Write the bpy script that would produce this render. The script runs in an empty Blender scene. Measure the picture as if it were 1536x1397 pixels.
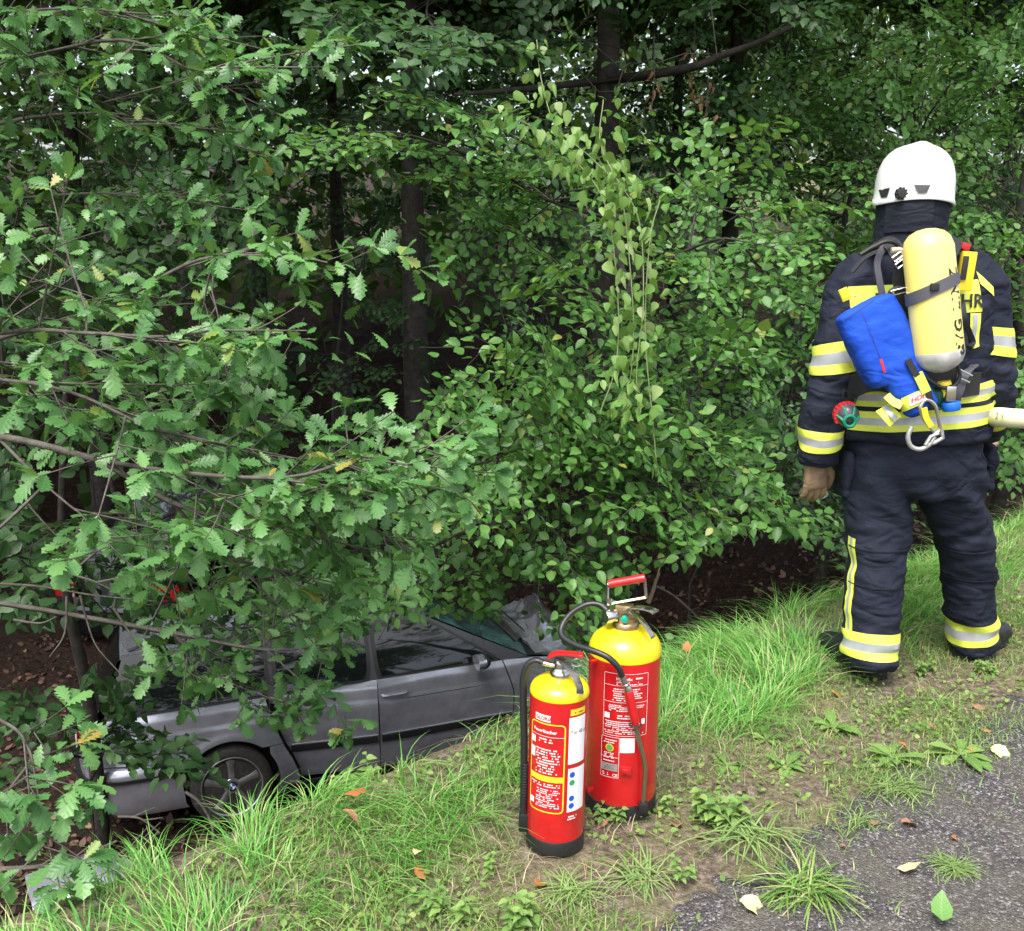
import bpy, bmesh, math, random
import numpy as np
from mathutils import Vector, Matrix, noise
from mathutils.bvhtree import BVHTree

random.seed(7)
RNG = np.random.default_rng(11)
R = math.radians
SC = bpy.context.scene
COL = SC.collection

# ------------------------------------------------------------------ camera
PITCH = R(12.8); FPX = 1575.0; CAMZ = 1.6
cam = bpy.data.cameras.new('camera'); cam.sensor_width = 36.0; cam.lens = 36.0 * FPX / 1536.0
cam.clip_start = 0.05; cam.clip_end = 1000.0
camo = bpy.data.objects.new('camera', cam); COL.objects.link(camo)
camo.location = (0, 0, CAMZ); camo.rotation_euler = (math.pi / 2 - PITCH, 0, 0)
SC.camera = camo

# ------------------------------------------------------------------ sky and sun (overcast)
SUN_EL, SUN_AZ = R(62), R(200)          # azimuth clockwise from +Y: behind the camera
world = bpy.data.worlds.new('World'); SC.world = world; world.use_nodes = True
nt = world.node_tree; nt.nodes.clear()
sky = nt.nodes.new('ShaderNodeTexSky'); sky.sky_type = 'NISHITA'; sky.sun_disc = False
sky.sun_elevation = SUN_EL; sky.sun_rotation = SUN_AZ
sky.air_density = 1.0; sky.dust_density = 4.0; sky.ozone_density = 1.0
hs = nt.nodes.new('ShaderNodeHueSaturation'); hs.inputs['Saturation'].default_value = 0.55
bg = nt.nodes.new('ShaderNodeBackground'); bg.inputs['Strength'].default_value = 0.15
wo = nt.nodes.new('ShaderNodeOutputWorld')
nt.links.new(sky.outputs[0], hs.inputs['Color']); nt.links.new(hs.outputs[0], bg.inputs[0]); nt.links.new(bg.outputs[0], wo.inputs[0])
sun = bpy.data.lights.new('sun', 'SUN'); sun.energy = 1.5; sun.angle = R(28); sun.color = (1.0, 0.97, 0.92)
suno = bpy.data.objects.new('sun', sun); COL.objects.link(suno)
sd = Vector((math.sin(SUN_AZ) * math.cos(SUN_EL), math.cos(SUN_AZ) * math.cos(SUN_EL), math.sin(SUN_EL)))
suno.rotation_euler = (-sd).to_track_quat('-Z', 'Y').to_euler(); suno.location = (0, -5, 20)
SC.view_settings.view_transform = 'Standard'; SC.view_settings.look = 'None'
SC.view_settings.gamma = 1.0; SC.view_settings.exposure = 1.32
cy = SC.cycles
cy.use_denoising = True; cy.max_bounces = 6; cy.diffuse_bounces = 3; cy.glossy_bounces = 3
cy.transmission_bounces = 4; cy.transparent_max_bounces = 4; cy.sample_clamp_indirect = 6.0
cy.caustics_reflective = False; cy.caustics_refractive = False

# ------------------------------------------------------------------ picture geometry used to place things
CP, SP = math.cos(PITCH), math.sin(PITCH)
def ray(px, py):
    x = (px - 768) / FPX; u = (698.5 - py) / FPX
    return np.array([x, CP + u * SP, -SP + u * CP])
def at(px, py, Y=None, d=None, z=None):
    r = ray(px, py)
    t = Y / r[1] if Y is not None else (d if d is not None else (z - CAMZ) / r[2])
    return np.array([0, 0, CAMZ]) + r * t
def proj(P):
    q = np.asarray(P, float) - np.array([0, 0, CAMZ])
    d = q[..., 1] * CP - q[..., 2] * SP; u = q[..., 1] * SP + q[..., 2] * CP
    dd = np.where(np.abs(d) < 1e-4, 1e-4, d)
    return 768 + FPX * q[..., 0] / dd, 698.5 - FPX * u / dd, d

# ------------------------------------------------------------------ material helpers
MATS = {}
def mat(name, col, rough=0.5, metal=0.0, spec=0.5, var=0.0, vscale=8.0, bump=0.0, bscale=60.0, col2=None, coat=0.0, sheen=0.0, trans=0.0, detail=4.0):
    """Principled material; optional noise blend col->col2 (or brightness variation) and fine bump."""
    if name in MATS: return MATS[name]
    m = bpy.data.materials.new(name); m.use_nodes = True; N = m.node_tree.nodes; L = m.node_tree.links
    b = N['Principled BSDF']
    b.inputs['Base Color'].default_value = (*col, 1); b.inputs['Roughness'].default_value = rough
    b.inputs['Metallic'].default_value = metal; b.inputs['Specular IOR Level'].default_value = spec
    if coat: b.inputs['Coat Weight'].default_value = coat; b.inputs['Coat Roughness'].default_value = 0.06
    if sheen: b.inputs['Sheen Weight'].default_value = sheen
    if trans: b.inputs['Transmission Weight'].default_value = trans
    if var or col2 is not None or bump:
        tc = N.new('ShaderNodeTexCoord')
    if var or col2 is not None:
        n = N.new('ShaderNodeTexNoise'); n.inputs['Scale'].default_value = vscale; n.inputs['Detail'].default_value = detail; n.inputs['Roughness'].default_value = 0.65
        L.new(tc.outputs['Object'], n.inputs['Vector'])
        rp = N.new('ShaderNodeValToRGB'); rp.color_ramp.elements[0].position = 0.35; rp.color_ramp.elements[1].position = 0.68
        c2 = col2 if col2 is not None else tuple(c * (1 + var) for c in col)
        c1 = col if col2 is not None else tuple(c * (1 - var) for c in col)
        rp.color_ramp.elements[0].color = (*c1, 1); rp.color_ramp.elements[1].color = (*c2, 1)
        L.new(n.outputs[0], rp.inputs[0]); L.new(rp.outputs[0], b.inputs['Base Color'])
    if bump:
        n2 = N.new('ShaderNodeTexNoise'); n2.inputs['Scale'].default_value = bscale; n2.inputs['Detail'].default_value = 5
        L.new(tc.outputs['Object'], n2.inputs['Vector'])
        bp = N.new('ShaderNodeBump'); bp.inputs['Strength'].default_value = bump; bp.inputs['Distance'].default_value = 0.01
        L.new(n2.outputs[0], bp.inputs['Height']); L.new(bp.outputs[0], b.inputs['Normal'])
    MATS[name] = m
    return m

def leaf_mat(name, cols, rough=0.42, transl=0.28, vein=(0.5, 0.55, 0.3), veinamt=0.3, nveins=9.0, tcol=(0.25, 0.45, 0.05)):
    """Leaf: colour differs from leaf to leaf (per-leaf random value), pale midrib and side veins, some light passes through."""
    m = bpy.data.materials.new(name); m.use_nodes = True; N = m.node_tree.nodes; L = m.node_tree.links
    b = N['Principled BSDF']; out = N['Material Output']
    b.inputs['Roughness'].default_value = rough; b.inputs['Specular IOR Level'].default_value = 0.45
    at_ = N.new('ShaderNodeAttribute'); at_.attribute_name = 'rnd'
    oi = N.new('ShaderNodeObjectInfo')
    ad = N.new('ShaderNodeMath'); ad.operation = 'ADD'; L.new(at_.outputs['Fac'], ad.inputs[0]); L.new(oi.outputs['Random'], ad.inputs[1])
    fr = N.new('ShaderNodeMath'); fr.operation = 'FRACT'; L.new(ad.outputs[0], fr.inputs[0])
    rp = N.new('ShaderNodeValToRGB'); cr = rp.color_ramp
    while len(cr.elements) < len(cols): cr.elements.new(0.5)
    for e, (p, c) in zip(cr.elements, cols): e.position = p; e.color = (*c, 1)
    L.new(fr.outputs[0], rp.inputs[0])
    uv = N.new('ShaderNodeUVMap'); uv.uv_map = 'leaf'
    sx = N.new('ShaderNodeSeparateXYZ'); L.new(uv.outputs[0], sx.inputs[0])
    ab = N.new('ShaderNodeMath'); ab.operation = 'ABSOLUTE'; L.new(sx.outputs[0], ab.inputs[0])
    # side veins: sin((v - 0.6|u|) * k)
    mu = N.new('ShaderNodeMath'); mu.operation = 'MULTIPLY_ADD'; L.new(ab.outputs[0], mu.inputs[0]); mu.inputs[1].default_value = -0.75; L.new(sx.outputs[1], mu.inputs[2])
    mk_ = N.new('ShaderNodeMath'); mk_.operation = 'MULTIPLY'; L.new(mu.outputs[0], mk_.inputs[0]); mk_.inputs[1].default_value = nveins * 2 * math.pi
    sn = N.new('ShaderNodeMath'); sn.operation = 'SINE'; L.new(mk_.outputs[0], sn.inputs[0])
    g1 = N.new('ShaderNodeMapRange'); L.new(sn.outputs[0], g1.inputs[0]); g1.inputs[1].default_value = 0.75; g1.inputs[2].default_value = 1.0; g1.inputs[3].default_value = 0; g1.inputs[4].default_value = 0.55
    g2 = N.new('ShaderNodeMapRange'); L.new(ab.outputs[0], g2.inputs[0]); g2.inputs[1].default_value = 0.03; g2.inputs[2].default_value = 0.008; g2.inputs[3].default_value = 0; g2.inputs[4].default_value = 1
    mx = N.new('ShaderNodeMath'); mx.operation = 'MAXIMUM'; L.new(g1.outputs[0], mx.inputs[0]); L.new(g2.outputs[0], mx.inputs[1])
    am = N.new('ShaderNodeMath'); am.operation = 'MULTIPLY'; L.new(mx.outputs[0], am.inputs[0]); am.inputs[1].default_value = veinamt
    mix = N.new('ShaderNodeMix'); mix.data_type = 'RGBA'; L.new(am.outputs[0], mix.inputs['Factor']); L.new(rp.outputs[0], mix.inputs['A']); mix.inputs['B'].default_value = (*vein, 1)
    L.new(mix.outputs['Result'], b.inputs['Base Color'])
    bp = N.new('ShaderNodeBump'); bp.inputs['Strength'].default_value = 0.12; bp.inputs['Distance'].default_value = 0.003; L.new(sn.outputs[0], bp.inputs['Height']); L.new(bp.outputs[0], b.inputs['Normal'])
    tr = N.new('ShaderNodeBsdfTranslucent')
    tm = N.new('ShaderNodeMix'); tm.data_type = 'RGBA'; tm.blend_type = 'MIX'; tm.inputs['Factor'].default_value = 0.5; L.new(mix.outputs['Result'], tm.inputs['A']); tm.inputs['B'].default_value = (*tcol, 1)
    L.new(tm.outputs['Result'], tr.inputs['Color'])
    ms = N.new('ShaderNodeMixShader'); ms.inputs[0].default_value = transl
    L.new(b.outputs[0], ms.inputs[1]); L.new(tr.outputs[0], ms.inputs[2]); L.new(ms.outputs[0], out.inputs['Surface'])
    MATS[name] = m
    return m

# ------------------------------------------------------------------ mesh and object helpers
def fast_mesh(name, V, polys, uv=None, rnd=None, smooth=True, mats=(), midx=None):
    """polys: list of int arrays (m,k). uv, rnd: per vertex."""
    me = bpy.data.meshes.new(name)
    V = np.ascontiguousarray(V, dtype=np.float32)
    me.vertices.add(len(V)); me.vertices.foreach_set('co', V.ravel())
    loops = np.concatenate([np.asarray(p).ravel() for p in polys]).astype(np.int32)
    counts = np.concatenate([np.full(len(p), np.asarray(p).shape[1]) for p in polys])
    starts = np.concatenate([[0], np.cumsum(counts)[:-1]]).astype(np.int32)
    me.loops.add(len(loops)); me.loops.foreach_set('vertex_index', loops)
    me.polygons.add(len(counts)); me.polygons.foreach_set('loop_start', starts)
    if midx is not None: me.polygons.foreach_set('material_index', np.asarray(midx, dtype=np.int32))
    me.update(calc_edges=True)
    me.polygons.foreach_set('use_smooth', np.full(len(counts), smooth, dtype=bool))
    if uv is not None:
        l = me.uv_layers.new(name='leaf'); l.data.foreach_set('uv', np.ascontiguousarray(uv[loops], dtype=np.float32).ravel())
    if rnd is not None:
        a = me.attributes.new('rnd', 'FLOAT', 'POINT'); a.data.foreach_set('value', np.ascontiguousarray(rnd, dtype=np.float32))
    for m in mats: me.materials.append(m)
    me.update()
    return me
def polys_by_size(F):
    d = {}
    for f in F: d.setdefault(len(f), []).append(f)
    return [np.array(v) for v in d.values()]
def link(name, me, parent=None):
    o = bpy.data.objects.new(name, me); COL.objects.link(o)
    if parent is not None: o.parent = parent
    return o
def empty(name, loc=(0, 0, 0), rot=(0, 0, 0)):
    o = bpy.data.objects.new(name, None); COL.objects.link(o); o.location = loc; o.rotation_euler = rot; o.empty_display_size = 0.1
    return o
def tag(o, label, cat, group=None, kind=None):
    if label: o['label'] = label
    if cat: o['category'] = cat
    if group: o['group'] = group
    if kind: o['kind'] = kind
    return o

class MB:
    """Collects pieces of one mesh."""
    def __init__(s): s.V = []; s.F = []; s.M = []; s.n = 0
    def add(s, V, F, m=0):
        V = np.asarray(V, float).reshape(-1, 3)
        s.V.append(V); s.F += [tuple(int(i) + s.n for i in f) for f in F]; s.M += [m] * len(F); s.n += len(V); return s
    def box(s, c, size, rot=None, m=0):
        h = np.array(size) / 2.0
        v = np.array([[x, y, z] for x in (-1, 1) for y in (-1, 1) for z in (-1, 1)]) * h
        if rot is not None: v = v @ np.array(rot).T
        return s.add(v + np.array(c), [(0, 1, 3, 2), (4, 6, 7, 5), (0, 4, 5, 1), (2, 3, 7, 6), (0, 2, 6, 4), (1, 5, 7, 3)], m)
    def tube(s, P, r, n=8, m=0, caps=True, closed=False):
        V, F = tube(P, r, n, caps, closed); return s.add(V, F, m)
    def lathe(s, prof, n=32, axis=None, m=0, org=(0, 0, 0), caps=True):
        V, F = lathe(prof, n)
        if not caps: F = [f for f in F if len(f) == 4]
        if axis is not None: V = V @ frame_z(axis).T
        return s.add(V + np.array(org), F, m)
    def verts(s): return np.concatenate(s.V)
    def build(s, name, mats, parent=None, world=False, smooth=True, bevel=0, angle=40):
        V = s.verts()
        if world and parent is not None: V = V - np.array(parent.location)
        if not isinstance(mats, (list, tuple)): mats = [mats]
        me = bpy.data.meshes.new(name); me.from_pydata(V.tolist(), [], s.F)
        me.polygons.foreach_set('material_index', np.array(s.M, dtype=np.int32))
        for m in mats: me.materials.append(m)
        if bevel:
            bm = bmesh.new(); bm.from_mesh(me)
            ed = [e for e in bm.edges if len(e.link_faces) == 2 and e.calc_face_angle(0) > R(35)]
            bmesh.ops.bevel(bm, geom=ed, offset=bevel, segments=2, affect='EDGES', profile=0.6)
            bm.to_mesh(me); bm.free()
        if smooth:
            me.polygons.foreach_set('use_smooth', np.full(len(me.polygons), True))
            try: me.set_sharp_from_angle(angle=R(angle))
            except Exception: pass
        me.update()
        return link(name, me, parent)

def nrm(v):
    v = np.asarray(v, float); return v / (np.linalg.norm(v, axis=-1, keepdims=True) + 1e-12)
def frame_z(z):
    z = nrm(z); a = np.array([0, 0, 1.0]) if abs(z[2]) < 0.9 else np.array([0, 1.0, 0])
    x = nrm(np.cross(a, z)); y = np.cross(z, x)
    return np.stack([x, y, z], 1)
def catmull(P, per=6):
    P = np.asarray(P, float); Q = np.vstack([2 * P[0] - P[1], P, 2 * P[-1] - P[-2]]); out = []
    for i in range(1, len(Q) - 2):
        for t in np.linspace(0, 1, per, endpoint=False):
            a, b, c, d = Q[i - 1], Q[i], Q[i + 1], Q[i + 2]
            out.append(0.5 * (2 * b + (c - a) * t + (2 * a - 5 * b + 4 * c - d) * t * t + (3 * b - a - 3 * c + d) * t ** 3))
    out.append(P[-1]); return np.array(out)
def tube(P, r, n=8, caps=True, closed=False):
    P = np.asarray(P, float); k = len(P)
    r = np.broadcast_to(np.asarray(r, float), (k,)) if np.ndim(r) <= 1 else np.asarray(r)
    T = nrm(np.gradient(P, axis=0)) if not closed else nrm(np.roll(P, -1, 0) - np.roll(P, 1, 0))
    x = frame_z(T[0])[:, 0]; V = []
    for i in range(k):
        x = nrm(x - T[i] * np.dot(x, T[i])); y = np.cross(T[i], x)
        a = np.arange(n) * 2 * math.pi / n
        V.append(P[i] + r[i] * (np.cos(a)[:, None] * x + np.sin(a)[:, None] * y))
    F = []
    for i in range(k if closed else k - 1):
        j = (i + 1) % k
        F += [(i * n + q, i * n + (q + 1) % n, j * n + (q + 1) % n, j * n + q) for q in range(n)]
    V = np.concatenate(V)
    if caps and not closed: F += [tuple(range(n))[::-1], tuple(range((k - 1) * n, k * n))]
    return V, F
def lathe(prof, n=32):
    prof = np.asarray(prof, float); k = len(prof); a = np.arange(n) * 2 * math.pi / n
    V = np.stack([prof[:, None, 0] * np.cos(a), prof[:, None, 0] * np.sin(a), np.repeat(prof[:, 1:2], n, 1)], -1).reshape(-1, 3)
    F = [(i * n + q, i * n + (q + 1) % n, (i + 1) * n + (q + 1) % n, (i + 1) * n + q) for i in range(k - 1) for q in range(n)]
    if prof[0, 0] > 1e-6: F.append(tuple(range(n))[::-1])
    if prof[-1, 0] > 1e-6: F.append(tuple(range((k - 1) * n, k * n)))
    return V, F
def grid_faces(nr, nc, wrap=False):
    F = []
    for i in range(nr - 1):
        for j in range(nc if wrap else nc - 1):
            j2 = (j + 1) % nc; F.append((i * nc + j, i * nc + j2, (i + 1) * nc + j2, (i + 1) * nc + j))
    return F
def ring(c, rx, ry, n=28, p=2.3, ax=(1, 0, 0), ay=(0, 1, 0)):
    a = np.arange(n) * 2 * math.pi / n; ca, sa = np.cos(a), np.sin(a)
    u = np.sign(ca) * np.abs(ca) ** (2 / p) * rx; v = np.sign(sa) * np.abs(sa) ** (2 / p) * ry
    return np.array(c) + u[:, None] * np.array(ax) + v[:, None] * np.array(ay)
def loft(rings, caps=True):
    n = len(rings[0]); V = np.concatenate(rings); F = grid_faces(len(rings), n, True)
    if caps: F += [tuple(range(n))[::-1], tuple(range((len(rings) - 1) * n, len(rings) * n))]
    return V, F
def evaluated(o):
    dg = bpy.context.evaluated_depsgraph_get(); return bpy.data.meshes.new_from_object(o.evaluated_get(dg))
def text_geo(s, size, bold=0.0, align='LEFT', space=1.0):
    c = bpy.data.curves.new('txt', 'FONT'); c.body = s; c.size = size; c.align_x = align; c.offset = bold; c.space_character = space; c.resolution_u = 2
    o = bpy.data.objects.new('txt', c); COL.objects.link(o); bpy.context.view_layer.update()
    me = evaluated(o); V = np.array([v.co[:] for v in me.vertices]).reshape(-1, 3); F = [tuple(p.vertices) for p in me.polygons]
    bpy.data.objects.remove(o); bpy.data.curves.remove(c); bpy.data.meshes.remove(me)
    return V, F

# ------------------------------------------------------------------ terrain
E0 = np.array([-1.26, 2.29]); EU = np.array([0.766, 0.642]); EN = np.array([-0.642, 0.766])
def ud(x, y):
    dx, dy = x - E0[0], y - E0[1]
    return dx * EU[0] + dy * EU[1], dx * EN[0] + dy * EN[1]
def xy(u, d): return E0[0] + u * EU[0] + d * EN[0], E0[1] + u * EU[1] + d * EN[1]
def sstep(a, b, x):
    t = np.clip((x - a) / (b - a), 0, 1); return t * t * (3 - 2 * t)
def vnoise(x, y, s, seed=0.0):
    """cheap smooth pseudo-noise from sines, works on arrays"""
    x = x * s + seed * 3.1; y = y * s + seed * 1.7
    return (np.sin(x * 1.3 + 1.7 * np.sin(y * 0.9 + seed)) + np.sin(y * 1.7 + 1.3 * np.sin(x * 1.1 + 2.0)) + np.sin((x + y) * 0.83 + 0.7) + np.sin((x - 1.6 * y) * 1.37 + 2.1)) * 0.25
def height(x, y):
    x = np.asarray(x, float); y = np.asarray(y, float); u, d = ud(x, y)
    D = 2.97 - 1.35 * sstep(5.4, 9.0, u) - 0.9 * sstep(9, 15, u)
    S = np.interp(d, [-0.15, 0.2, 0.85, 1.9, 3.2, 3.7], [0, 0.09, 0.36, 0.68, 0.97, 1.0])
    dr = 10.5 - 5.0 * sstep(4.5, 9, u)
    S = S * (1 - 0.8 * sstep(0, 6, d - dr))
    z = -D * S
    z = z + np.maximum(0, y - 17) * 0.075 * sstep(0, 5, d)
    z = z + 0.02 * sstep(-0.7, -0.35, d) * (1 - sstep(-0.2, 0.2, d))                     # low grassy hump on the edge
    amp = 0.012 + 0.05 * sstep(0.1, 1.2, d) * (1 - 0.8 * sstep(2.8, 3.4, d) * (1 - sstep(6, 7, d)))
    amp = np.where(d < -0.95, 0.0, amp)
    z = z + amp * (vnoise(x, y, 3.1) + 0.6 * vnoise(x, y, 7.7, 2.0))
    return z

def cloth(name, col, crease=1.0, scale=7.0, fade=1.7):
    """heavy woven cloth: ridged creases and weave as relief, faded and dusty patches in the colour"""
    m = bpy.data.materials.new(name); m.use_nodes = True; N = m.node_tree.nodes; L = m.node_tree.links; b = N['Principled BSDF']
    b.inputs['Roughness'].default_value = 0.78; b.inputs['Specular IOR Level'].default_value = 0.25
    tc = N.new('ShaderNodeTexCoord'); mp = N.new('ShaderNodeMapping'); mp.inputs['Scale'].default_value = (1, 1, 1.9); mp.inputs['Rotation'].default_value = (.2, .45, 0); L.new(tc.outputs['Object'], mp.inputs['Vector'])
    def noi(s, d, dist, src):
        n = N.new('ShaderNodeTexNoise'); n.inputs['Scale'].default_value = s; n.inputs['Detail'].default_value = d; n.inputs['Distortion'].default_value = dist; L.new(src, n.inputs['Vector']); return n.outputs[0]
    def ridge(src, w):
        a = N.new('ShaderNodeMath'); a.operation = 'SUBTRACT'; L.new(src, a.inputs[0]); a.inputs[1].default_value = .5
        c = N.new('ShaderNodeMath'); c.operation = 'ABSOLUTE'; L.new(a.outputs[0], c.inputs[0])
        d = N.new('ShaderNodeMapRange'); d.interpolation_type = 'SMOOTHSTEP'; L.new(c.outputs[0], d.inputs[0]); d.inputs[1].default_value = 0; d.inputs[2].default_value = w; d.inputs[3].default_value = 0; d.inputs[4].default_value = 1; return d.outputs[0]
    r1 = ridge(noi(scale, 2, .6, mp.outputs[0]), .10); r2 = ridge(noi(scale * 2.3, 2, .4, mp.outputs[0]), .09); wv = noi(480, 2, 0, tc.outputs['Object'])
    b1 = N.new('ShaderNodeBump'); b1.inputs['Strength'].default_value = .55 * crease; b1.inputs['Distance'].default_value = .012; L.new(r1, b1.inputs['Height'])
    b2 = N.new('ShaderNodeBump'); b2.inputs['Strength'].default_value = .35 * crease; b2.inputs['Distance'].default_value = .006; L.new(r2, b2.inputs['Height']); L.new(b1.outputs[0], b2.inputs['Normal'])
    b3 = N.new('ShaderNodeBump'); b3.inputs['Strength'].default_value = .15; b3.inputs['Distance'].default_value = .003; L.new(wv, b3.inputs['Height']); L.new(b2.outputs[0], b3.inputs['Normal']); L.new(b3.outputs[0], b.inputs['Normal'])
    rp = N.new('ShaderNodeValToRGB'); rp.color_ramp.elements[0].position = .4; rp.color_ramp.elements[1].position = .8; rp.color_ramp.elements[0].color = (*col, 1); rp.color_ramp.elements[1].color = (*[c * fade + .006 for c in col], 1); L.new(noi(5, 7, .3, tc.outputs['Object']), rp.inputs[0]); L.new(rp.outputs[0], b.inputs['Base Color'])
    MATS[name] = m; return m
# ------------------------------------------------------------------ ground
def axis(segs):
    out = []
    for a, b, st in segs: out += list(np.arange(a, b, st))
    return np.array(out + [segs[-1][1]])
us = axis([(-60, -20, 8), (-20, -4, 1.0), (-4, 9, 0.06), (9, 20, 0.25), (20, 60, 2), (60, 160, 10)])
ds = axis([(-60, -10, 6), (-10, -1.4, 0.6), (-1.4, 1.6, 0.045), (1.6, 6, 0.12), (6, 20, 0.4), (20, 60, 2.5), (60, 200, 14)])
UU, DD = np.meshgrid(us, ds); GX, GY = xy(UU, DD); GZ = height(GX, GY)
nr, nc = UU.shape; ii = np.arange(nr * nc).reshape(nr, nc)
quads = np.stack([ii[:-1, :-1], ii[:-1, 1:], ii[1:, 1:], ii[1:, :-1]], -1).reshape(-1, 4)

def ground_material():
    m = bpy.data.materials.new('ground_soil'); m.use_nodes = True; N = m.node_tree.nodes; L = m.node_tree.links; b = N['Principled BSDF']
    b.inputs['Roughness'].default_value = 0.95; b.inputs['Specular IOR Level'].default_value = 0.2
    tc = N.new('ShaderNodeTexCoord'); at_ = N.new('ShaderNodeAttribute'); at_.attribute_name = 'rnd'
    def noi(s, d=6, r=0.65):
        n = N.new('ShaderNodeTexNoise'); n.inputs['Scale'].default_value = s; n.inputs['Detail'].default_value = d; n.inputs['Roughness'].default_value = r; L.new(tc.outputs['Object'], n.inputs['Vector']); return n
    def ramp(src, els):
        r = N.new('ShaderNodeValToRGB'); c = r.color_ramp
        while len(c.elements) < len(els): c.elements.new(0.5)
        for e, (p, k) in zip(c.elements, els): e.position = p; e.color = (*k, 1)
        L.new(src, r.inputs[0]); return r
    def mix(f, a, b_):
        x = N.new('ShaderNodeMix'); x.data_type = 'RGBA'; L.new(f, x.inputs['Factor']); L.new(a, x.inputs['A']); L.new(b_, x.inputs['B']); return x.outputs['Result']
    n1 = noi(38, 8); n2 = noi(5.5, 5); n3 = noi(120, 3); n4 = noi(2.2, 4)
    soil = ramp(n1.outputs[0], [(0.3, (0.06, 0.045, 0.034)), (0.5, (0.19, 0.145, 0.11)), (0.70, (0.40, 0.33, 0.26))])
    moss = ramp(n3.outputs[0], [(0.35, (0.13, 0.15, 0.05)), (0.65, (0.30, 0.30, 0.13))])
    fm = ramp(n2.outputs[0], [(0.42, (0, 0, 0)), (0.68, (0.75, 0.75, 0.75))])
    verge = mix(fm.outputs[0], soil.outputs[0], moss.outputs[0])
    vo = N.new('ShaderNodeTexVoronoi'); vo.inputs['Scale'].default_value = 26; L.new(tc.outputs['Object'], vo.inputs['Vector'])
    lit = ramp(vo.outputs['Color'], [(0.1, (0.014, 0.009, 0.007)), (0.5, (0.042, 0.023, 0.017)), (0.9, (0.10, 0.054, 0.038))])
    dark = ramp(n4.outputs[0], [(0.4, (0.012, 0.009, 0.007)), (0.6, (0.035, 0.023, 0.017))])
    litter = mix(n2.outputs[0], lit.outputs[0], dark.outputs[0])
    mead = ramp(n1.outputs[0], [(0.3, (0.10, 0.11, 0.04)), (0.7, (0.26, 0.24, 0.13))])
    s1 = N.new('ShaderNodeMapRange'); L.new(at_.outputs['Fac'], s1.inputs[0]); s1.inputs[1].default_value = 0.0; s1.inputs[2].default_value = 1.0
    s2 = N.new('ShaderNodeMapRange'); L.new(at_.outputs['Fac'], s2.inputs[0]); s2.inputs[1].default_value = 1.0; s2.inputs[2].default_value = 2.0
    c = mix(s1.outputs[0], verge, litter); c = mix(s2.outputs[0], c, mead.outputs[0])
    L.new(c, b.inputs['Base Color'])
    bp = N.new('ShaderNodeBump'); bp.inputs['Strength'].default_value = 1.0; bp.inputs['Distance'].default_value = 0.035; L.new(n1.outputs[0], bp.inputs['Height']); L.new(bp.outputs[0], b.inputs['Normal'])
    return m
zone = sstep(0.1, 0.6, DD + 0.25 * vnoise(GX, GY, 4.0)) + sstep(17, 20, DD) * np.exp(-((GX / np.maximum(GY, 1) - 0.25) / 0.05) ** 4)
me = fast_mesh('ground', np.stack([GX, GY, GZ], -1).reshape(-1, 3), [quads], rnd=zone.ravel(), mats=[ground_material()])
ground = link('ground', me); ground['kind'] = 'structure'

def asphalt_material():
    m = bpy.data.materials.new('asphalt'); m.use_nodes = True; N = m.node_tree.nodes; L = m.node_tree.links; b = N['Principled BSDF']
    b.inputs['Roughness'].default_value = 0.8
    tc = N.new('ShaderNodeTexCoord')
    vo = N.new('ShaderNodeTexVoronoi'); vo.inputs['Scale'].default_value = 170; L.new(tc.outputs['Object'], vo.inputs['Vector'])
    r1 = N.new('ShaderNodeValToRGB'); c = r1.color_ramp; c.elements.new(0.5); c.elements.new(0.85)
    for e, (p, k) in zip(c.elements, [(0.0, (0.022, 0.021, 0.024)), (0.5, (0.060, 0.053, 0.055)), (0.85, (0.135, 0.122, 0.122)), (1.0, (0.34, 0.32, 0.32))]): e.position = p; e.color = (*k, 1)
    sp = N.new('ShaderNodeSeparateColor'); L.new(vo.outputs['Color'], sp.inputs[0]); L.new(sp.outputs[0], r1.inputs[0])
    n = N.new('ShaderNodeTexNoise'); n.inputs['Scale'].default_value = 6; n.inputs['Detail'].default_value = 6; L.new(tc.outputs['Object'], n.inputs['Vector'])
    r2 = N.new('ShaderNodeValToRGB'); r2.color_ramp.elements[0].position = 0.38; r2.color_ramp.elements[0].color = (0, 0, 0, 1); r2.color_ramp.elements[1].position = 0.68; r2.color_ramp.elements[1].color = (0.7, 0.7, 0.7, 1); L.new(n.outputs[0], r2.inputs[0])
    mx = N.new('ShaderNodeMix'); mx.data_type = 'RGBA'; L.new(r2.outputs[0], mx.inputs['Factor']); L.new(r1.outputs[0], mx.inputs['A']); mx.inputs['B'].default_value = (0.105, 0.095, 0.07, 1)
    L.new(mx.outputs['Result'], b.inputs['Base Color'])
    iv = N.new('ShaderNodeMath'); iv.operation = 'SUBTRACT'; iv.inputs[0].default_value = 1; L.new(vo.outputs['Distance'], iv.inputs[1])
    bp = N.new('ShaderNodeBump'); bp.inputs['Strength'].default_value = 1.0; bp.inputs['Distance'].default_value = 0.006; L.new(iv.outputs[0], bp.inputs['Height']); L.new(bp.outputs[0], b.inputs['Normal'])
    return m
ru = axis([(-40, -3, 1.0), (-3, 7, 0.012), (7, 20, 0.3), (20, 120, 5)])
edge = -1.12 + 0.06 * vnoise(ru, ru * 0, 2.3) + 0.06 * vnoise(ru, ru * 0 + 3, 9.0) + 0.05 * vnoise(ru, ru * 0 + 1, 23.0) + 0.03 * vnoise(ru, ru * 0 + 5, 57.0)
rows = [edge, edge - 0.02, edge - 0.10, edge * 0 - 1.6, edge * 0 - 2.6, edge * 0 - 4.4]
zz = [-0.01, 0.007, 0.012, 0.014, 0.016, 0.012]
V = []
for r_, z_ in zip(rows, zz):
    x, y = xy(ru, r_); V.append(np.stack([x, y, x * 0 + z_], -1))
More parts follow.
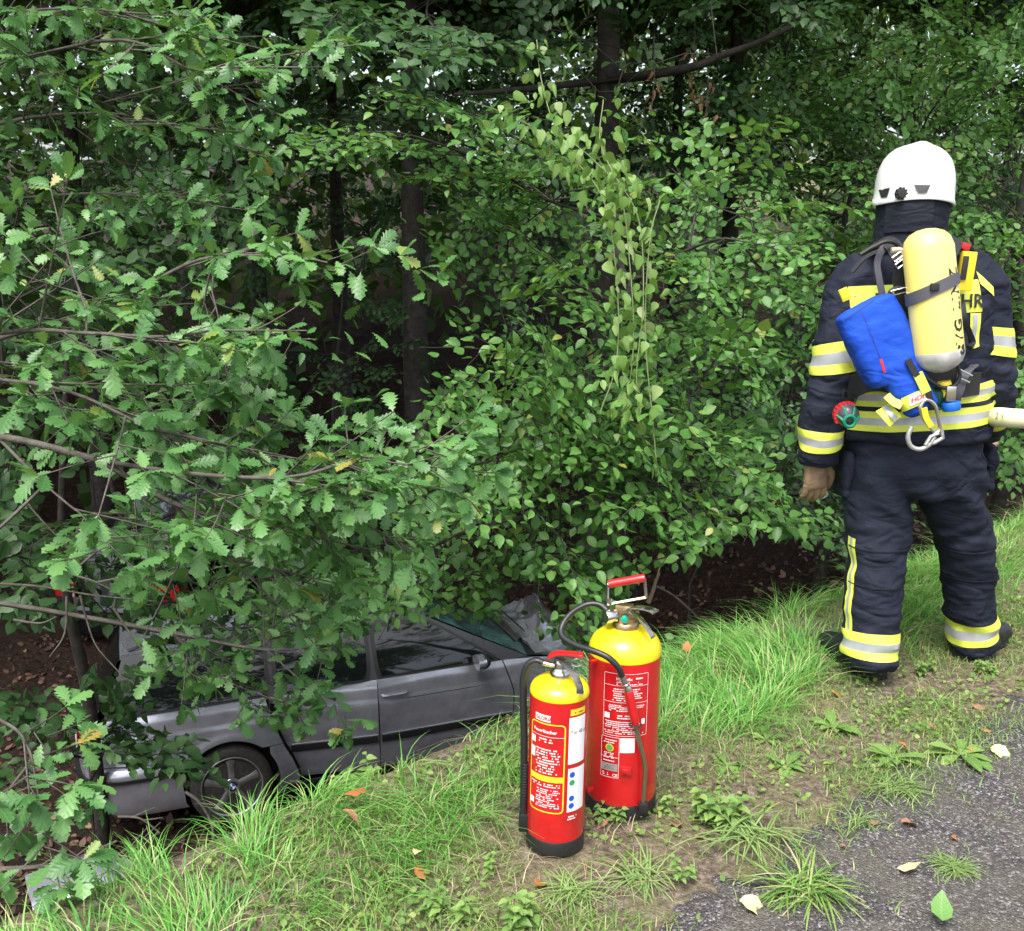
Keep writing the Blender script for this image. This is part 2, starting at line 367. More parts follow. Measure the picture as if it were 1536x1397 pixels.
nr, nc = len(rows), len(ru); ii = np.arange(nr * nc).reshape(nr, nc)
me = fast_mesh('asphalt_path', np.concatenate(V), [np.stack([ii[1:, :-1], ii[1:, 1:], ii[:-1, 1:], ii[:-1, :-1]], -1).reshape(-1, 4)], mats=[asphalt_material()])
road = link('asphalt_path', me); road['kind'] = 'structure'

# ------------------------------------------------------------------ leaves
def leaf_strip(ys, hw, fold=0.25, droop=0.3, curl=0.0, wave=0.0, lobe=0.0):
    """leaf of length 1: x across, y along, z up; columns left, mid, right"""
    ys = np.array(ys); hw = np.array(hw); V = []; UV = []
    for i, (y, w) in enumerate(zip(ys, hw)):
        zc = -droop * y * y
        ze = zc + fold * w - curl * w * w * 4 + wave * (1 if i % 2 else -1) * w
        yl = y + lobe * (w if i % 2 == 0 else 0)
        V += [(-w, yl, ze), (0, y, zc), (w, yl, ze + wave * 0.5 * w)]; UV += [(-w, y), (0, y), (w, y)]
    n = len(ys); F = []
    for i in range(n - 1):
        a = 3 * i; F += [(a, a + 1, a + 4, a + 3), (a + 1, a + 2, a + 5, a + 4)]
    return np.array(V, float), np.array(F), np.array(UV, float)
OY = [0, .10, .18, .26, .36, .43, .53, .60, .70, .77, .87, .94, 1.0]
OW = [.012, .03, .13, .075, .22, .12, .30, .17, .31, .18, .22, .12, .01]
OAK = [leaf_strip(OY, OW, 0.2, 0.25, 0.1, 0.10, 0.16), leaf_strip(OY, np.array(OW) * .88, 0.35, 0.05, 0.0, 0.06, 0.2), leaf_strip(OY, np.array(OW) * 1.08, -0.15, 0.45, 0.0, 0.12, 0.14)]
BY = [0, .10, .28, .5, .72, .88, 1.0]; BW = [.008, .16, .30, .335, .25, .11, .004]
BEECH = [leaf_strip(BY, BW, 0.22, 0.15, 0.0, 0.05), leaf_strip(BY, np.array(BW) * .9, 0.35, 0.35, 0.0, 0.03), leaf_strip(BY, np.array(BW) * 1.05, 0.05, -0.1, 0.15, 0.06)]
SY = [0, .3, .68, 1.0]; SW = [.01, .31, .27, .004]
SIMPLE = [leaf_strip(SY, SW, 0.25, 0.2), leaf_strip(SY, np.array(SW) * 1.1, 0.1, 0.3)]
def petiole_shift(t, s=0.12):
    return [(V + np.array([0, s, 0]), F, U) for V, F, U in t]

def leaves_mesh(name, P, B, S, rnd, temps, m):
    """P (n,3) B (n,3,3 columns x,y,z) S (n,)"""
    Vs, Fs, Us, Rs = [], [], [], []; off = 0
    which = RNG.integers(0, len(temps), len(P))
    for k, (V, F, U) in enumerate(temps):
        idx = np.where(which == k)[0]
        if len(idx) == 0: continue
        W = np.einsum('nij,vj->nvi', B[idx], V) * S[idx, None, None] + P[idx, None, :]
        n, nv = W.shape[:2]
        Vs.append(W.reshape(-1, 3)); Fs.append((F[None] + (np.arange(n) * nv)[:, None, None] + off).reshape(-1, F.shape[1]))
        Us.append(np.tile(U, (n, 1))); Rs.append(np.repeat(rnd[idx], nv)); off += n * nv
    return fast_mesh(name, np.concatenate(Vs), Fs, uv=np.concatenate(Us), rnd=np.concatenate(Rs), mats=[m])
def basis(Y, Nn):
    Y = nrm(Y); Z = nrm(Nn - Y * np.sum(Nn * Y, -1, keepdims=True)); X = np.cross(Y, Z)
    return np.stack([X, Y, Z], -1)

# ---- sprays in a local frame: y forward, x sideways, z up (plane normal)
def spray_beech(rng, L=0.55, ls=0.075):
    P, Y, Z, S, tw = [], [], [], [], []
    def twig(o, d, ln, r):
        k = max(3, int(ln / 0.05)); t = np.linspace(0, 1, 4)
        pts = o + np.outer(t, d) * ln + np.outer(t * t, [0, 0, -0.12 * ln]) + rng.normal(0, 0.006, (4, 3)) * t[:, None]
        tw.append((pts, np.linspace(r, r * 0.4, 4)))
        side = rng.choice([-1, 1])
        for i in range(k + 1):
            f = 0.15 + 0.85 * i / k; p = o + d * ln * f + np.array([0, 0, -0.12 * ln * f * f])
            perp = nrm(np.cross([0, 0, 1], d)); a = R(rng.uniform(35, 62)) if i < k else 0
            side = -side; y = d * math.cos(a) + perp * side * math.sin(a) + np.array([0, 0, rng.normal(-0.12, 0.2)])
            P.append(p); Y.append(y); Z.append(np.array([0, 0, 1]) + rng.normal(0, 0.28, 3)); S.append(ls * rng.uniform(0.7, 1.2) * (0.8 if f > 0.9 else 1))
    d0 = np.array([0, 1.0, 0]); twig(np.zeros(3), d0, L, 0.0035)
    k = int(L / 0.075)
    for i in range(k):
        f = 0.08 + 0.85 * i / k; s = 1 if i % 2 else -1; a = R(rng.uniform(38, 60))
        d = nrm(np.array([s * math.sin(a), math.cos(a), rng.normal(0, 0.12)])); o = d0 * L * f + np.array([0, 0, -0.12 * L * f * f])
        twig(o, d, L * rng.uniform(0.28, 0.5) * (1.15 - 0.7 * f), 0.002)
    return np.array(P), np.array(Y), np.array(Z), np.array(S), tw
def spray_oak(rng, L=0.42, ls=0.10):
    P, Y, Z, S, tw = [], [], [], [], []
    def rosette(o, d, n):
        f = frame_z(d)
        for i in range(n):
            a = 2 * math.pi * (i + rng.uniform(-.3, .3)) / n; sp = R(rng.uniform(35, 80))
            y = d * math.cos(sp) + (f[:, 0] * math.cos(a) + f[:, 1] * math.sin(a)) * math.sin(sp)
            y = y * np.array([1, 1, 0.55]) + np.array([0, 0, rng.normal(-0.08, 0.12)])
            P.append(o + d * rng.uniform(-0.02, 0.01)); Y.append(y); Z.append(np.array([0, 0, 1]) + rng.normal(0, 0.3, 3)); S.append(ls * rng.uniform(0.65, 1.2))
    def twig(o, d, ln, r):
        t = np.linspace(0, 1, 4); b = rng.normal(0, 0.06, 3) * ln
        pts = o + np.outer(t, d) * ln + np.outer(t * t, b); tw.append((pts, np.linspace(r, r * 0.5, 4)))
        for f in np.arange(0.4, 0.9, 0.085 / ln):
            perp = nrm(np.cross([0, 0, 1], d)) * rng.choice([-1, 1]); a = R(rng.uniform(40, 70))
            P.append(o + d * ln * f + b * f * f); Y.append(d * math.cos(a) + perp * math.sin(a) + np.array([0, 0, rng.normal(0, .2)])); Z.append(np.array([0, 0, 1]) + rng.normal(0, .3, 3)); S.append(ls * rng.uniform(.5, 1.0))
        rosette(pts[-1], nrm(d + b), int(rng.integers(5, 8)))
    d0 = np.array([0, 1.0, 0]); twig(np.zeros(3), d0, L, 0.0045)
    for i in range(int(rng.integers(3, 5))):
        f = rng.uniform(0.1, 0.8); s = 1 if i % 2 else -1; a = R(rng.uniform(30, 65))
        twig(d0 * L * f, nrm(np.array([s * math.sin(a), math.cos(a), rng.normal(0.1, 0.2)])), L * rng.uniform(0.3, 0.5), 0.003)
    return np.array(P), np.array(Y), np.array(Z), np.array(S), tw
_r = np.random.default_rng(5)
SPRAYS = {'beech': [spray_beech(_r) for _ in range(10)], 'oak': [spray_oak(_r) for _ in range(10)], 'small': [spray_beech(_r, 0.5, 0.06) for _ in range(8)], 'round': [spray_beech(_r, 0.42, 0.085) for _ in range(8)]}

class Plant:
    """A woody plant: skeleton of nodes grown to every spray, limbs as tapered tubes, leaves and twigs."""
    def __init__(s, name, base, trunk_pts, r0, species, temps, leafm, barkm, label, cat, group=None, light=(0.45, -0.65, 0.0), tilt=0.55, lsize=1.0, singles=0):
        s.name, s.base, s.species, s.temps, s.leafm, s.barkm = name, np.array(base, float), species, temps, leafm, barkm
        s.root = tag(empty(name, tuple(s.base)), label, cat, group)
        tp = catmull(np.array(trunk_pts, float), 8); s.r0 = r0
        s.nodes = [p for p in tp]; s.par = [-1] + list(range(len(tp) - 1)); s.ntr = len(tp); s.trunk = tp
        s.light = np.array(light, float); s.tilt = tilt; s.lsize = lsize; s.singles = singles
        s.SP = []; s.extra = []; s.open = []
    def limb(s, pts):
        """a bough given by its points, joined to the nearest node; returns its node ids"""
        pts = np.array(pts, float); N_ = np.array(s.nodes); i = int(np.argmin(np.linalg.norm(N_ - pts[0], axis=1)))
        P = catmull(np.vstack([N_[i], pts]), 6)[1:]; ids = []
        for p in P: s.nodes.append(p); s.par.append(i); i = len(s.nodes) - 1; ids.append(i)
        return ids
    def attach(s, P, d=None):
        N_ = np.array(s.nodes); cost = np.linalg.norm(N_ - P, axis=1) + 0.25 * np.maximum(0, N_[:, 2] - P[2] - 0.1)
        i = int(np.argmin(cost)); a = N_[i]; dist = np.linalg.norm(P - a); k = max(1, int(dist / 0.18)); up = np.array([0, 0, 0.12 * dist])
        for t in np.linspace(0, 1, k + 1)[1:]:
            q = a + (P - a) * t + up * math.sin(math.pi * t) + (RNG.normal(0, 0.02, 3) if t < 1 else 0); s.nodes.append(q); s.par.append(i); i = len(s.nodes) - 1
        pd = nrm(P - N_[s.par[i]] if s.par[i] >= 0 and s.par[i] < len(N_) else P - a)
        s.spray(P, pd if d is None else d, i)
    def spray(s, P, D, node, scale=1.0):
        D = nrm(nrm(D) + s.light * 0.55 + RNG.normal(0, 0.35, 3) * np.array([1, 1, 0.5]) + np.array([0, 0, -0.12]))
        Nn = np.array([0, 0, 1.0]) + s.light * s.tilt * 1.3 + RNG.normal(0, 0.25, 3)
        s.SP.append((P, D, Nn, scale * RNG.uniform(0.8, 1.2), node))
    def along(s, ids, every=2, start=0.25, scale=1.0, spread=0.8):
        """sprays along a bough, alternating sides"""
        sd_ = 1
        for k, i in enumerate(ids):
            if k < start * len(ids) or (k % every and k != len(ids) - 1): continue
            p = s.nodes[i]; d = nrm(p - s.nodes[s.par[i]]); sd_ = -sd_
            side = nrm(np.cross(d, [0, 0, 1])) * sd_ * spread
            s.spray(p, d + side if k < len(ids) - 1 else d, i, scale)
    def fill(s, n, px, py, depth, shape='ell', jitter=0.0):
        """sprays spread through a volume seen in this part of the picture"""
        k = 0
        pts = []
        while k < n:
            a, b, c = RNG.uniform(-1, 1, 3)
            if shape == 'ell' and a * a + b * b > 1: continue
            dd = depth[0] + (depth[1] - depth[0]) * (0.5 + 0.5 * c)
            pts.append(at(px[0] + (px[1] - px[0]) * (a + 1) / 2, py[0] + (py[1] - py[0]) * (b + 1) / 2, d=dd)); k += 1
        pts = np.array(pts); g = height(pts[:, 0], pts[:, 1])
        pts = pts[pts[:, 2] > g + 0.12]
        o = np.argsort(np.linalg.norm(pts - s.trunk[len(s.trunk) // 2], axis=1))
        for i in o: s.attach(pts[i])
    def build(s):
        s.SP = [q for q in s.SP if not any(((proj(q[0])[0] - c[0]) / c[2]) ** 2 + ((proj(q[0])[1] - c[1]) / c[3]) ** 2 < .8 and RNG.random() < c[4] for c in s.open)]
        # limb radii from the number of sprays carried
        n = len(s.nodes); cnt = np.zeros(n)
        for *_, node in s.SP: cnt[node] += 1
        par = np.array(s.par)
        for i in range(n - 1, -1, -1):
            if par[i] >= 0: cnt[par[i]] += cnt[i]
        rad = 0.0018 * np.sqrt(np.maximum(cnt, 1)) + 0.0015
        rad = np.minimum(rad, s.r0 * 0.5)
        tl = np.linspace(0, 1, s.ntr); trr = s.r0 * (1 - 0.75 * tl) * (1 + 0.5 * np.exp(-tl * 14))
        N_ = np.array(s.nodes); ch = [[] for _ in range(n)]
        for i in range(n):
            if par[i] >= 0: ch[par[i]].append(i)
        # trunk
        mb = MB(); V, F = tube(s.trunk, trr, 14 if s.r0 > 0.05 else 8)
        th = np.arange(len(V)); V = V + (vnoise(V[:, 0] * 3 + V[:, 1] * 2, V[:, 2], 4.0) * 0.06 * s.r0)[:, None]
        mb.add(V, F); mb.build('trunk', s.barkm, s.root, world=True)
        # limbs: chains
        Vs, Fs, off = [], [], 0
        starts = [i for i in range(n) if i >= s.ntr and (par[i] < s.ntr or ch[par[i]][0] != i)]
        for st in starts:
            c = [par[st], st]
            while ch[c[-1]]: c.append(ch[c[-1]][0])
            if cnt[st] == 0: continue
            while len(c) > 2 and cnt[c[-1]] == 0: c.pop()
            P_ = N_[c]; r_ = rad[c].copy(); r_[0] = r_[1]
            k = 6 if r_[0] > 0.012 else 4
            V, F = tube(P_, r_, k, caps=False); Vs.append(V); Fs.append(np.array(F) + off); off += len(V)
        for P_, r_ in s.extra:
            V, F = tube(P_, r_, 5, caps=False); Vs.append(V); Fs.append(np.array(F) + off); off += len(V)
        if Vs:
            me = fast_mesh('limbs', np.concatenate(Vs) - s.base, Fs, mats=[s.barkm]); o = link('limbs', me, s.root)
        # sprays
        temps = SPRAYS[s.species]; P, B, S, tV, tF, off = [], [], [], [], [], 0
        for (p, D, Nn, sc, node) in s.SP:
            lp, ly, lz, ls, tw = temps[RNG.integers(len(temps))]
            Fm = basis(D[None], Nn[None])[0]
            if RNG.random() < 0.5: Fm = Fm.copy(); Fm[:, 0] *= 1
            P.append(lp @ Fm.T * sc + p)
            Y = ly @ Fm.T + RNG.normal(0, 0.12, lp.shape); Z = lz @ Fm.T + RNG.normal(0, 0.2, lp.shape) + np.array([0, 0, 0.15])
            B.append(basis(Y, Z)); S.append(ls * (0.6 + 0.4 * sc) * s.lsize * RNG.uniform(0.9, 1.1, len(ls)))
            for pts, r in tw:
                if s.open:
                    tx, ty, _ = proj(pts[2] @ Fm.T * sc + p)
                    if any(((tx - c_[0]) / c_[2]) ** 2 + ((ty - c_[1]) / c_[3]) ** 2 < 1.0 and c_[4] > .5 for c_ in s.open): continue
                V, F = tube(pts @ Fm.T * sc + p, r, 3, caps=False); tV.append(V); tF.append(np.array(F) + off); off += len(V)
        P = np.concatenate(P); B = np.concatenate(B); S = np.concatenate(S)
        if s.open:                                   # broken-off, bare parts of the plant
            x, y, d = proj(P); ok = np.ones(len(P), bool)
            for cx, cy, rx, ry, pr in s.open: ok &= ~((((x - cx) / rx) ** 2 + ((y - cy) / ry) ** 2 < RNG.uniform(.75, 1.1, len(P))) & (RNG.random(len(P)) < pr))
            P, B, S = P[ok], B[ok], S[ok]
        rnd = RNG.random(len(P))
        me = fast_mesh('twigs', np.concatenate(tV) - s.base, tF, mats=[s.barkm]); o = link('twigs', me, s.root); o['kind'] = 'stuff'
        keep = np.ones(len(P), bool)
        if s.singles:
            x, y, d = proj(P); face = np.abs(np.einsum('ni,ni->n', B[:, :, 2], nrm(P - np.array([0, 0, CAMZ]))))
            ok = (x > 5) & (x < 1531) & (y > 5) & (y < 1392) & (d > 0.5)
            score = np.where(ok, S * (0.3 + face) / d ** 2.2, 0); sel = np.argsort(-score)[:s.singles]; keep[sel] = False
            lm = [fast_mesh('leaf', V, [F], uv=U, rnd=np.zeros(len(V)), mats=[s.leafm]) for V, F, U in s.temps]
            for q in sel:
                o = bpy.data.objects.new('leaf', lm[q % len(lm)]); COL.objects.link(o); o.parent = s.root
                M = Matrix(np.vstack([np.hstack([B[q] * S[q], (P[q] - s.base)[:, None]]), [0, 0, 0, 1]]).tolist()); o.matrix_local = M
        o = link('foliage', leaves_mesh('foliage', P[keep] - s.base, B[keep], S[keep], rnd[keep], s.temps, s.leafm), s.root); o['kind'] = 'stuff'
        return len(P)
# ------------------------------------------------------------------ woody plants
BARK = mat('bark_dark', (0.020, 0.016, 0.013), 0.9, var=0.0, col2=(0.055, 0.048, 0.040), vscale=14, bump=0.8, bscale=30)
BARK2 = mat('bark_grey_twig', (0.055, 0.047, 0.037), 0.85, col2=(0.13, 0.115, 0.095), vscale=20, bump=0.4, bscale=80)
OAKM = leaf_mat('oak_leaf', [(0.0, (0.050, 0.146, 0.038)), (0.45, (0.082, 0.212, 0.058)), (0.96, (0.135, 0.290, 0.082)), (0.99, (0.20, 0.27, 0.05)), (1.0, (0.36, 0.26, 0.06))], 0.40, 0.25, (0.28, 0.40, 0.20), 0.16, 6)
BEECHM = leaf_mat('hornbeam_leaf', [(0.0, (0.048, 0.145, 0.028)), (0.5, (0.082, 0.215, 0.044)), (0.97, (0.140, 0.300, 0.068)), (1.0, (0.28, 0.30, 0.06))], 0.40, 0.30, (0.28, 0.40, 0.15), 0.18, 9)
DARKM = leaf_mat('shade_darkened_leaf', [(0.0, (0.022, 0.066, 0.020)), (0.6, (0.038, 0.100, 0.028)), (1.0, (0.058, 0.130, 0.036))], 0.45, 0.22, (0.2, 0.28, 0.12), 0.12, 8, (0.12, 0.26, 0.04))  # leaf greens darkened, forest shade put into the colour
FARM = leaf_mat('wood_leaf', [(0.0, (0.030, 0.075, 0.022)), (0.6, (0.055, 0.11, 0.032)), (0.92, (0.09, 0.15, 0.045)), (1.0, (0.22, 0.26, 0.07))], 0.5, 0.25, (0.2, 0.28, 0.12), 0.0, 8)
HOPM = leaf_mat('vine_leaf', [(0.0, (0.12, 0.25, 0.04)), (0.6, (0.19, 0.34, 0.07)), (0.9, (0.28, 0.42, 0.13)), (1.0, (0.42, 0.50, 0.24))], 0.5, 0.35, (0.45, 0.5, 0.3), 0.12, 6, (0.4, 0.5, 0.12))
def gz(x, y): return float(height(np.array(x), np.array(y)))
def g3(x, y, dz=0.0): return np.array([x, y, gz(x, y) + dz])
CL = [leaf_strip([0, .5, 1.0], [.02, .36, .02], 0.3, 0.2)]

def crown(root, c, rad, n, size, m, name='crown'):
    """leafy crown: clumps of leaves spread through an uneven ellipsoid"""
    k = 60; cc = RNG.normal(0, 1, (k, 3)); cc = nrm(cc) * (RNG.random((k, 1)) ** 0.4) * np.array(rad) + np.array(c)
    P = cc[RNG.integers(0, k, n)] + RNG.normal(0, 0.34, (n, 3)) * (np.array(rad) / max(rad)) * 1.1
    P = P[P[:, 2] > 3.9]; n = len(P)
    Y = RNG.normal(0, 1, (n, 3)); Z = RNG.normal(0, 0.6, (n, 3)) + np.array([0.1, -0.2, 1.0])
    o = link(name, leaves_mesh(name, P - np.array(root.location), basis(Y, Z), size * RNG.uniform(0.6, 1.3, n), RNG.random(n), CL, m), root); o['kind'] = 'stuff'

PLANTS = []
# --- oak whose boughs hang in from the left
b = g3(-4.1, 4.4)
oak = Plant('oak_tree', b, [b - [0, 0, .2], b + [0.05, 0, 1.4], b + [0.1, -.05, 3.0], b + [0.0, 0.1, 5.2]], 0.17, 'oak', OAK, OAKM, BARK2,
            'oak tree with lobed leaves, its boughs reaching in from the left edge', 'tree', singles=300, light=(0.5, -0.6, 0), lsize=0.76)
def bough(pl, pts, every=2, start=0.2, scale=1.0, spread=0.8):
    ids = pl.limb([at(x, y, d=d) for x, y, d in pts]); pl.along(ids, every, start, scale, spread); return ids
bough(oak, [(-300, 150, 4.4), (0, 95, 4.1), (180, 60, 3.9), (290, 105, 3.8), (360, 95, 3.75)], 3, .3)
bough(oak, [(-300, 60, 4.2), (0, 20, 4.0), (150, 15, 4.0), (250, 40, 4.0)], 3, .3)
bough(oak, [(-300, 260, 4.3), (0, 185, 4.2), (150, 170, 4.2), (250, 185, 4.1)], 3, .3)
bough(oak, [(-300, 560, 4.0), (60, 490, 3.9), (180, 450, 3.8), (300, 390, 3.6), (430, 385, 3.5), (520, 400, 3.45)], 3, .4)
bough(oak, [(-300, 330, 4.2), (0, 300, 4.3), (140, 290, 4.2), (260, 300, 4.2)], 4, .3, .9)
bough(oak, [(-300, 560, 3.6), (0, 500, 3.4), (130, 500, 3.3), (250, 505, 3.25), (350, 490, 3.3)], 3, .4)
bough(oak, [(-200, 560, 3.4), (0, 570, 3.3), (110, 590, 3.2), (220, 640, 3.15), (260, 650, 3.2)], 3, .4)
bough(oak, [(-300, 620, 3.4), (0, 655, 3.3), (150, 690, 3.2), (300, 712, 3.15), (440, 715, 3.15), (540, 685, 3.15)], 3, .45)
bough(oak, [(0, 660, 3.3), (60, 720, 3.25), (100, 755, 3.2), (120, 770, 3.1)], 4, .7, .9)
bough(oak, [(150, 690, 3.2), (260, 755, 3.25), (350, 775, 3.3), (430, 745, 3.3)], 4, .3)
bough(oak, [(260, 755, 3.25), (330, 830, 3.4), (400, 850, 3.5)], 4, .4, .8)
bough(oak, [(-300, 860, 4.2), (0, 905, 4.1), (120, 925, 4.1), (260, 950, 4.1), (400, 975, 4.0), (500, 965, 4.0)], 3, .55, .9)
bough(oak, [(260, 950, 4.1), (320, 1010, 4.1), (370, 1035, 4.1)], 4, .5, .7)
bough(oak, [(-200, 1000, 3.1), (0, 1080, 2.9), (40, 1120, 2.8), (50, 1150, 2.75)], 3, .4, .9)
bough(oak, [(400, 975, 4.0), (450, 1020, 3.9)], 5, .6, .7)
oak.fill(20, (-40, 430), (430, 640), (3.3, 4.2)); oak.fill(22, (-40, 300), (0, 230), (3.9, 4.8)); oak.fill(15, (200, 560), (650, 790), (3.2, 3.8))
oak.fill(9, (230, 500), (890, 1010), (4.0, 4.6)); oak.fill(3, (280, 480), (340, 450), (3.5, 4.0)); oak.fill(6, (190, 470), (870, 960), (3.9, 4.7))
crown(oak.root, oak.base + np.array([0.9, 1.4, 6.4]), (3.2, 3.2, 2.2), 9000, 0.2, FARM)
# bare grey twigs under the oak
for pts in [[(0, 876, 3.9), (60, 880, 3.9), (140, 893, 3.95), (235, 902, 4.0)], [(100, 860, 4.2), (145, 874, 4.2), (200, 902, 4.2), (230, 908, 4.2)], [(120, 893, 4.0), (130, 930, 4.0), (145, 970, 4.0), (180, 1010, 4.0)],
            [(170, 912, 4.1), (195, 950, 4.1), (222, 985, 4.1)], [(145, 874, 4.2), (215, 860, 4.2), (250, 858, 4.2)], [(100, 895, 3.9), (97, 950, 3.9), (75, 985, 3.9)], [(30, 720, 3.3), (45, 760, 3.3), (110, 830, 3.35)],
            [(118, 850, 4.0), (160, 815, 4.0), (180, 800, 4.0)], [(20, 930, 3.9), (60, 935, 3.9), (85, 925, 3.9)], [(0, 60, 3.9), (15, 40, 3.9), (50, 0, 3.9)]]:
    P_ = catmull(np.array([at(x, y, d=d) for x, y, d in pts]), 6); oak.extra.append((P_, np.linspace(0.0055, 0.002, len(P_))))
oak.open = [(690, 1020, 200, 110, 1), (300, 1160, 175, 95, 1), (225, 1070, 80, 45, .6), (110, 960, 120, 50, .75), (88, 884, 34, 20, 1), (560, 500, 130, 120, .9), (800, 900, 90, 60, 1), (620, 620, 60, 60, .7)]
PLANTS.append(oak)

# --- hornbeam in front of the wreck
b = g3(0.95, 7.0)
hb = Plant('hornbeam_shrub', b, [b - [0, 0, .2], b + [-.1, -.2, 1.0], b + [-.25, -.5, 2.0], b + [-.2, -.8, 3.0], b + [-.3, -1.0, 4.0]], 0.07, 'beech', petiole_shift(BEECH), BEECHM, BARK,
           'dense hornbeam shrub with toothed oval leaves overhanging the wrecked silver car', 'shrub', singles=300, light=(0.35, -0.75, 0), tilt=0.6, lsize=0.76)
bough(hb, [(930, 330, 5.6), (820, 300, 5.3), (720, 240, 5.0), (600, 200, 4.9), (520, 205, 4.8)], 2, .15)
bough(hb, [(900, 300, 5.6), (830, 240, 5.2), (760, 200, 4.8), (700, 165, 4.6)], 2, .2)
bough(hb, [(940, 420, 5.4), (1020, 380, 5.1), (1100, 360, 4.9), (1160, 430, 4.9), (1185, 445, 4.9)], 2, .2)
bough(hb, [(940, 480, 5.3), (1040, 450, 5.0), (1120, 500, 4.8), (1150, 540, 4.8)], 2, .2)
bough(hb, [(930, 560, 5.2), (830, 560, 4.9), (740, 560, 4.7), (670, 580, 4.6)], 2, .2)
bough(hb, [(930, 640, 5.2), (820, 650, 4.8), (740, 690, 4.6), (680, 700, 4.55)], 2, .2)
bough(hb, [(950, 640, 5.1), (1040, 660, 4.7), (1110, 720, 4.5), (1140, 760, 4.45)], 2, .2)
bough(hb, [(950, 700, 5.1), (1000, 730, 4.7), (1050, 790, 4.5), (1060, 830, 4.45)], 2, .2)
bough(hb, [(930, 720, 5.3), (800, 770, 5.0), (690, 800, 5.1), (600, 850, 5.2)], 2, .2)
bough(hb, [(900, 760, 5.4), (860, 830, 5.2), (840, 900, 5.2), (850, 940, 5.2)], 2, .3)
hb.fill(64, (680, 1150), (200, 560), (4.8, 6.0)); hb.fill(80, (700, 1120), (520, 860), (4.5, 6.0)); hb.fill(16, (440, 860), (790, 880), (5.0, 6.2)); hb.fill(8, (800, 930), (840, 905), (5.2, 6.0))
hb.fill(14, (800, 1130), (650, 800), (4.4, 4.9)); hb.fill(6, (640, 780), (840, 890), (5.0, 5.6))
hb.open = [(690, 1020, 200, 105, 1), (300, 1150, 175, 110, 1), (800, 905, 55, 45, .9), (530, 470, 150, 230, .97), (1150, 880, 140, 85, 1), (1230, 640, 90, 130, .9), (960, 130, 190, 80, .8), (1000, 900, 70, 60, 1)]
PLANTS.append(hb)

# --- shaded hazel-like shrub on the left behind the oak
b = g3(-3.1, 7.1)
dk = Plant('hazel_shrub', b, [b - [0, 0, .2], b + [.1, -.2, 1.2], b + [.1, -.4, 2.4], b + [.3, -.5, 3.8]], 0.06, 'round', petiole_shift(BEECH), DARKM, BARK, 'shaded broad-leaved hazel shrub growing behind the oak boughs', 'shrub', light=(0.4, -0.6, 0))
dk.fill(26, (-60, 420), (250, 700), (5.4, 7.2)); dk.fill(24, (-60, 400), (620, 840), (5.4, 6.8)); dk.fill(8, (-40, 110), (790, 860), (4.6, 5.2)); dk.fill(10, (400, 620), (580, 700), (6.0, 7.2)); dk.fill(16, (320, 640), (720, 850), (5.2, 6.4)); dk.fill(12, (50, 400), (0, 250), (5.8, 7.5))
dk.open = [(330, 1150, 330, 150, 1), (690, 1000, 200, 100, 1), (110, 975, 120, 50, 1), (88, 884, 34, 22, 1), (540, 470, 170, 240, .95), (600, 660, 90, 100, .9)]
dk.fill(16, (110, 340), (840, 970), (5.2, 6.8)); dk.fill(10, (0, 220), (800, 870), (5.0, 6.4))
PLANTS.append(dk)
# --- small round-leaved shrub low on the left, beside the rear of the wreck
b = g3(*at(105, 1290, d=5.2)[:2])
sm = Plant('buckthorn_bush', b, [b - [0, 0, .1], b + [0, 0, .35], b + [.1, 0, .8]], 0.018, 'round', petiole_shift(BEECH), DARKM, BARK, 'small round-leaved bush beside the rear bumper of the wreck', 'bush', light=(0.4, -0.6, 0), lsize=0.9)
sm.fill(13, (70, 215), (1050, 1160), (4.9, 5.4)); PLANTS.append(sm)
# --- low bramble on the slope left of the firefighter
b = g3(*at(1215, 800, d=7.2)[:2])
br = Plant('bramble_bush', b, [b - [0, 0, .1], b + [0, 0, .3], b + [.1, 0, .7]], 0.02, 'small', petiole_shift(BEECH), DARKM, BARK, 'low bramble bush on the leaf litter left of the firefighter\'s leg', 'bush', light=(0.2, -0.7, 0))
br.fill(46, (1150, 1300), (610, 800), (6.3, 7.6)); PLANTS.append(br)
b = g3(*at(1010, 780, d=8.2)[:2])
br2 = Plant('bramble_bush', b, [b - [0, 0, .1], b + [0, 0, .4], b + [.1, 0, .9]], 0.02, 'small', petiole_shift(SIMPLE), DARKM, BARK, 'shaded bramble on the litter slope behind the hornbeam', 'bush', light=(0.2, -0.7, 0))
br2.fill(60, (1010, 1260), (480, 740), (7.2, 9.2)); PLANTS.append(br2)

# --- shrubs behind the firefighter
def shrub(name, px, d, r0, label, fills, cat='shrub', m=None, temps=None, sp='small', lsize=1.05, light=(0.1, -0.75, 0), h=4.0):
    q = at(px, 600, d=d); b = g3(q[0], q[1])
    p = Plant(name, b, [b - [0, 0, .2], b + [.1, -.1, h * .3], b + [-.1, -.2, h * .65], b + [.05, -.3, h]], r0, sp, petiole_shift(temps or SIMPLE), m or BEECHM, BARK, label, cat, light=light, lsize=lsize)
    for n, px_, py_, dd in fills: p.fill(n, px_, py_, dd)
    PLANTS.append(p); return p
shrub('hornbeam_shrub', 1500, 8.4, 0.06, 'tall mid-green hornbeam shrub directly behind the firefighter', [(110, (1330, 1620), (40, 480), (6.8, 8.8)), (70, (1400, 1640), (380, 660), (6.4, 8.6))])
shrub('hornbeam_shrub', 1240, 9.4, 0.055, 'hornbeam shrub left of the firefighter\'s helmet with thin straight stem', [(90, (1130, 1380), (60, 330), (7.2, 9.8)), (60, (1180, 1340), (340, 560), (7.4, 9.6))])
shrub('field_maple', 1400, 11, 0.07, 'pale yellowish-green sapling high behind the helmet', [(80, (1200, 1600), (-40, 200), (8.5, 11.5))])
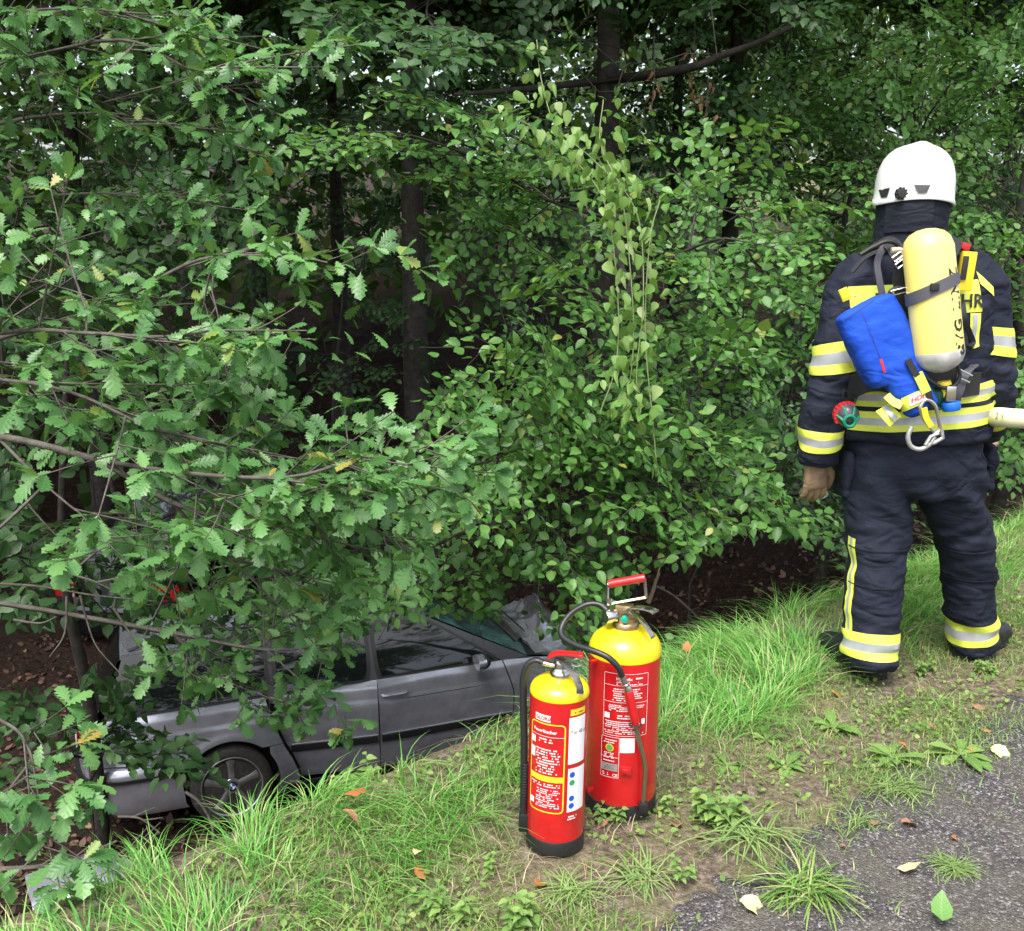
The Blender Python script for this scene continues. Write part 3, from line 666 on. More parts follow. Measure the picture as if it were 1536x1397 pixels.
shrub('beech_sapling', 520, 10.0, 0.04, 'dark beech sapling low between the left trunks', [(34, (380, 760), (520, 720), (8.6, 10.5)), (12, (420, 700), (240, 480), (9.2, 11))], m=DARKM)
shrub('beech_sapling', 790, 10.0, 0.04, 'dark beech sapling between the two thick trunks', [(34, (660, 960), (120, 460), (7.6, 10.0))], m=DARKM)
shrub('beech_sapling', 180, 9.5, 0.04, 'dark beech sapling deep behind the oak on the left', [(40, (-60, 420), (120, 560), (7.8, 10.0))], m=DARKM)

# --- forest trees with trunks
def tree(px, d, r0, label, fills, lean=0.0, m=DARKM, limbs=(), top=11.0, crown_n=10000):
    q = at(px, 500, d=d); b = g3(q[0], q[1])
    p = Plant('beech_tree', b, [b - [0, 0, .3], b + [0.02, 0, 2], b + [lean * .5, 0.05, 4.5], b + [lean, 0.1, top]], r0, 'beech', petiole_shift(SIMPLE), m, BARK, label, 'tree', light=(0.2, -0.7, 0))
    for l in limbs: bough(p, *l)
    for n, px_, py_, dd in fills: p.fill(n, px_, py_, dd)
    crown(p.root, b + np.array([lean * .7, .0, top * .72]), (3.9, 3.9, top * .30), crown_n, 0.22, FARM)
    PLANTS.append(p); return p
tree(622, 9.3, 0.20, 'thick dark beech trunk standing left of the picture centre', [(26, (430, 800), (-40, 260), (6.0, 9.0))],
     limbs=[([(640, -10, 8.0), (640, 20, 6.0), (650, 40, 5.0), (680, 70, 4.6)], 2, .45), ([(600, 30, 7.0), (540, 20, 5.6), (510, 15, 5.0)], 2, .5)])
t905 = tree(905, 8.8, 0.21, 'thick dark beech trunk behind the hanging vine, with a long bent limb', [(44, (760, 1200), (-60, 160), (6.2, 8.8)), (14, (900, 1200), (120, 300), (7.5, 10))],
     limbs=[([(880, 125, 8.4), (960, 112, 7.6), (1040, 100, 7.2), (1120, 72, 7.0), (1200, 20, 6.9)], 4, .7), ([(860, 128, 8.5), (760, 138, 7.8), (660, 142, 7.4)], 4, .6)])
for _pts, _r in (([(905, 120, 8.6), (960, 114, 7.4), (1040, 100, 6.9), (1080, 84, 6.8), (1130, 66, 6.7), (1190, 40, 6.6)], (.04, .016)), ([(905, 122, 8.6), (840, 128, 7.6), (760, 136, 7.0), (680, 142, 6.8)], (.032, .012))):
    _P = catmull(np.array([at(x, y, d=d) for x, y, d in _pts]), 8); t905.extra.append((_P, np.linspace(_r[0], _r[1], len(_P))))
t905.open = [(960, 105, 190, 42, .75), (905, 200, 60, 120, .8)]
tree(1088, 12.5, 0.16, 'far dark trunk in front of the pale clearing', [(70, (1000, 1300), (40, 280), (9, 12))])
tree(392, 12.0, 0.15, 'trunk high on the left beneath the sky gaps', [(60, (240, 560), (0, 300), (8, 12))])
tree(1006, 14.0, 0.12, 'slim trunk far back right of the vine', [(40, (930, 1130), (150, 420), (11, 14))])
tree(130, 12.5, 0.16, 'trunk hidden far left behind oak and hazel', [(60, (-60, 300), (60, 500), (8.5, 12))])
tree(1345, 13.5, 0.14, 'tree far behind the helmet', [(60, (1230, 1560), (60, 420), (9.5, 13))])
tree(1560, 11.5, 0.15, 'tree at the right edge behind the shrubs', [(60, (1430, 1640), (-20, 350), (9, 12))])
tree(-420, 8.5, 0.15, 'unseen tree added beyond the left picture edge for its shade', [(12, (-200, 0), (0, 300), (7, 9))])  # out of view, added to shade the wood from the left
tree(1900, 9.5, 0.15, 'unseen tree added beyond the right picture edge for its shade', [(10, (1620, 1760), (0, 300), (8, 9.5))])  # never seen, added so its crown blocks sky light on the right
tree(800, 15.5, 0.15, 'trunk deep in the wood between the two thick trunks', [(50, (640, 960), (60, 420), (11, 15))])
tree(510, 15.0, 0.14, 'trunk deep in the wood left of the thick left trunk', [(50, (330, 660), (120, 460), (11, 14.5))])
n_leaves = 0
for p in PLANTS: n_leaves += p.build()

# --- hop-like vine hanging over the hornbeam
vb = at(945, 690, d=4.5); vine = tag(empty('climbing_vine', tuple(vb)), 'pale green climbing vine hanging in a long curtain over the hornbeam', 'vine')
stems = [[(805, 60, 4.9), (812, 120, 4.6), (835, 190, 4.4), (890, 240, 4.35), (930, 290, 4.3), (945, 400, 4.3), (950, 520, 4.3), (935, 640, 4.35)],
         [(905, 150, 4.5), (900, 210, 4.4), (920, 260, 4.3), (958, 330, 4.3), (965, 450, 4.28), (955, 560, 4.3), (960, 640, 4.3)],
         [(700, 150, 4.5), (780, 180, 4.4), (850, 230, 4.35), (905, 300, 4.3), (925, 420, 4.32), (925, 540, 4.32), (900, 620, 4.3)],
         [(990, 300, 4.4), (975, 360, 4.3), (968, 500, 4.3), (980, 640, 4.3), (985, 700, 4.3)]]
mbv = MB(); LP, LY, LZ, LS = [], [], [], []
for st in stems:
    P_ = catmull(np.array([at(*q[:2], d=q[2]) for q in st]), 16); mbv.tube(P_, 0.0025, 5)
    for i in range(6, len(P_)):
        for _ in range(1 if i % 3 else 2):
            if RNG.random() < 0.2 or len(LP) >= 300: continue
            LP.append(P_[i] + RNG.normal(0, 0.05, 3)); LY.append(np.array([RNG.normal(0, .45), RNG.normal(-.2, .35), -0.9])); LZ.append(np.array([RNG.normal(0, .5), -1.0, RNG.normal(0.3, .5)])); LS.append(RNG.uniform(0.028, 0.07))
mbv.build('stem', mat('vine_stem', (0.16, 0.2, 0.08), 0.7), vine, world=True)
VT = petiole_shift([leaf_strip([0, .1, .3, .55, .8, 1.], [.01, .3, .4, .3, .14, .0], .3, .3, 0, .08), leaf_strip([0, .1, .3, .55, .8, 1.], [.01, .16, .2, .16, .1, .0], .8, .5, 0, .15), leaf_strip([0, .1, .3, .55, .8, 1.], [.01, .25, .3, .26, .14, .0], -.4, .1, 0, .12)])
vm = [fast_mesh('leaf', V, [F], uv=U, rnd=np.zeros(len(V)), mats=[HOPM]) for V, F, U in VT]
BB = basis(np.array(LY), np.array(LZ))
for q in range(len(LP)):
    o = bpy.data.objects.new('leaf', vm[q % 3]); COL.objects.link(o); o.parent = vine
    o.matrix_local = Matrix(np.vstack([np.hstack([BB[q] * LS[q], (LP[q] - vb)[:, None]]), [0, 0, 0, 1]]).tolist())
# withered brown leaf bunches hanging from the long limb
for (px, py, ln, lab) in [(1058, 180, 8, 'withered brown leaf spray hanging from the long limb, the brighter one'), (1038, 130, 9, 'withered brown leaf spray hanging higher beside the brighter one'), (978, 160, 6, 'faint withered brown leaf spray left of the other two')]:
    p0 = at(px, py, d=7.0); r_ = tag(empty('withered_spray', tuple(p0)), lab, 'dead leaves')
    mbw = MB(); mbw.tube(np.array([p0 + [0, 0, .45], p0 + [.01, 0, .2], p0]), 0.003, 4); mbw.build('twig', BARK2, r_, world=True)
    dm = mat('withered_leaf', (0.20, 0.10, 0.05), 0.8, col2=(0.34, 0.19, 0.10), vscale=25)
    V, F, U = VT[1]
    lm = MATS.get('wl') or fast_mesh('leaf', V, [F], mats=[dm]); MATS['wl'] = lm
    for k in range(ln):
        o = bpy.data.objects.new('leaf', lm); COL.objects.link(o); o.parent = r_
        Bq = basis(np.array([[RNG.normal(0, .25), RNG.normal(0, .2), -1]]), np.array([[RNG.normal(0, 1), -1, 0]]))[0] * RNG.uniform(.05, .085)
        o.matrix_local = Matrix(np.vstack([np.hstack([Bq, np.array([RNG.normal(0, .03), RNG.normal(0, .03), RNG.uniform(-.05, .25)])[:, None]]), [0, 0, 0, 1]]).tolist())

# --- the wood beyond, one mass
n = 75000
uu = RNG.uniform(-26, 40, n); dd_ = RNG.uniform(11, 26, n); x, y = xy(uu, dd_); g = height(x, y)
clear = (np.abs(x / np.maximum(y, 1) - 0.25) < 0.03)
zz_ = g + RNG.random(n) ** 0.85 * 9.0
P = np.stack([x, y, zz_], -1)
dens = vnoise(x, zz_ * 1.5, 0.9) + 0.6 * vnoise(y, zz_, 1.7, 3.0)
keep = (dens > -0.55) & ~(clear & (zz_ < g + 2.4) & (RNG.random(n) < .8))
P = P[keep]; n = len(P)
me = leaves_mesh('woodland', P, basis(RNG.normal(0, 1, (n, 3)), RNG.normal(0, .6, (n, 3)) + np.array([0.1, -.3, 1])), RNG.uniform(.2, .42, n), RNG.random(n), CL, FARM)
tag(link('woodland', me), 'far woodland mass closing the view behind the trunks', 'woodland', kind='stuff')
print('leaves', n_leaves)
# ------------------------------------------------------------------ cars
def car_materials(tagname, paint):
    return dict(
        paint=mat(tagname + '_paint', paint, 0.24, 0.6, 0.5, var=0.15, vscale=7, coat=1.0),
        pillar=mat(tagname + '_pillar_paint', tuple(c * .16 for c in paint), 0.5, 0.3, 0.4),  # body paint darkened to carry the shade of the leaves above
        black=mat('car_black_trim', (0.012, 0.012, 0.013), 0.45, bump=0.1, bscale=200), rubber=mat('tyre_rubber', (0.018, 0.017, 0.016), 0.85, col2=(0.045, 0.04, 0.035), vscale=30, bump=0.3, bscale=90),
        glass=mat('car_dark_glass', (0.008, 0.010, 0.010), 0.04, 0.0, 0.6), rim=mat('alloy_rim', (0.62, 0.62, 0.64), 0.3, 0.85, var=0.25, vscale=18),
        chrome=mat('bright_strip', (0.6, 0.6, 0.62), 0.25, 0.9), red=mat('tail_lamp_red', (0.45, 0.012, 0.012), 0.15, coat=0.8), clear=mat('lamp_clear', (0.6, 0.6, 0.6), 0.1, 0.2, coat=0.5),
        inner=mat('car_inner_dark', (0.01, 0.01, 0.01), 0.9), blue=mat('emblem_blue', (0.02, 0.10, 0.40), 0.3), white=mat('emblem_white', (0.75, 0.75, 0.75), 0.3),
        screen=mat('cracked_screen', (0.012, 0.03, 0.028), 0.08, 0.0, 0.6, col2=(0.09, 0.24, 0.21), vscale=6, bump=0.35, bscale=22))
CW = 0.87
def car_w(x, z):
    plan = 1 - 0.14 * sstep(-0.35, -1.05, x) ** 1.5 - 0.17 * sstep(2.75, 3.5, x) ** 1.4 - 0.012 * np.abs(x - 1.3) ** 1.5 * 0.6
    prof = np.interp(z, [.16, .26, .40, .60, .76, .785, .80, .90, .96], [.925, .955, .982, .997, .995, .990, .980, .958, .925])
    return CW * plan * prof
def sheet_lip(name, V, F, mats, parent, depth, loc=None, side=-1, smooth=True):
    """sheet with its border turned inward, as pressed metal is"""
    me = bpy.data.meshes.new(name); me.from_pydata(np.asarray(V).tolist(), [], [tuple(map(int, f)) for f in F])
    bm = bmesh.new(); bm.from_mesh(me)
    bmesh.ops.delete(bm, geom=[v for v in bm.verts if not v.link_faces], context='VERTS')
    ed = [e for e in bm.edges if len(e.link_faces) == 1]
    r = bmesh.ops.extrude_edge_only(bm, edges=ed)
    for v in [g for g in r['geom'] if isinstance(g, bmesh.types.BMVert)]:
        v.co += Vector(depth)
    bmesh.ops.recalc_face_normals(bm, faces=bm.faces)
    bm.to_mesh(me); bm.free()
    for m in (mats if isinstance(mats, (list, tuple)) else [mats]): me.materials.append(m)
    if smooth:
        me.polygons.foreach_set('use_smooth', np.full(len(me.polygons), True)); me.set_sharp_from_angle(angle=R(38))
    me.update(); return link(name, me, parent)
def side_grid(x0, x1, z0, z1, side, arch=None, nx=36, nz=18, dent=None):
    Z = np.linspace(0, 1, nz); S = np.linspace(0, 1, nx); V = []
    for t in Z:
        for s_ in S:
            zt = z0((s_)) + (z1(s_) - z0(s_)) * t if callable(z0) else z0 + (z1 - z0) * t
            a, b = x0(zt), x1(zt); x = a + (b - a) * s_; V.append((x, 0, zt))
    V = np.array(V); F = grid_faces(nz, nx)
    if arch:
        q = V[:, [0, 2]] - np.array(arch[:2]); rr = np.linalg.norm(q, axis=1); ins = rr < arch[2]
        F = [f for f in F if not all(ins[list(f)])]
        k = ins; V[k, 0] = arch[0] + q[k, 0] / rr[k] * arch[2]; V[k, 2] = np.maximum(arch[1] + q[k, 1] / rr[k] * arch[2], 0.16)
    y = car_w(V[:, 0], V[:, 2])
    if arch:
        q = V[:, [0, 2]] - np.array(arch[:2]); rr = np.linalg.norm(q, axis=1); y = y + 0.02 * np.exp(-((rr - arch[2] - 0.01) / 0.05) ** 2)
    if dent is not None: y = y + dent(V[:, 0], V[:, 2])
    V[:, 1] = side * y
    return V, F
def build_wheel(parent, c, side, M, spin=0.0):
    w = empty('wheel'); w.parent = parent; w.location = c
    ax = (0, side, 0)
    t = MB(); t.lathe([(.205, -.10), (.235, -.108), (.285, -.105), (.307, -.085), (.315, -.05), (.316, 0), (.315, .05), (.307, .085), (.285, .105), (.235, .108), (.212, .10), (.205, .09)], 48, ax); t.build('tyre', M['rubber'], w)
    r = MB(); r.lathe([(.205, -.095), (.222, -.09), (.218, -.05), (.20, 0.0), (.203, .07), (.226, .093), (.236, .098), (.238, .104), (.230, .108), (.216, .10), (.206, .085), (.198, .06), (.0, .0)][5:12], 48, ax, caps=False)
    Fz = frame_z(np.array(ax, float))
    for k in range(5):
        a = spin + k * 2 * math.pi / 5; ca, sa = math.cos(a), math.sin(a)
        prof = [(0.035, 0.036, 0.088), (0.09, 0.030, 0.09), (0.15, 0.030, 0.092), (0.222, 0.046, 0.093)]; V = []
        for rad, hw, zt in prof:
            for (o, z) in ((-hw, zt - .03), (-hw * .75, zt), (-hw * .2, zt + .006), (hw * .2, zt + .006), (hw * .75, zt), (hw, zt - .03)):
                V.append((rad * ca - o * sa, rad * sa + o * ca, z))
        r.add(np.array(V) @ Fz.T, grid_faces(4, 6))
    r.lathe([(.062, .06), (.062, .088), (.056, .095), (0, .095)], 24, ax)
    r.build('rim', M['rim'], w)
    d = MB(); d.lathe([(.20, .0), (.14, .02), (0, .02)], 32, ax); d.build('brake_disc', M['inner'], w)
    e = MB(); e.lathe([(.037, .094), (.037, .099), (.026, .0995)], 24, ax, 0); 
    for k in range(4):
        a = np.linspace(k * math.pi / 2, (k + 1) * math.pi / 2, 7); V = np.vstack([[0, 0, .1]] + [[.026 * math.cos(q), .026 * math.sin(q), .1] for q in a])
        e.add(V @ Fz.T, [(0, i, i + 1) for i in range(1, 7)], 1 + k % 2)
    e.build('hub_emblem', [M['black'], M['blue'], M['white']], w)
    return w
def build_car(name, loc, rot, paint, label, wrecked, M=None):
    M = car_materials(name + ('_silver' if wrecked else '_dark'), paint); root = empty(name, loc, (0, 0, 0)); root.matrix_world = Matrix.Translation(loc) @ Matrix(rot.tolist()).to_4x4()
    tag(root, label, 'car', 'cars in the ditch')
    B1 = lambda z: float(np.interp(z, [.16, .31, .45, .55, .66, .80, .95], [.52, .52, .47, .42, .38, .335, .30]))
    B2 = lambda z: 1.15 + 0.02 * z; B3 = lambda z: float(np.interp(z, [.16, .4, .7, .95], [2.27, 2.30, 2.31, 2.24]))
    for side in (-1, 1):
        lip = (0, -side * 0.03, 0); g = 0.005
        hurt = wrecked and side == -1
        dn = (lambda x, z: 0.022 * vnoise(x * 2.2, z * 2.8, 2.2, 1.0) * sstep(2.5, 2.9, x) + 0.004 * vnoise(x, z, 5.0)) if hurt else None
        V, F = side_grid(lambda z: float(np.interp(z, [.3, .6, .95], [-.99, -.97, -.86])), lambda z: B1(z) - g, .585, .955, side, (0, .31, .365), 46, 20, dn); q1 = sheet_lip('quarter_panel', V, F, M['paint'], root, lip)
        V, F = side_grid(lambda z: .30, lambda z: B1(z) - g, .17, .58, side, (0, .31, .365), 12, 16, dn); sheet_lip('quarter_panel_base', V, F, M['paint'], root, lip)
        # doors, each with handle, side strip
        for nm, xa, xb in (('rear_door', lambda z: B1(z) + g, lambda z: B2(z) - g), ('front_door', lambda z: B2(z) + g, lambda z: B3(z) - g)):
            V, F = side_grid(xa, xb, .235, .955, side, (0, .31, .40) if nm == 'rear_door' else None, 30, 30, dn)
            ang = R(9) * side if (hurt and nm == 'rear_door') else 0.0; piv = np.array([1.15, side * .86, 0])
            Rm = np.array([[math.cos(ang), -math.sin(ang), 0], [math.sin(ang), math.cos(ang), 0], [0, 0, 1]])
            tf = lambda A: (np.asarray(A) - piv) @ Rm.T + piv
            dlip = tuple(Rm @ np.array([0, -side * (.10 if ang else .03), 0]))
            d = sheet_lip(nm, tf(V), F, M['paint'], root, dlip)
            xs = np.linspace(xa(.49) + .01, xb(.49) - .01, 20); yy = car_w(xs, xs * 0 + .49)
            m_ = MB(); rows = [(.455, .000), (.46, .012), (.49, .016), (.508, .014), (.512, .0)]
            Vm = np.concatenate([np.stack([xs, side * (yy + o), xs * 0 + z], -1) for z, o in rows]); m_.add(tf(Vm), grid_faces(5, 20))
            m_.build('side_moulding', M['black'], d)
            m2 = MB(); Vm = np.concatenate([np.stack([xs, side * (yy + o), xs * 0 + z], -1) for z, o in [(.512, .004), (.514, .017), (.523, .017), (.526, .002)]]); m2.add(tf(Vm), grid_faces(4, 20)); m2.build('bright_strip', M['chrome'], d)
            hx = xa(.84) + .13; hy = float(car_w(hx, .835))
            h = MB(); hp = catmull(tf(np.array([[hx - .105, side * (hy - .0), .835], [hx - .08, side * (hy + .026), .835], [hx, side * (hy + .034), .835], [hx + .08, side * (hy + .026), .835], [hx + .105, side * hy, .835]])), 5); h.tube(hp, [.006] + [.0125] * (len(hp) - 2) + [.006], 8)
            h.build('door_handle', M['paint'], d)
            a = np.arange(20) * 2 * math.pi / 20; rc = np.stack([hx + .065 * np.cos(a) + .01, side * (car_w(hx + .065 * np.cos(a), .835 + .036 * np.sin(a)) + .0015), .835 + .036 * np.sin(a)], -1); rr = MB(); rr.add(tf(rc), [tuple(range(20))]); rr.build('handle_recess_shade', M['inner'], d)  # flat dark oval painting the shade of the handle hollow
            cx = np.linspace(xa(.79) + .002, xb(.79) - .002, 24); cyy = car_w(cx, cx * 0 + .787); cr = MB(); cr.add(tf(np.concatenate([np.stack([cx, side * (cyy + .001), cx * 0 + .784], -1), np.stack([cx, side * (cyy + .0015), cx * 0 + .789], -1)])), grid_faces(2, 24)); cr.build('crease_shade_strip', M['inner'], d)  # dark strip painting the shade line along the door crease
        zt = lambda s_: .955 - .17 * s_ ** 1.6; zb = lambda s_: .24
        V, F = side_grid(lambda z: B3(z) + g, lambda z: 3.34, zb, zt, side, (2.725, .31, .365), 46, 24, dn); sheet_lip('front_fender', V, F, M['paint'], root, lip)
        s = MB(); xs = np.linspace(.40, 2.36, 30); s.add(np.concatenate([np.stack([xs, side * (car_w(xs, xs * 0 + z) + o), xs * 0 + z], -1) for z, o in ((.16, -.05), (.165, .0), (.20, .012), (.228, .006), (.23, -.03))]), grid_faces(5, 30)); s.build('sill', M['black'], root)
        # glasshouse side: frame in shade-darkened body colour, black seal, dark panes
        def gh(xb, xt, t, off):
            x = xb + (xt - xb) * t; y = .802 + (.575 - .802) * t + .035 * math.sin(math.pi * t) * .8; z = .955 + (1.365 - .955) * t; return (x, side * (y + off), z)
        def pane(b0, b1, t0, t1, off, lo, hi, n=9, k=7, rnd=0.0):
            V = []
            for i in range(k):
                t = lo + (hi - lo) * i / (k - 1); e = rnd * (1 - math.sin(math.pi * min(1, max(0, .12 + .76 * (i / (k - 1)))))) ** 2
                for j in range(n): s_ = j / (n - 1); V.append(gh(b0 + (b1 - b0) * s_ + e * (0.5 - s_) * 2, t0 + (t1 - t0) * s_ + e * (0.5 - s_) * 2, t, off))
            return np.array(V), grid_faces(k, n)
        m_ = MB(); m_.add(*pane(-.87, 2.47, -.70, 1.64, 0, 0, 1, 30)); m_.build('window_pillars', M['pillar'], root)
        for nm, a in (('quarter_window', (-.63, .30, -.44, .33)), ('rear_window', (.40, 1.10, .41, 1.13)), ('front_window', (1.20, 2.22, 1.20, 1.60))):
            m_ = MB(); m_.add(*pane(a[0] - .035, a[1] + .035, a[2] - .03, a[3] + .03, .003, .0, .965, rnd=.05)); f = m_.build(nm, M['black'], root)
            m_ = MB(); m_.add(*pane(a[0], a[1], a[2], a[3], .007, .05, .90, rnd=.05)); m_.build('pane', M['glass'], f)
        # mirror
        q = MB(); mx = 2.02; my = side * .955; q.lathe([(0, -.055), (.05, -.055), (.066, -.04), (.07, .0), (.060, .03), (.04, .05), (0, .056)], 20, (1, 0, 0)); Vm = q.verts(); q.V = [Vm * np.array([1, 1.35, .85]) + np.array([mx, my, 1.02])]
        mo = q.build('mirror', M['black'], root)
        q = MB(); q.tube(np.array([[mx + .02, side * .79, .97], [mx + .01, side * .86, .98], [mx, side * .93, 1.0]]), [.03, .026, .03], 8); q.build('mirror_arm', M['black'], mo)
        q = MB(); q.lathe([(.071, -.058), (.071, -.02), (.069, .0), (.071, .004)], 20, (1, 0, 0)); q.V = [q.verts() * np.array([1, 1.35, .85]) + np.array([mx + .002, my, 1.02])]; q.build('mirror_cap', M['paint'], mo)
        # lamps
        V, F = side_grid(lambda z: -1.0, lambda z: -.90, .66, .84, side, None, 6, 6); V[:, 1] += side * .006; q = MB(); q.add(V, F)
        zz_ = np.linspace(.66, .84, 6); yo = car_w(np.full(6, -1.0), zz_) * side; q.add(np.concatenate([np.stack([zz_ * 0 - 1.012 - .02 * k, yo - side * .09 * k, zz_], -1) for k in range(4)]), grid_faces(4, 6)); tl = q.build('tail_lamp', M['red'], root)
        q = MB(); q.box((-1.078, side * .50, .74), (.012, .07, .12)); q.build('reversing_lens', M['clear'], tl, bevel=.003)
        V, F = side_grid(lambda z: 3.30, lambda z: 3.45, .60, .74, side, None, 5, 4); V[:, 1] += side * .004; q = MB(); q.add(V, F); q.box((3.42, side * .56, .67), (.10, .36, .13)); q.build('headlamp', M['clear'], root, bevel=.006)
        for xc in (0.0, 2.725): build_wheel(root, (xc, side * .755, .31), side, M, spin=R(90 if xc == 0 else 40))
        for xc in (0.0, 2.725):
            q = MB(); a = np.linspace(R(-10), R(190), 22); V = np.concatenate([np.stack([xc + .36 * np.cos(a), a * 0 + side * yy, .31 + .36 * np.sin(a)], -1) for yy in (.82, .5)]); q.add(V, grid_faces(2, 22)); q.build('wheel_arch_liner', M['inner'], root)
        q = MB(); q.tube(catmull(np.array([[-.66, side * .53, 1.39], [-.4, side * .53, 1.43], [.5, side * .54, 1.45], [1.3, side * .54, 1.43], [1.5, side * .54, 1.40]]), 6), .012, 6); q.build('roof_rail', M['black'], root)
    # roof, tailgate, screens, bonnet, bumpers
    X, Y = np.meshgrid(np.linspace(-.72, 1.66, 20), np.linspace(-.578, .578, 15)); Zr = 1.368 + .042 * (1 - (Y / .578) ** 2) + .02 * np.sin(np.clip((X + .72) / 2.38, 0, 1) * math.pi)
    sheet_lip('roof', np.stack([X, Y, Zr], -1).reshape(-1, 3), grid_faces(15, 20), M['paint'], root, (0, 0, -.03))
    def strip(bx, bz, bw, tx, tz, tw, bulge, off=0, n=14, k=8):
        V = []
        for i in range(k):
            t = i / (k - 1)
            for j in range(n):
                s_ = -1 + 2 * j / (n - 1); w_ = bw + (tw - bw) * t; V.append((bx + (tx - bx) * t + bulge * (1 - s_ * s_) * (1 - .5 * t) + off, s_ * w_, bz + (tz - bz) * t + .012 * (1 - s_ * s_) * t))
        return np.array(V), grid_faces(k, n)
    q = MB(); q.add(*strip(2.47, .955, .765, 1.65, 1.372, .56, .10)); q.build('windscreen', M['screen'] if wrecked else M['glass'], root)
    q = MB(); q.add(*strip(-.93, .95, .70, -.72, 1.365, .555, -.05)); q.build('rear_screen', M['glass'], root)
    q = MB(); q.add(*strip(-1.0, .56, .74, -.93, .955, .72, -.07)); q.build('tailgate', M['paint'], root)
    for nm, x0, x1, sg in (('rear_bumper', -1.07, -.36, -1), ('front_bumper', 3.5, 3.08, 1)):
        V = []
        path = [(x1, .875), ((x1 + x0) / 2, .865), (x0 - sg * .16, .80), (x0 - sg * .05, .66), (x0, .4), (x0 + sg * .02, 0)]; path = path + [(a, -b) for a, b in path[-2::-1]]; pp = catmull(np.array([[a, b, 0] for a, b in path]), 4)
        for z, k in ((.20, .95), (.24, .975), (.36, .99), (.46, 1.0), (.50, 1.012), (.54, 1.006), (.575, .985), (.578, .93)): V.append(np.stack([(pp[:, 0] - 1.3) * (1 - (1 - k) * .5) + 1.3, pp[:, 1] * k, pp[:, 0] * 0 + z], -1))
        q = MB(); q.add(np.concatenate(V), grid_faces(len(V), len(pp))); bu = q.build(nm, M['paint'], root)
        q = MB(); q.add(np.concatenate([np.stack([(pp[:, 0] - 1.3) * k + 1.3, pp[:, 1] * k, pp[:, 0] * 0 + z], -1) for z, k in ((.475, 1.004), (.48, 1.016), (.505, 1.018), (.51, 1.006))]), grid_faces(4, len(pp))); q.build('bumper_strip', M['black'], bu)
    X, Y = np.meshgrid(np.linspace(2.60, 3.42, 40), np.linspace(-.74, .74, 36)); wk = .97 - .12 * ((X - 2.6) / .82) ** 1.5
    Zh = .955 - .19 * ((X - 2.60) / .82) ** 1.6 + .035 * (1 - (Y / .74) ** 2)
    if wrecked:
        rid = 2.93 + .10 * np.sin(Y * 3.0 + .6) + .05 * Y
        Zh = Zh + .30 * np.exp(-np.abs(X - rid) / .11) * (0.55 + .45 * np.cos((Y - .15) * 3.2)) * sstep(-.78, -.35, Y) + .035 * vnoise(X, Y, 6.0) + .02 * vnoise(X, Y, 13.0, 1)
        Xh = X - .10 * np.exp(-np.abs(X - rid) / .2)
    else: Xh = X
    sheet_lip('bonnet', np.stack([Xh, Y * wk, Zh], -1).reshape(-1, 3), grid_faces(36, 40), M['paint'], root, (0, 0, -.025))
    q = MB(); q.add(*strip(2.62, .935, .76, 2.46, .952, .765, .08, k=4)); q.build('cowl', M['black'], root)
    q = MB(); q.box((1.25, 0, .55), (2.0, 1.45, .62)); q.box((-.45, 0, .65), (.9, 1.35, .5)); q.box((2.8, 0, .55), (.9, .9, .45)); q.build('cabin_tub', M['inner'], root)
    return root, M
CAR_L = np.array([-2.4188, 8.0505, -2.957]); yaw, pit, rol = R(20.3), R(-0.46), R(-5.4)
def rotm(yaw, pit, rol):
    return np.array(Matrix.Rotation(yaw, 3, 'Z') @ Matrix.Rotation(pit, 3, 'Y') @ Matrix.Rotation(rol, 3, 'X'))
wreck, CM = build_car('estate_car', tuple(CAR_L), rotm(yaw, pit, rol), (0.40, 0.412, 0.46), 'crashed silver-grey estate car with crumpled bonnet in the ditch', True)
# torn ventilation grille lying against the windscreen
q = MB(); path = catmull(np.array([[2.30, .42, 1.20], [2.42, .10, 1.15], [2.50, -.20, 1.07], [2.53, -.45, 1.02]]), 12); T_ = nrm(np.gradient(path, axis=0)); wd = np.array([.05, .02, .035])
q.tube(path + wd, .008, 5); q.tube(path - wd, .008, 5)
for p_ in path: q.tube(np.array([p_ + wd, p_ - wd]), .004, 4)
q.build('scuttle_grille', CM['black'], wreck)
# second, dark car deeper in the ditch: only its left tail lamp and tailgate show
y2 = R(83); R2 = rotm(y2, 0, 0); lamp = at(88, 884, Y=11.0); L2 = lamp - R2 @ np.array([-1.05, .66, .75])
second, _ = build_car('estate_car', tuple(L2), R2, (0.018, 0.019, 0.022), 'dark car almost hidden by foliage, one red tail lamp showing', False)
# torn-off body panel on the slope
pc = at(150, 1343, d=3.55); pr = tag(empty('body_panel', tuple(pc)), 'torn-off grey car body panel lying behind the grass in the lower left corner', 'car part')
Fp = basis(np.array([[.9, .35, -.05]]), np.array([[-.25, -.72, .95]]))[0]
nx, ny = 28, 14; s_, t_ = np.meshgrid(np.linspace(-1, 1, nx), np.linspace(-1, 1, ny)); Lx = .17 * t_ * (1 - .25 * s_ * s_ - .18 * s_) + .02 * vnoise(s_, t_, 3.0); Ly = .21 * s_ + .03 * t_; Lz = -.05 * t_ * t_ + .02 * s_ - .02 * s_ * s_ + .004 * vnoise(s_, t_, 7.0)
Vp = (np.stack([Lx, Ly, Lz], -1).reshape(-1, 3)) @ Fp.T
sheet_lip('panel_skin', Vp, grid_faces(ny, nx), mat('panel_grey', (0.17, 0.17, 0.21), 0.4, 0.35, col2=(0.22, 0.22, 0.265), vscale=4, coat=.3), pr, tuple(-Fp[:, 2] * .012))
q = MB()
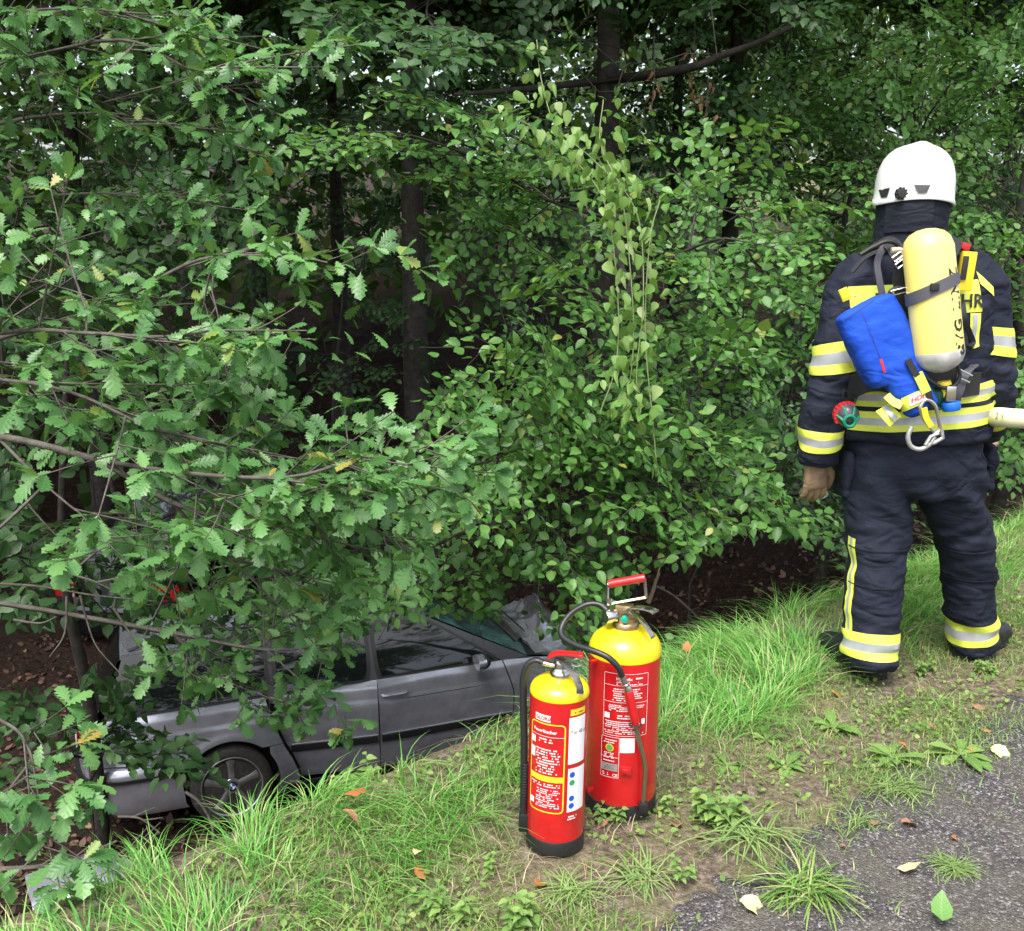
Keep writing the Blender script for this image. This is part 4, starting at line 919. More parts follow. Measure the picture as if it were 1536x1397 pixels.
for k in range(9):
    c = np.array([RNG.uniform(-.1, .1), RNG.uniform(-.16, .16)]); a = np.arange(9) * 2 * math.pi / 9; rr = RNG.uniform(.004, .016, 9)
    sx, sy = c[0] + rr * np.cos(a) * .7, c[1] + rr * np.sin(a) * 1.6
    q.add(np.stack([sx, sy, -.05 * (sx / .17) ** 2 + .02 * sy / .21 - .02 * (sy / .21) ** 2 + .006], -1) @ Fp.T, [tuple(range(9))])
q.build('mud_spots', mat('mud', (0.02, 0.016, 0.013), 0.9), pr)
# ------------------------------------------------------------------ fire extinguishers
XR = mat('extinguisher_red', (0.52, 0.010, 0.014), 0.3, coat=0.4, var=0.12, vscale=16, bump=.03, bscale=40); XY_ = mat('extinguisher_yellow', (0.85, 0.66, 0.012), 0.3, coat=0.4)
XB = mat('black_plastic', (0.014, 0.014, 0.015), 0.42); XM = mat('steel', (0.62, 0.60, 0.56), 0.22, 1.0, var=0.1, vscale=30); XBR = mat('brass', (0.45, 0.33, 0.18), 0.35, 0.9)
XH = mat('hose_rubber', (0.016, 0.017, 0.019), 0.38, bump=.05, bscale=150); XW = mat('label_white', (0.78, 0.78, 0.78), 0.45); XT = mat('print_white', (0.80, 0.74, 0.74), 0.5); XRL = mat('label_red', (0.52, 0.012, 0.02), 0.35)
XYL = mat('print_yellow', (0.80, 0.60, 0.03), 0.4); XBL = mat('dot_blue', (0.01, 0.09, 0.48), 0.4); XGR = mat('dot_green', (0.03, 0.30, 0.13), 0.4); XK = mat('print_black', (0.02, 0.02, 0.02), 0.5); XGY = mat('plate_grey', (0.42, 0.40, 0.38), 0.4, 0.4); XG2 = mat('cap_green', (0.0, 0.33, 0.24), 0.35)
def cyl_map(V, Rr, a0, z0, off):
    V = np.asarray(V, float); a = a0 + V[:, 0] / Rr; r = Rr + off
    return np.stack([r * np.sin(a), -r * np.cos(a), z0 + V[:, 1]], -1)
def cyl_patch(Rr, a0, a1, z0, z1, off, n=16, rc=0.0):
    """curved label lying on the cylinder; angles in degrees from the front, + to the right"""
    a = np.linspace(R(a0), R(a1), n); r = Rr + off
    return np.concatenate([np.stack([r * np.sin(a), -r * np.cos(a), a * 0 + z], -1) for z in (z0, z1)]), grid_faces(2, n)
def cyl_text(root, s, size, Rr, adeg, z, m, name='lettering', bold=0.0, off=0.0012, align='LEFT'):
    V, F = text_geo(s, size, bold, align); q = MB(); q.add(cyl_map(V, Rr, R(adeg), z, off), F); return q.build(name, m, root, smooth=False)
def cyl_frame(mb, Rr, a0, a1, z0, z1, w, off, rc=0.012, m=0):
    """rounded rectangular line printed on the cylinder"""
    def rect(i):
        P = []; hx0, hx1 = R(a0) * Rr + i, R(a1) * Rr - i; y0, y1 = z0 + i, z1 - i; r = max(rc - i, .001)
        for cx_, cy_, s0 in ((hx1 - r, y1 - r, 0), (hx0 + r, y1 - r, 90), (hx0 + r, y0 + r, 180), (hx1 - r, y0 + r, 270)):
            for k in range(6): a = R(s0 + 18 * k); P.append((cx_ + r * math.cos(a), cy_ + r * math.sin(a)))
        out = []
        for k in range(len(P)):
            p, q_ = np.array(P[k]), np.array(P[(k + 1) % len(P)]); n = max(1, int(np.linalg.norm(q_ - p) / .008)); out += [p + (q_ - p) * j / n for j in range(n)]
        return out
    # same number of points on both loops
    def norm_rect(i, N=160):
        P = np.array(rect(i)); P = np.vstack([P, P[:1]]); L = np.concatenate([[0], np.cumsum(np.linalg.norm(np.diff(P, axis=0), axis=1))]); t = np.linspace(0, L[-1], N, endpoint=False); return np.stack([np.interp(t, L, P[:, 0]), np.interp(t, L, P[:, 1])], -1)
    A, B_ = norm_rect(0), norm_rect(w); n = len(A)
    V = np.concatenate([cyl_map(A, Rr, 0, 0, off), cyl_map(B_, Rr, 0, 0, off)]); mb.add(V, [(i, (i + 1) % n, n + (i + 1) % n, n + i) for i in range(n)], m)
def print_rows(root, Rr, a0, a1, z_top, z_bot, rows, m, seed, h=0.45, dens=0.8):
    rows = max(1, int(rows * 1.25 + .4)) if rows > 1 else 1
    """rows of small print too fine to read: word-length dashes"""
    rg = np.random.default_rng(seed); q = MB(); dz = (z_top - z_bot) / rows
    for i in range(rows):
        z = z_top - dz * (i + .5); a = a0 + rg.uniform(0, 3); end = a1 - rg.uniform(0, (a1 - a0) * .3)
        while a < end:
            w = rg.uniform(1.0, 4.2); b = min(a + w, end)
            if rg.random() < dens: q.add(*cyl_patch(Rr, a, b, z - dz * h / 2, z + dz * h / 2, .0012, 3))
            a = b + rg.uniform(.5, .9)
    return q.build('small_print', m, root, smooth=False)
def ext_root(name, x, y, label, tilt=0.0, turn=0.0):
    o = tag(empty(name, (x, y, gz(x, y) + 0.004)), label, 'extinguisher', 'fire extinguishers on the verge'); o.rotation_euler = (0, R(tilt), -math.atan2(x, y) + R(turn)); return o
# ---- small one in front
S_ = ext_root('fire_extinguisher', 0.113, 2.495, 'smaller red fire extinguisher with yellow shoulder and white labels, standing in front', tilt=1.2)
r = .0758
q = MB(); q.lathe([(r - .004, 0), (r + .001, .004), (r + .001, .036), (r - .002, .042)], 48); q.build('foot_ring', XB, S_)
q = MB(); q.lathe([(r - .003, .03), (r - .001, .043), (r, .05), (r, .43)], 64); q.build('cylinder', XR, S_)
q = MB(); q.lathe([(r + .0004, .429), (r + .001, .432), (r, .440), (r - .001, .447), (r - .006, .459), (r - .018, .471), (r - .036, .480), (r - .052, .484), (.018, .487)], 64); q.build('shoulder', XY_, S_)
q = MB(); q.lathe([(.019, .484), (.026, .486), (.027, .500), (.024, .506), (.020, .510), (.017, .520), (.019, .530), (.014, .545), (0, .546)], 10); q.tube(np.array([[-.01, 0, .522], [-.045, .01, .526]]), .009, 10); q.build('valve', XM, S_)
q = MB(); P_ = catmull(np.array([[-.034, .012, .535], [-.030, .012, .548], [-.012, .008, .563], [.02, -.002, .570], [.056, -.012, .572]]), 5)
for o_ in (-1, 1): pass
V = []
for i, p in enumerate(P_):
    w = .012; V += [p + [.0, -w, -.004], p + [0, -w, .004], p + [0, w, .004], p + [0, w, -.004]]
q.add(V, grid_faces(len(P_), 4, True) + [(0, 1, 2, 3), tuple(range(len(V) - 4, len(V)))[::-1]]); q.build('top_lever', XR, S_, bevel=.0015)
q = MB(); P_ = catmull(np.array([[-.008, 0, .548], [.012, -.022, .540], [.034, -.048, .520], [.048, -.066, .490], [.05, -.072, .470]]), 6); V = []
for i, p in enumerate(P_):
    w = .0085; V += [p + [-w, -.003, -.003], p + [-w, .003, .004], p + [w, .003, .004], p + [w, -.003, -.003]]
q.add(V, grid_faces(len(P_), 4, True) + [(0, 1, 2, 3), tuple(range(len(V) - 4, len(V)))[::-1]]); q.build('squeeze_lever', XB, S_, bevel=.0015)
a = np.linspace(0, 2 * math.pi, 20, endpoint=False); q = MB(); q.tube(np.stack([.04 + .013 * np.cos(a), a * 0 - .02, .548 + .013 * np.sin(a)], -1), .0012, 5, closed=True); q.build('safety_ring', XM, S_)
q = MB(); hp = catmull(np.array([[-.043, .010, .526], [-.062, .014, .532], [-.082, .016, .515], [-.093, .014, .47], [-.093, .008, .40], [-.088, 0, .30], [-.086, -.006, .2], [-.084, -.01, .10], [-.082, -.012, .062]]), 8); q.tube(hp, .0095, 12)
ho = q.build('hose', XH, S_)
q = MB(); 
for k in range(16): q.lathe([(.0098, 0), (.0108, .002), (.0108, .006), (.0098, .008)], 12, None, 0, (-.0842 + .00013 * k, -.008 + .0, .10 + .008 * k))
q.build('hose_ribs', XB, ho)
q = MB(); q.box((-.083, -.012, .062), (.026, .026, .05)); q.build('nozzle_holder', XB, S_, bevel=.004)
# labels (front = toward the camera, + to the right)
q = MB(); cyl_frame(q, r, -62, 14, .125, .372, .0035, .0008); q.add(*cyl_patch(r, -60.5, 13, .212, .228, .0009), 0); q.build('yellow_frame', XYL, S_, smooth=False)
q = MB(); q.add(*cyl_patch(r, -59, 12, .129, .210, .0006)); q.build('lower_label', XRL, S_)
q = MB(); q.add(*cyl_patch(r, -50, -16, .376, .394, .0006)); lb = q.build('maker_label', XW, S_)
cyl_text(S_, 'GLORIA', .0132, r, -48.5, .3802, XRL, 'maker_lettering', .0004)
cyl_text(S_, 'Feuerlöscher', .0125, r, -53, .346, XT, 'title_lettering', .0003)
q = MB(); q.add(*cyl_patch(r, -60, 12, .336, .3372, .0012)); q.build('rule_line', XT, S_)
for k, (zt, zb, rows, a0, a1, sd_) in enumerate([(.332, .318, 2, -45, 0, 1), (.304, .232, 8, -46, 6, 2), (.208, .196, 2, -56, 10, 3), (.192, .138, 8, -44, 10, 4)]): print_rows(S_, r, a0, a1, zt, zb, rows, XT, sd_, .5, .75)
for z0_, z1_ in ((.312, .330), (.272, .300), (.142, .158)):
    q = MB(); q.add(*cyl_patch(r, -60, -48.5, z0_, z1_, .001)); q.build('pictogram', XT, S_)
q = MB(); q.add(*cyl_patch(r, 22, 58, .395, .412, .0008)); q.build('yellow_sticker', XYL, S_); print_rows(S_, r, 28, 52, .405, .399, 1, XK, 9, .5)
q = MB(); q.add(*cyl_patch(r, 20, 60, .262, .390, .0008)); wl = q.build('paper_label', XW, S_)
cyl_text(S_, 'Tür 48 jan', .0135, r, 23, .344, XK, 'handwriting', 0)
q = MB(); q.add(*cyl_patch(r, 21, 63, .128, .250, .0008)); q.build('service_label', XW, S_)
for z, m_ in ((.232, XBL), (.210, XGR), (.166, XBL), (.145, XBL)):
    a = np.arange(24) * 2 * math.pi / 24; V = cyl_map(np.stack([.0078 * np.cos(a), .0078 * np.sin(a)], -1), r, R(30), z, .0014); q = MB(); q.add(V, [tuple(range(24))]); q.build('sticker_dot', m_, S_, smooth=False)
print_rows(S_, r, 22, 48, .118, .104, 2, XT, 21, .6, .9)
# ---- large one behind
B_ = ext_root('fire_extinguisher', 0.306, 2.69, 'larger red fire extinguisher with carrying handle, hose lance and yellow dome, standing behind', tilt=0.4)
r = .0985
q = MB(); q.lathe([(r - .006, 0), (r + .001, .004), (r + .001, .040), (r - .002, .046)], 56); q.build('foot_ring', XB, B_)
q = MB(); q.lathe([(r - .004, .03), (r - .001, .046), (r, .054), (r, .462)], 72)
cy_o = q.build('cylinder', XR, B_)
q = MB(); q.lathe([(r + .0005, .460), (r + .0012, .464), (r, .474), (r - .003, .488), (r - .012, .503), (r - .030, .518), (r - .052, .527), (.036, .530)], 72); q.build('dome', XY_, B_)
q = MB(); q.lathe([(.033, .527), (.036, .530), (.036, .545), (.033, .549), (.028, .552), (.026, .562), (.016, .566)], 8); q.build('collar', XBR, B_)
q = MB(); q.box((-.005, 0, .580), (.050, .03, .040)); q.box((.02, 0, .575), (.03, .022, .022)); q.build('valve_body', XBR, B_, bevel=.003)
q = MB(); q.lathe([(0, -.016), (.019, -.016), (.021, -.012), (.021, .012), (.019, .016), (0, .016)], 20, (-.85, -.5, 0)); q.V = [q.verts() + np.array([-.043, -.018, .570])]; q.tube(np.array([[-.04, -.01, .57], [0, 0, .575]]), .007, 8); q.build('pressure_gauge', XM, B_)
q = MB(); q.lathe([(0, -.008), (.009, -.008), (.010, 0), (.008, .008), (0, .009)], 14, (0, -1, 0)); q.V = [q.verts() + np.array([-.004, -.03, .567])]; q.build('green_cap', XG2, B_)
q = MB(); hx = .052
fr = [(-.052, 0, .598), (-.052, 0, .662), (.046, -.004, .688), (.052, -.004, .628), (-.052, 0, .598)]
for a_, b_ in zip(fr[:-1], fr[1:]):
    q.tube(np.array([a_, b_]), .0042, 4)
q.lathe([(0, -.006), (.007, -.006), (.007, .006), (0, .006)], 10, (0, 0, 1)); q.V[-1] = q.V[-1] + np.array([-.045, 0, .612]); q.build('handle_bracket', XM, B_)
q = MB(); hp = np.array([[-.050, 0, .6625], [-.04, 0, .666], [0, -.002, .677], [.035, -.004, .687], [.048, -.004, .690]]); q.tube(catmull(hp, 5), [.009] + [.0125] * 19 + [.009], 12); q.build('carry_grip', XR, B_)
q = MB()
for (P0, w0) in (([[0, -.01, .592], [.03, -.03, .606], [.062, -.03, .602], [.078, -.03, .594]], .014), ([[.012, -.02, .590], [.035, -.045, .580], [.058, -.066, .556], [.072, -.078, .535]], .009)):
    P_ = catmull(np.array(P0), 6); V = []
    for p in P_: V += [p + [-w0 * .6, -w0, -.002], p + [-w0 * .6, -w0, .0025], p + [w0 * .6, w0, .0025], p + [w0 * .6, w0, -.002]]
    q.add(V, grid_faces(len(P_), 4, True) + [(0, 1, 2, 3), tuple(range(len(V) - 4, len(V)))[::-1]])
q.build('squeeze_levers', XM, B_, bevel=.001)
q = MB(); hp = catmull(np.array([[-.052, -.01, .585], [-.075, 0, .598], [-.11, .0, .595], [-.15, -.01, .568], [-.172, -.03, .535], [-.168, -.055, .515], [-.13, -.085, .505], [-.085, -.11, .502], [-.045, -.125, .492], [-.018, -.128, .468], [-.006, -.123, .440]]), 8); q.tube(hp, .0085, 12); q.build('hose', XH, B_)
# lance: ferrule, red grip, bent pipe, nozzle
A = np.array([-.006, -.123, .440]); Bp = np.array([.012, -.113, .395]); Cp_ = np.array([.034, -.112, .300])
q = MB(); ax = Bp - A; L_ = np.linalg.norm(ax); q.lathe([(.0075, 0), (.0085, L_ * .3), (.0080, L_ * .31), (.0080, L_ * .5), (.0092, L_ * .52), (.0092, L_ * .66), (.0080, L_ * .68), (.0100, L_ * .8), (.0110, L_), (.0, L_)], 14, ax, 0, A); q.build('ferrule', XM, B_)
q = MB(); q.tube(catmull(np.array([Bp, Bp * .6 + Cp_ * .4, Cp_]), 5), [.0115, .0125, .013, .013, .013, .0128, .0125, .0122, .012, .0115, .0095], 14); q.build('lance_grip', XR, B_)
a = np.linspace(R(-30), R(210), 16); q = MB(); q.tube(np.stack([.034 + .016 * np.cos(a), -.111 - .015 * np.sin(a), a * 0 + .298], -1), .0022, 6); q.build('lance_clip', XB, B_)
q = MB(); q.tube(catmull(np.array([Cp_, [.044, -.108, .255], [.058, -.102, .20], [.064, -.097, .16], [.064, -.095, .10], [.062, -.093, .058]]), 6), .0062, 10); q.build('lance_pipe', mat('dull_pipe', (0.26, 0.24, 0.15), 0.35, .8), B_)
q = MB(); q.box((.063, -.096, .048), (.024, .022, .03)); q.build('nozzle_seat', XB, B_, bevel=.004)
q = MB(); q.box((.012, -r - .004, .158), (.030, .01, .024)); q.box((.012, -r - .007, .158), (.018, .012, .012)); q.build('wall_clip', XR, B_, bevel=.002)
for p_ in ((-.080, -.063, .452), (-.078, -.063, .075)):
    q = MB(); q.box(p_, (.035, .012, .010), [[.77, -.63, 0], [.63, .77, 0], [0, 0, 1]]); q.build('mount_rail', XR, B_, bevel=.002)
q = MB(); cyl_frame(q, r, -32, 40, .255, .435, .0012, .0008, .003)
for z in (.400, .352): q.add(*cyl_patch(r, -32, 40, z, z + .0012, .0009, 30))
cyl_frame(q, r, -34, -4, .130, .250, .0012, .0008, .002); q.add(*cyl_patch(r, -34, -4, .190, .1912, .0009)); q.build('print_frame', XT, B_, smooth=False)
cyl_text(B_, 'Hydrofix', .0118, r, -12, .4165, XT, 'title_lettering', .0003)
for (a0, a1, zt, zb, rows, sd_) in [(16, 33, .4265, .4175, 1, 40), (-14, 34, .414, .402, 2, 41), (-18, 32, .394, .356, 5, 42), (-24, 36, .346, .326, 3, 43), (-12, 16, .318, .304, 2, 44), (-30, 36, .299, .260, 6, 45), (-30, -8, .244, .230, 2, 46), (-31, -7, .205, .186, 3, 47), (-31, -7, .183, .176, 1, 48)]: print_rows(B_, r, a0, a1, zt, zb, rows, XT, sd_, .5, .85)
for a0_, a1_, z0_, z1_ in ((-30, -21, .304, .320), (30, 36, .288, .304)):
    q = MB(); q.add(*cyl_patch(r, a0_, a1_, z0_, z1_, .001)); q.build('pictogram', XT, B_)
q = MB(); q.add(*cyl_patch(r, -3, 20, .207, .250, .0009)); q.build('white_sticker', XW, B_)
a = np.arange(24) * 2 * math.pi / 24; q = MB(); q.add(cyl_map(np.stack([.0115 * np.cos(a), .0115 * np.sin(a)], -1), r, R(-19.5), .218, .0012), [tuple(range(24))]); q.build('badge_ring', XYL, B_, smooth=False); q = MB(); q.add(cyl_map(np.stack([.009 * np.cos(a), .009 * np.sin(a)], -1), r, R(-19.5), .218, .0018), [tuple(range(24))]); q.build('badge_disc', mat('badge_green', (.12, .38, .10), .4), B_, smooth=False)
q = MB(); q.add(*cyl_patch(r, -33, -6, .150, .172, .001)); q.build('type_plate', XGY, B_); print_rows(B_, r, -30, -10, .168, .154, 3, XK, 60, .3)
cyl_text(B_, 'CE', .012, r, -14, .134, XT, 'mark_lettering', .0002); print_rows(B_, r, -32, -18, .146, .134, 2, XT, 61, .5)

for root_, z0_, k_ in ((S_, .43, .74), (B_, .53, .90)):          # tops sit lower on the bottles
    for ch in root_.children_recursive:
        if ch.data.get('low'): continue
        ch.data['low'] = 1; n_ = len(ch.data.vertices); co = np.zeros(n_ * 3, np.float32); ch.data.vertices.foreach_get('co', co); co = co.reshape(-1, 3); up_ = co[:, 2] > z0_; co[up_, 2] = z0_ + (co[up_, 2] - z0_) * k_; ch.data.vertices.foreach_set('co', co.ravel()); ch.data.update()
# ------------------------------------------------------------------ firefighter seen from behind
NAVY = cloth('turnout_navy', (0.0095, 0.012, 0.023), .75, 4.2); NAVY2 = cloth('neck_guard_navy', (0.006, 0.008, 0.015), .4, 6)
FLUO = mat('fluorescent_yellow', (0.74, 0.82, 0.10), 0.6, var=0.06, vscale=20); SILV = mat('reflective_silver', (0.46, 0.48, 0.50), 0.4, 0.25, var=0.08, vscale=25)
HELM = mat('helmet_white', (0.80, 0.80, 0.79), 0.28, coat=0.4, var=0.03, vscale=5); BLK = mat('black_webbing', (0.016, 0.016, 0.018), 0.7, bump=.2, bscale=500); GREYW = mat('grey_webbing', (0.085, 0.085, 0.10), 0.65, bump=.2, bscale=400)
CYLY = mat('air_cylinder_yellow', (0.85, 0.72, 0.19), 0.32, coat=.3, var=0.06, vscale=5); CYLW = mat('air_cylinder_grey', (0.66, 0.66, 0.64), 0.4, .1, col2=(0.42, 0.42, 0.40), vscale=26)
BAGB = cloth('bag_blue', (0.010, 0.065, 0.45), .4, 5, 1.3); TAN = mat('leather_glove', (0.30, 0.20, 0.115), 0.7, col2=(0.17, 0.105, 0.06), vscale=16, bump=.3, bscale=110)
BOOT = mat('boot_leather', (0.014, 0.014, 0.017), 0.5, bump=.15, bscale=120); SKIN = mat('skin', (0.45, 0.28, 0.20), 0.55); HAIR = mat('hair_dark', (0.04, 0.03, 0.022), 0.8)
PB = np.array([1.50, 3.64, 0.0]); PB[2] = gz(PB[0], PB[1])
person = tag(empty('person', tuple(PB)), 'firefighter seen from behind in dark turnout gear and white helmet, standing on the verge', 'person')
def remesh(mb, voxel, smooth=8, name='m'):
    me = bpy.data.meshes.new(name); me.from_pydata(mb.verts().tolist(), [], mb.F); o = bpy.data.objects.new(name, me); COL.objects.link(o)
    m = o.modifiers.new('r', 'REMESH'); m.mode = 'VOXEL'; m.voxel_size = voxel
    m = o.modifiers.new('s', 'SMOOTH'); m.iterations = smooth; m.factor = 0.5
    bpy.context.view_layer.update(); out = evaluated(o); bpy.data.objects.remove(o); bpy.data.meshes.remove(me); return out
def wrinkle(me, fn):
    n = len(me.vertices); co = np.zeros(n * 3, np.float32); no = np.zeros(n * 3, np.float32); me.vertices.foreach_get('co', co); me.vertices.foreach_get('normal', no); co = co.reshape(-1, 3); no = no.reshape(-1, 3)
    d = np.array([fn(Vector(p.tolist())) for p in co]); co = co + no * d[:, None]; me.vertices.foreach_set('co', co.ravel()); me.update()
def finish(me, name, mats, parent, base):
    me.transform(Matrix.Translation([-float(c) for c in base]))
    for m in mats: me.materials.append(m)
    me.polygons.foreach_set('use_smooth', np.full(len(me.polygons), True)); me.update(); return link(name, me, parent)
def bvh(me): return BVHTree.FromPolygons([v.co.copy() for v in me.vertices], [tuple(p.vertices) for p in me.polygons])
def limb_mesh(mb, P, Rr, n=22, per=6):
    """tapered limb with elliptical section (rx, ry)"""
    C = catmull(np.array(P), per); k = len(C); t = np.linspace(0, len(P) - 1, k); rx = np.interp(t, range(len(P)), [r[0] for r in Rr]); ry = np.interp(t, range(len(P)), [r[1] for r in Rr])
    T = nrm(np.gradient(C, axis=0)); rings = []
    for i in range(k):
        x = np.array([1.0, 0, 0]); x = nrm(x - T[i] * np.dot(x, T[i])); y = np.cross(T[i], x); rings.append(ring(C[i], rx[i], ry[i], n, 2.1, x, y))
    mb.add(*loft(rings)); return C, T, rx, ry
def band(tree, C, T, rx, ry, s0, s1, parent, base, name='reflective_stripe', widths=(.32, .36, .32), off=.003, n=44, lim=1.5, arc=(0, 360), tilt=(0, 0), clamp=0, sup=2.0):
    """stripe sewn round a limb between fractions s0 and s1 of its length: yellow, silver, yellow"""
    k = len(C); cuts = [0] + list(np.cumsum(widths)); rows = []; rm = []
    for b in range(3):
        for f in (0.0, .5, 1.0): rows.append(cuts[b] + (cuts[b + 1] - cuts[b]) * f); rm.append(b)
    V = []; ang = np.linspace(R(arc[0]), R(arc[1]), n)
    for f in rows:
        for a in ang:
            s = (s0 + (s1 - s0) * f + tilt[0] * math.cos(a) + tilt[1] * math.sin(a)) * (k - 1); i = int(min(max(s, 0), k - 2)); g = s - i; c = C[i] * (1 - g) + C[i + 1] * g; t = nrm(T[i] * (1 - g) + T[i + 1] * g)
            x = np.array([1.0, 0, 0]); x = nrm(x - t * np.dot(x, t)); y = np.cross(t, x); d = x * math.cos(a) + y * math.sin(a); rr = ((abs(math.cos(a)) / rx[i]) ** sup + (abs(math.sin(a)) / ry[i]) ** sup) ** (-1 / sup)
            hit = tree.ray_cast(Vector(c.tolist()), Vector(d.tolist()), rr * lim)
            L_ = (min(hit[3], rr * clamp) if clamp else hit[3]) if hit[0] is not None else rr
            V.append(c + d * (L_ + off))
    q = MB(); F = grid_faces(9, n); V = np.array(V)
    for r_ in range(8):
        if rm[r_] != rm[r_ + 1]: continue
        pass
    keep = [f for f in F if (f[0] // n) % 3 != 2]
    q.add(V, keep); q.M = [1 if rm[f[0] // n] == 1 else 0 for f in keep]
    return q.build(name, [FLUO, SILV], parent, world=False) if base is None else (setattr(q, 'V', [V - base]), q.build(name, [FLUO, SILV], parent))[1]
def fold(p, sx=6., sz=15., amp=.006, seed=0.):
    q = Vector((p.x + .05 * noise.noise(p * 5), p.y, p.z + .06 * noise.noise(Vector((p.x * 4, p.y * 4 + 9, p.z * 4)))))
    a = noise.noise(Vector((q.x * sx + seed, q.y * sx, q.z * sz))); b = noise.noise(Vector((q.x * 11 + q.z * 7 + seed, q.y * 11 + 5, q.z * 24))); c = noise.noise(Vector((q.x * 22 - q.z * 16, q.y * 22, q.z * 40 + seed)))
    return amp * (1 - 2.2 * abs(a)) + amp * .55 * (.5 - abs(b) * 1.6) + amp * .25 * c
# --- jacket
YB = 3.64
hem = at(1367, 652, Y=YB); wst = at(1372, 560, Y=YB); cht = at(1378, 470, Y=YB); shd = at(1379, 408, Y=YB); nek = at(1374, 372, Y=YB)
jm = MB()
secs = [(hem + [0, 0, .0], .258, .175), (hem + [0, 0, .05], .258, .178), (hem * .5 + wst * .5, .250, .172), (wst, .240, .168), (wst * .5 + cht * .5, .245, .165), (cht, .250, .160), (cht * .4 + shd * .6, .246, .150), (shd, .222, .125), (shd * .5 + nek * .5, .150, .105), (nek, .092, .085), (nek + [0, 0, .05], .08, .08)]
TC = np.array([s_[0] for s_ in secs]); jm.add(*loft([ring(c, a, b_, 40, 2.4) for c, a, b_ in secs]))
ls = at(1284, 425, Y=YB); le = at(1250, 565, Y=YB - .05); lw = at(1226, 690, Y=YB - .02); lm_ = at(1262, 480, Y=YB - .02)
LA = limb_mesh(jm, [at(1310, 410, Y=YB), ls, lm_, le, at(1232, 640, Y=YB - .04), lw], [(.078, .085), (.080, .088), (.077, .085), (.073, .08), (.069, .072), (.066, .068)])
rs = at(1470, 425, Y=YB); rm_ = at(1478, 490, Y=YB - .01); re_ = at(1486, 570, Y=YB + .0); rw = at(1478, 640, Y=YB + .24)
RA = limb_mesh(jm, [at(1440, 410, Y=YB), rs, rm_, re_, at(1486, 615, Y=YB + .10), rw], [(.078, .085), (.080, .088), (.078, .085), (.074, .078), (.070, .072), (.064, .066)])
jme = remesh(jm, .0075, 9)
def jw(p):
    s = fold(p, 5, 10, .010); el = math.exp(-((p.z - le[2]) / .10) ** 2) * .006
    return s + el * math.sin(p.z * 95 + p.x * 20) * .7
wrinkle(jme, jw); jt = bvh(jme)
jacket = finish(jme, 'jacket', [NAVY], person, PB)
band(jt, *LA, .485, .585, jacket, PB, lim=1.25, tilt=(-.02, 0)); band(jt, *LA, .80, .905, jacket, PB, lim=1.3, tilt=(-.008, 0)); band(jt, *RA, .395, .495, jacket, PB, lim=1.2, tilt=(.03, 0)); band(jt, *RA, .72, .81, jacket, PB, lim=1.2)
Tt = nrm(np.gradient(TC, axis=0)); Cc = np.linspace(0, 1, 11)
TCs = np.array([hem + (nek - hem) * t for t in np.linspace(0, 1, 41)]); TTs = np.repeat(nrm(nek - hem)[None], 41, 0); rxs = np.full(41, .256); rys = np.full(41, .176)
def zfrac(py): return (at(1370, py, Y=YB - .17)[2] - hem[2]) / (nek[2] - hem[2])
band(jt, TCs, TTs, rxs, rys, zfrac(645), zfrac(615), jacket, PB, lim=1.4, n=90, clamp=1.06, sup=2.4); band(jt, TCs, TTs, rxs, rys, zfrac(608), zfrac(582), jacket, PB, lim=1.4, n=90, clamp=1.06, sup=2.4)
def project_back(name, V2, F, m, parent, off=.004):
    """flat shape given in picture-like (x, z) metres laid on the jacket's back"""
    out = []
    for x, z in V2:
        hit = jt.ray_cast(Vector((x, YB - 1.0, z)), Vector((0, 1, 0)), 2.0); y = hit[0].y if hit[0] is not None else YB - .12; out.append((x, y - off, z))
    q = MB(); q.add(np.array(out) - PB, F); return q.build(name, m, parent)
def back_patch(name, corners, m, off, nx=14, nz=6):
    c = np.array([at(px, py, Y=YB - .16) for px, py in corners])[:, [0, 2]]; V = []
    for i in range(nz):
        for j in range(nx): s, t = j / (nx - 1), i / (nz - 1); V.append((c[0] * (1 - s) + c[1] * s) * (1 - t) + (c[3] * (1 - s) + c[2] * s) * t)
    return project_back(name, V, grid_faces(nz, nx), m, jacket, off)
back_patch('back_flap', [(1282, 432), (1474, 420), (1476, 468), (1284, 478)], FLUO, .004)
back_patch('shoulder_stripe', [(1476, 408), (1500, 432), (1500, 446), (1476, 426)], FLUO, .005, 6, 3)
back_patch('side_stripe', [(1456, 470), (1474, 470), (1470, 520), (1452, 524)], FLUO, .005, 5, 8); back_patch('side_stripe_silver', [(1460, 472), (1468, 472), (1464, 518), (1457, 520)], SILV, .008, 3, 8)
V, F = text_geo('FEUERWEHR', .062, .0012, 'RIGHT', 1.0); e_ = at(1471, 461, Y=YB - .16); project_back('back_lettering', [(e_[0] + .012 + v[0] * 1.0, e_[2] + v[1]) for v in V], F, XK, jacket, .0085)
# cuffs of the knitted lining are hidden; collar
q = MB(); q.add(*loft([ring(nek + [0, .0, z], a, a * .95, 30, 2.1) for z, a in ((-.05, .105), (-.01, .098), (.03, .095), (.05, .092), (.05, .085))], caps=False)); q.V = [q.verts() - PB]; q.build('collar', NAVY, jacket)
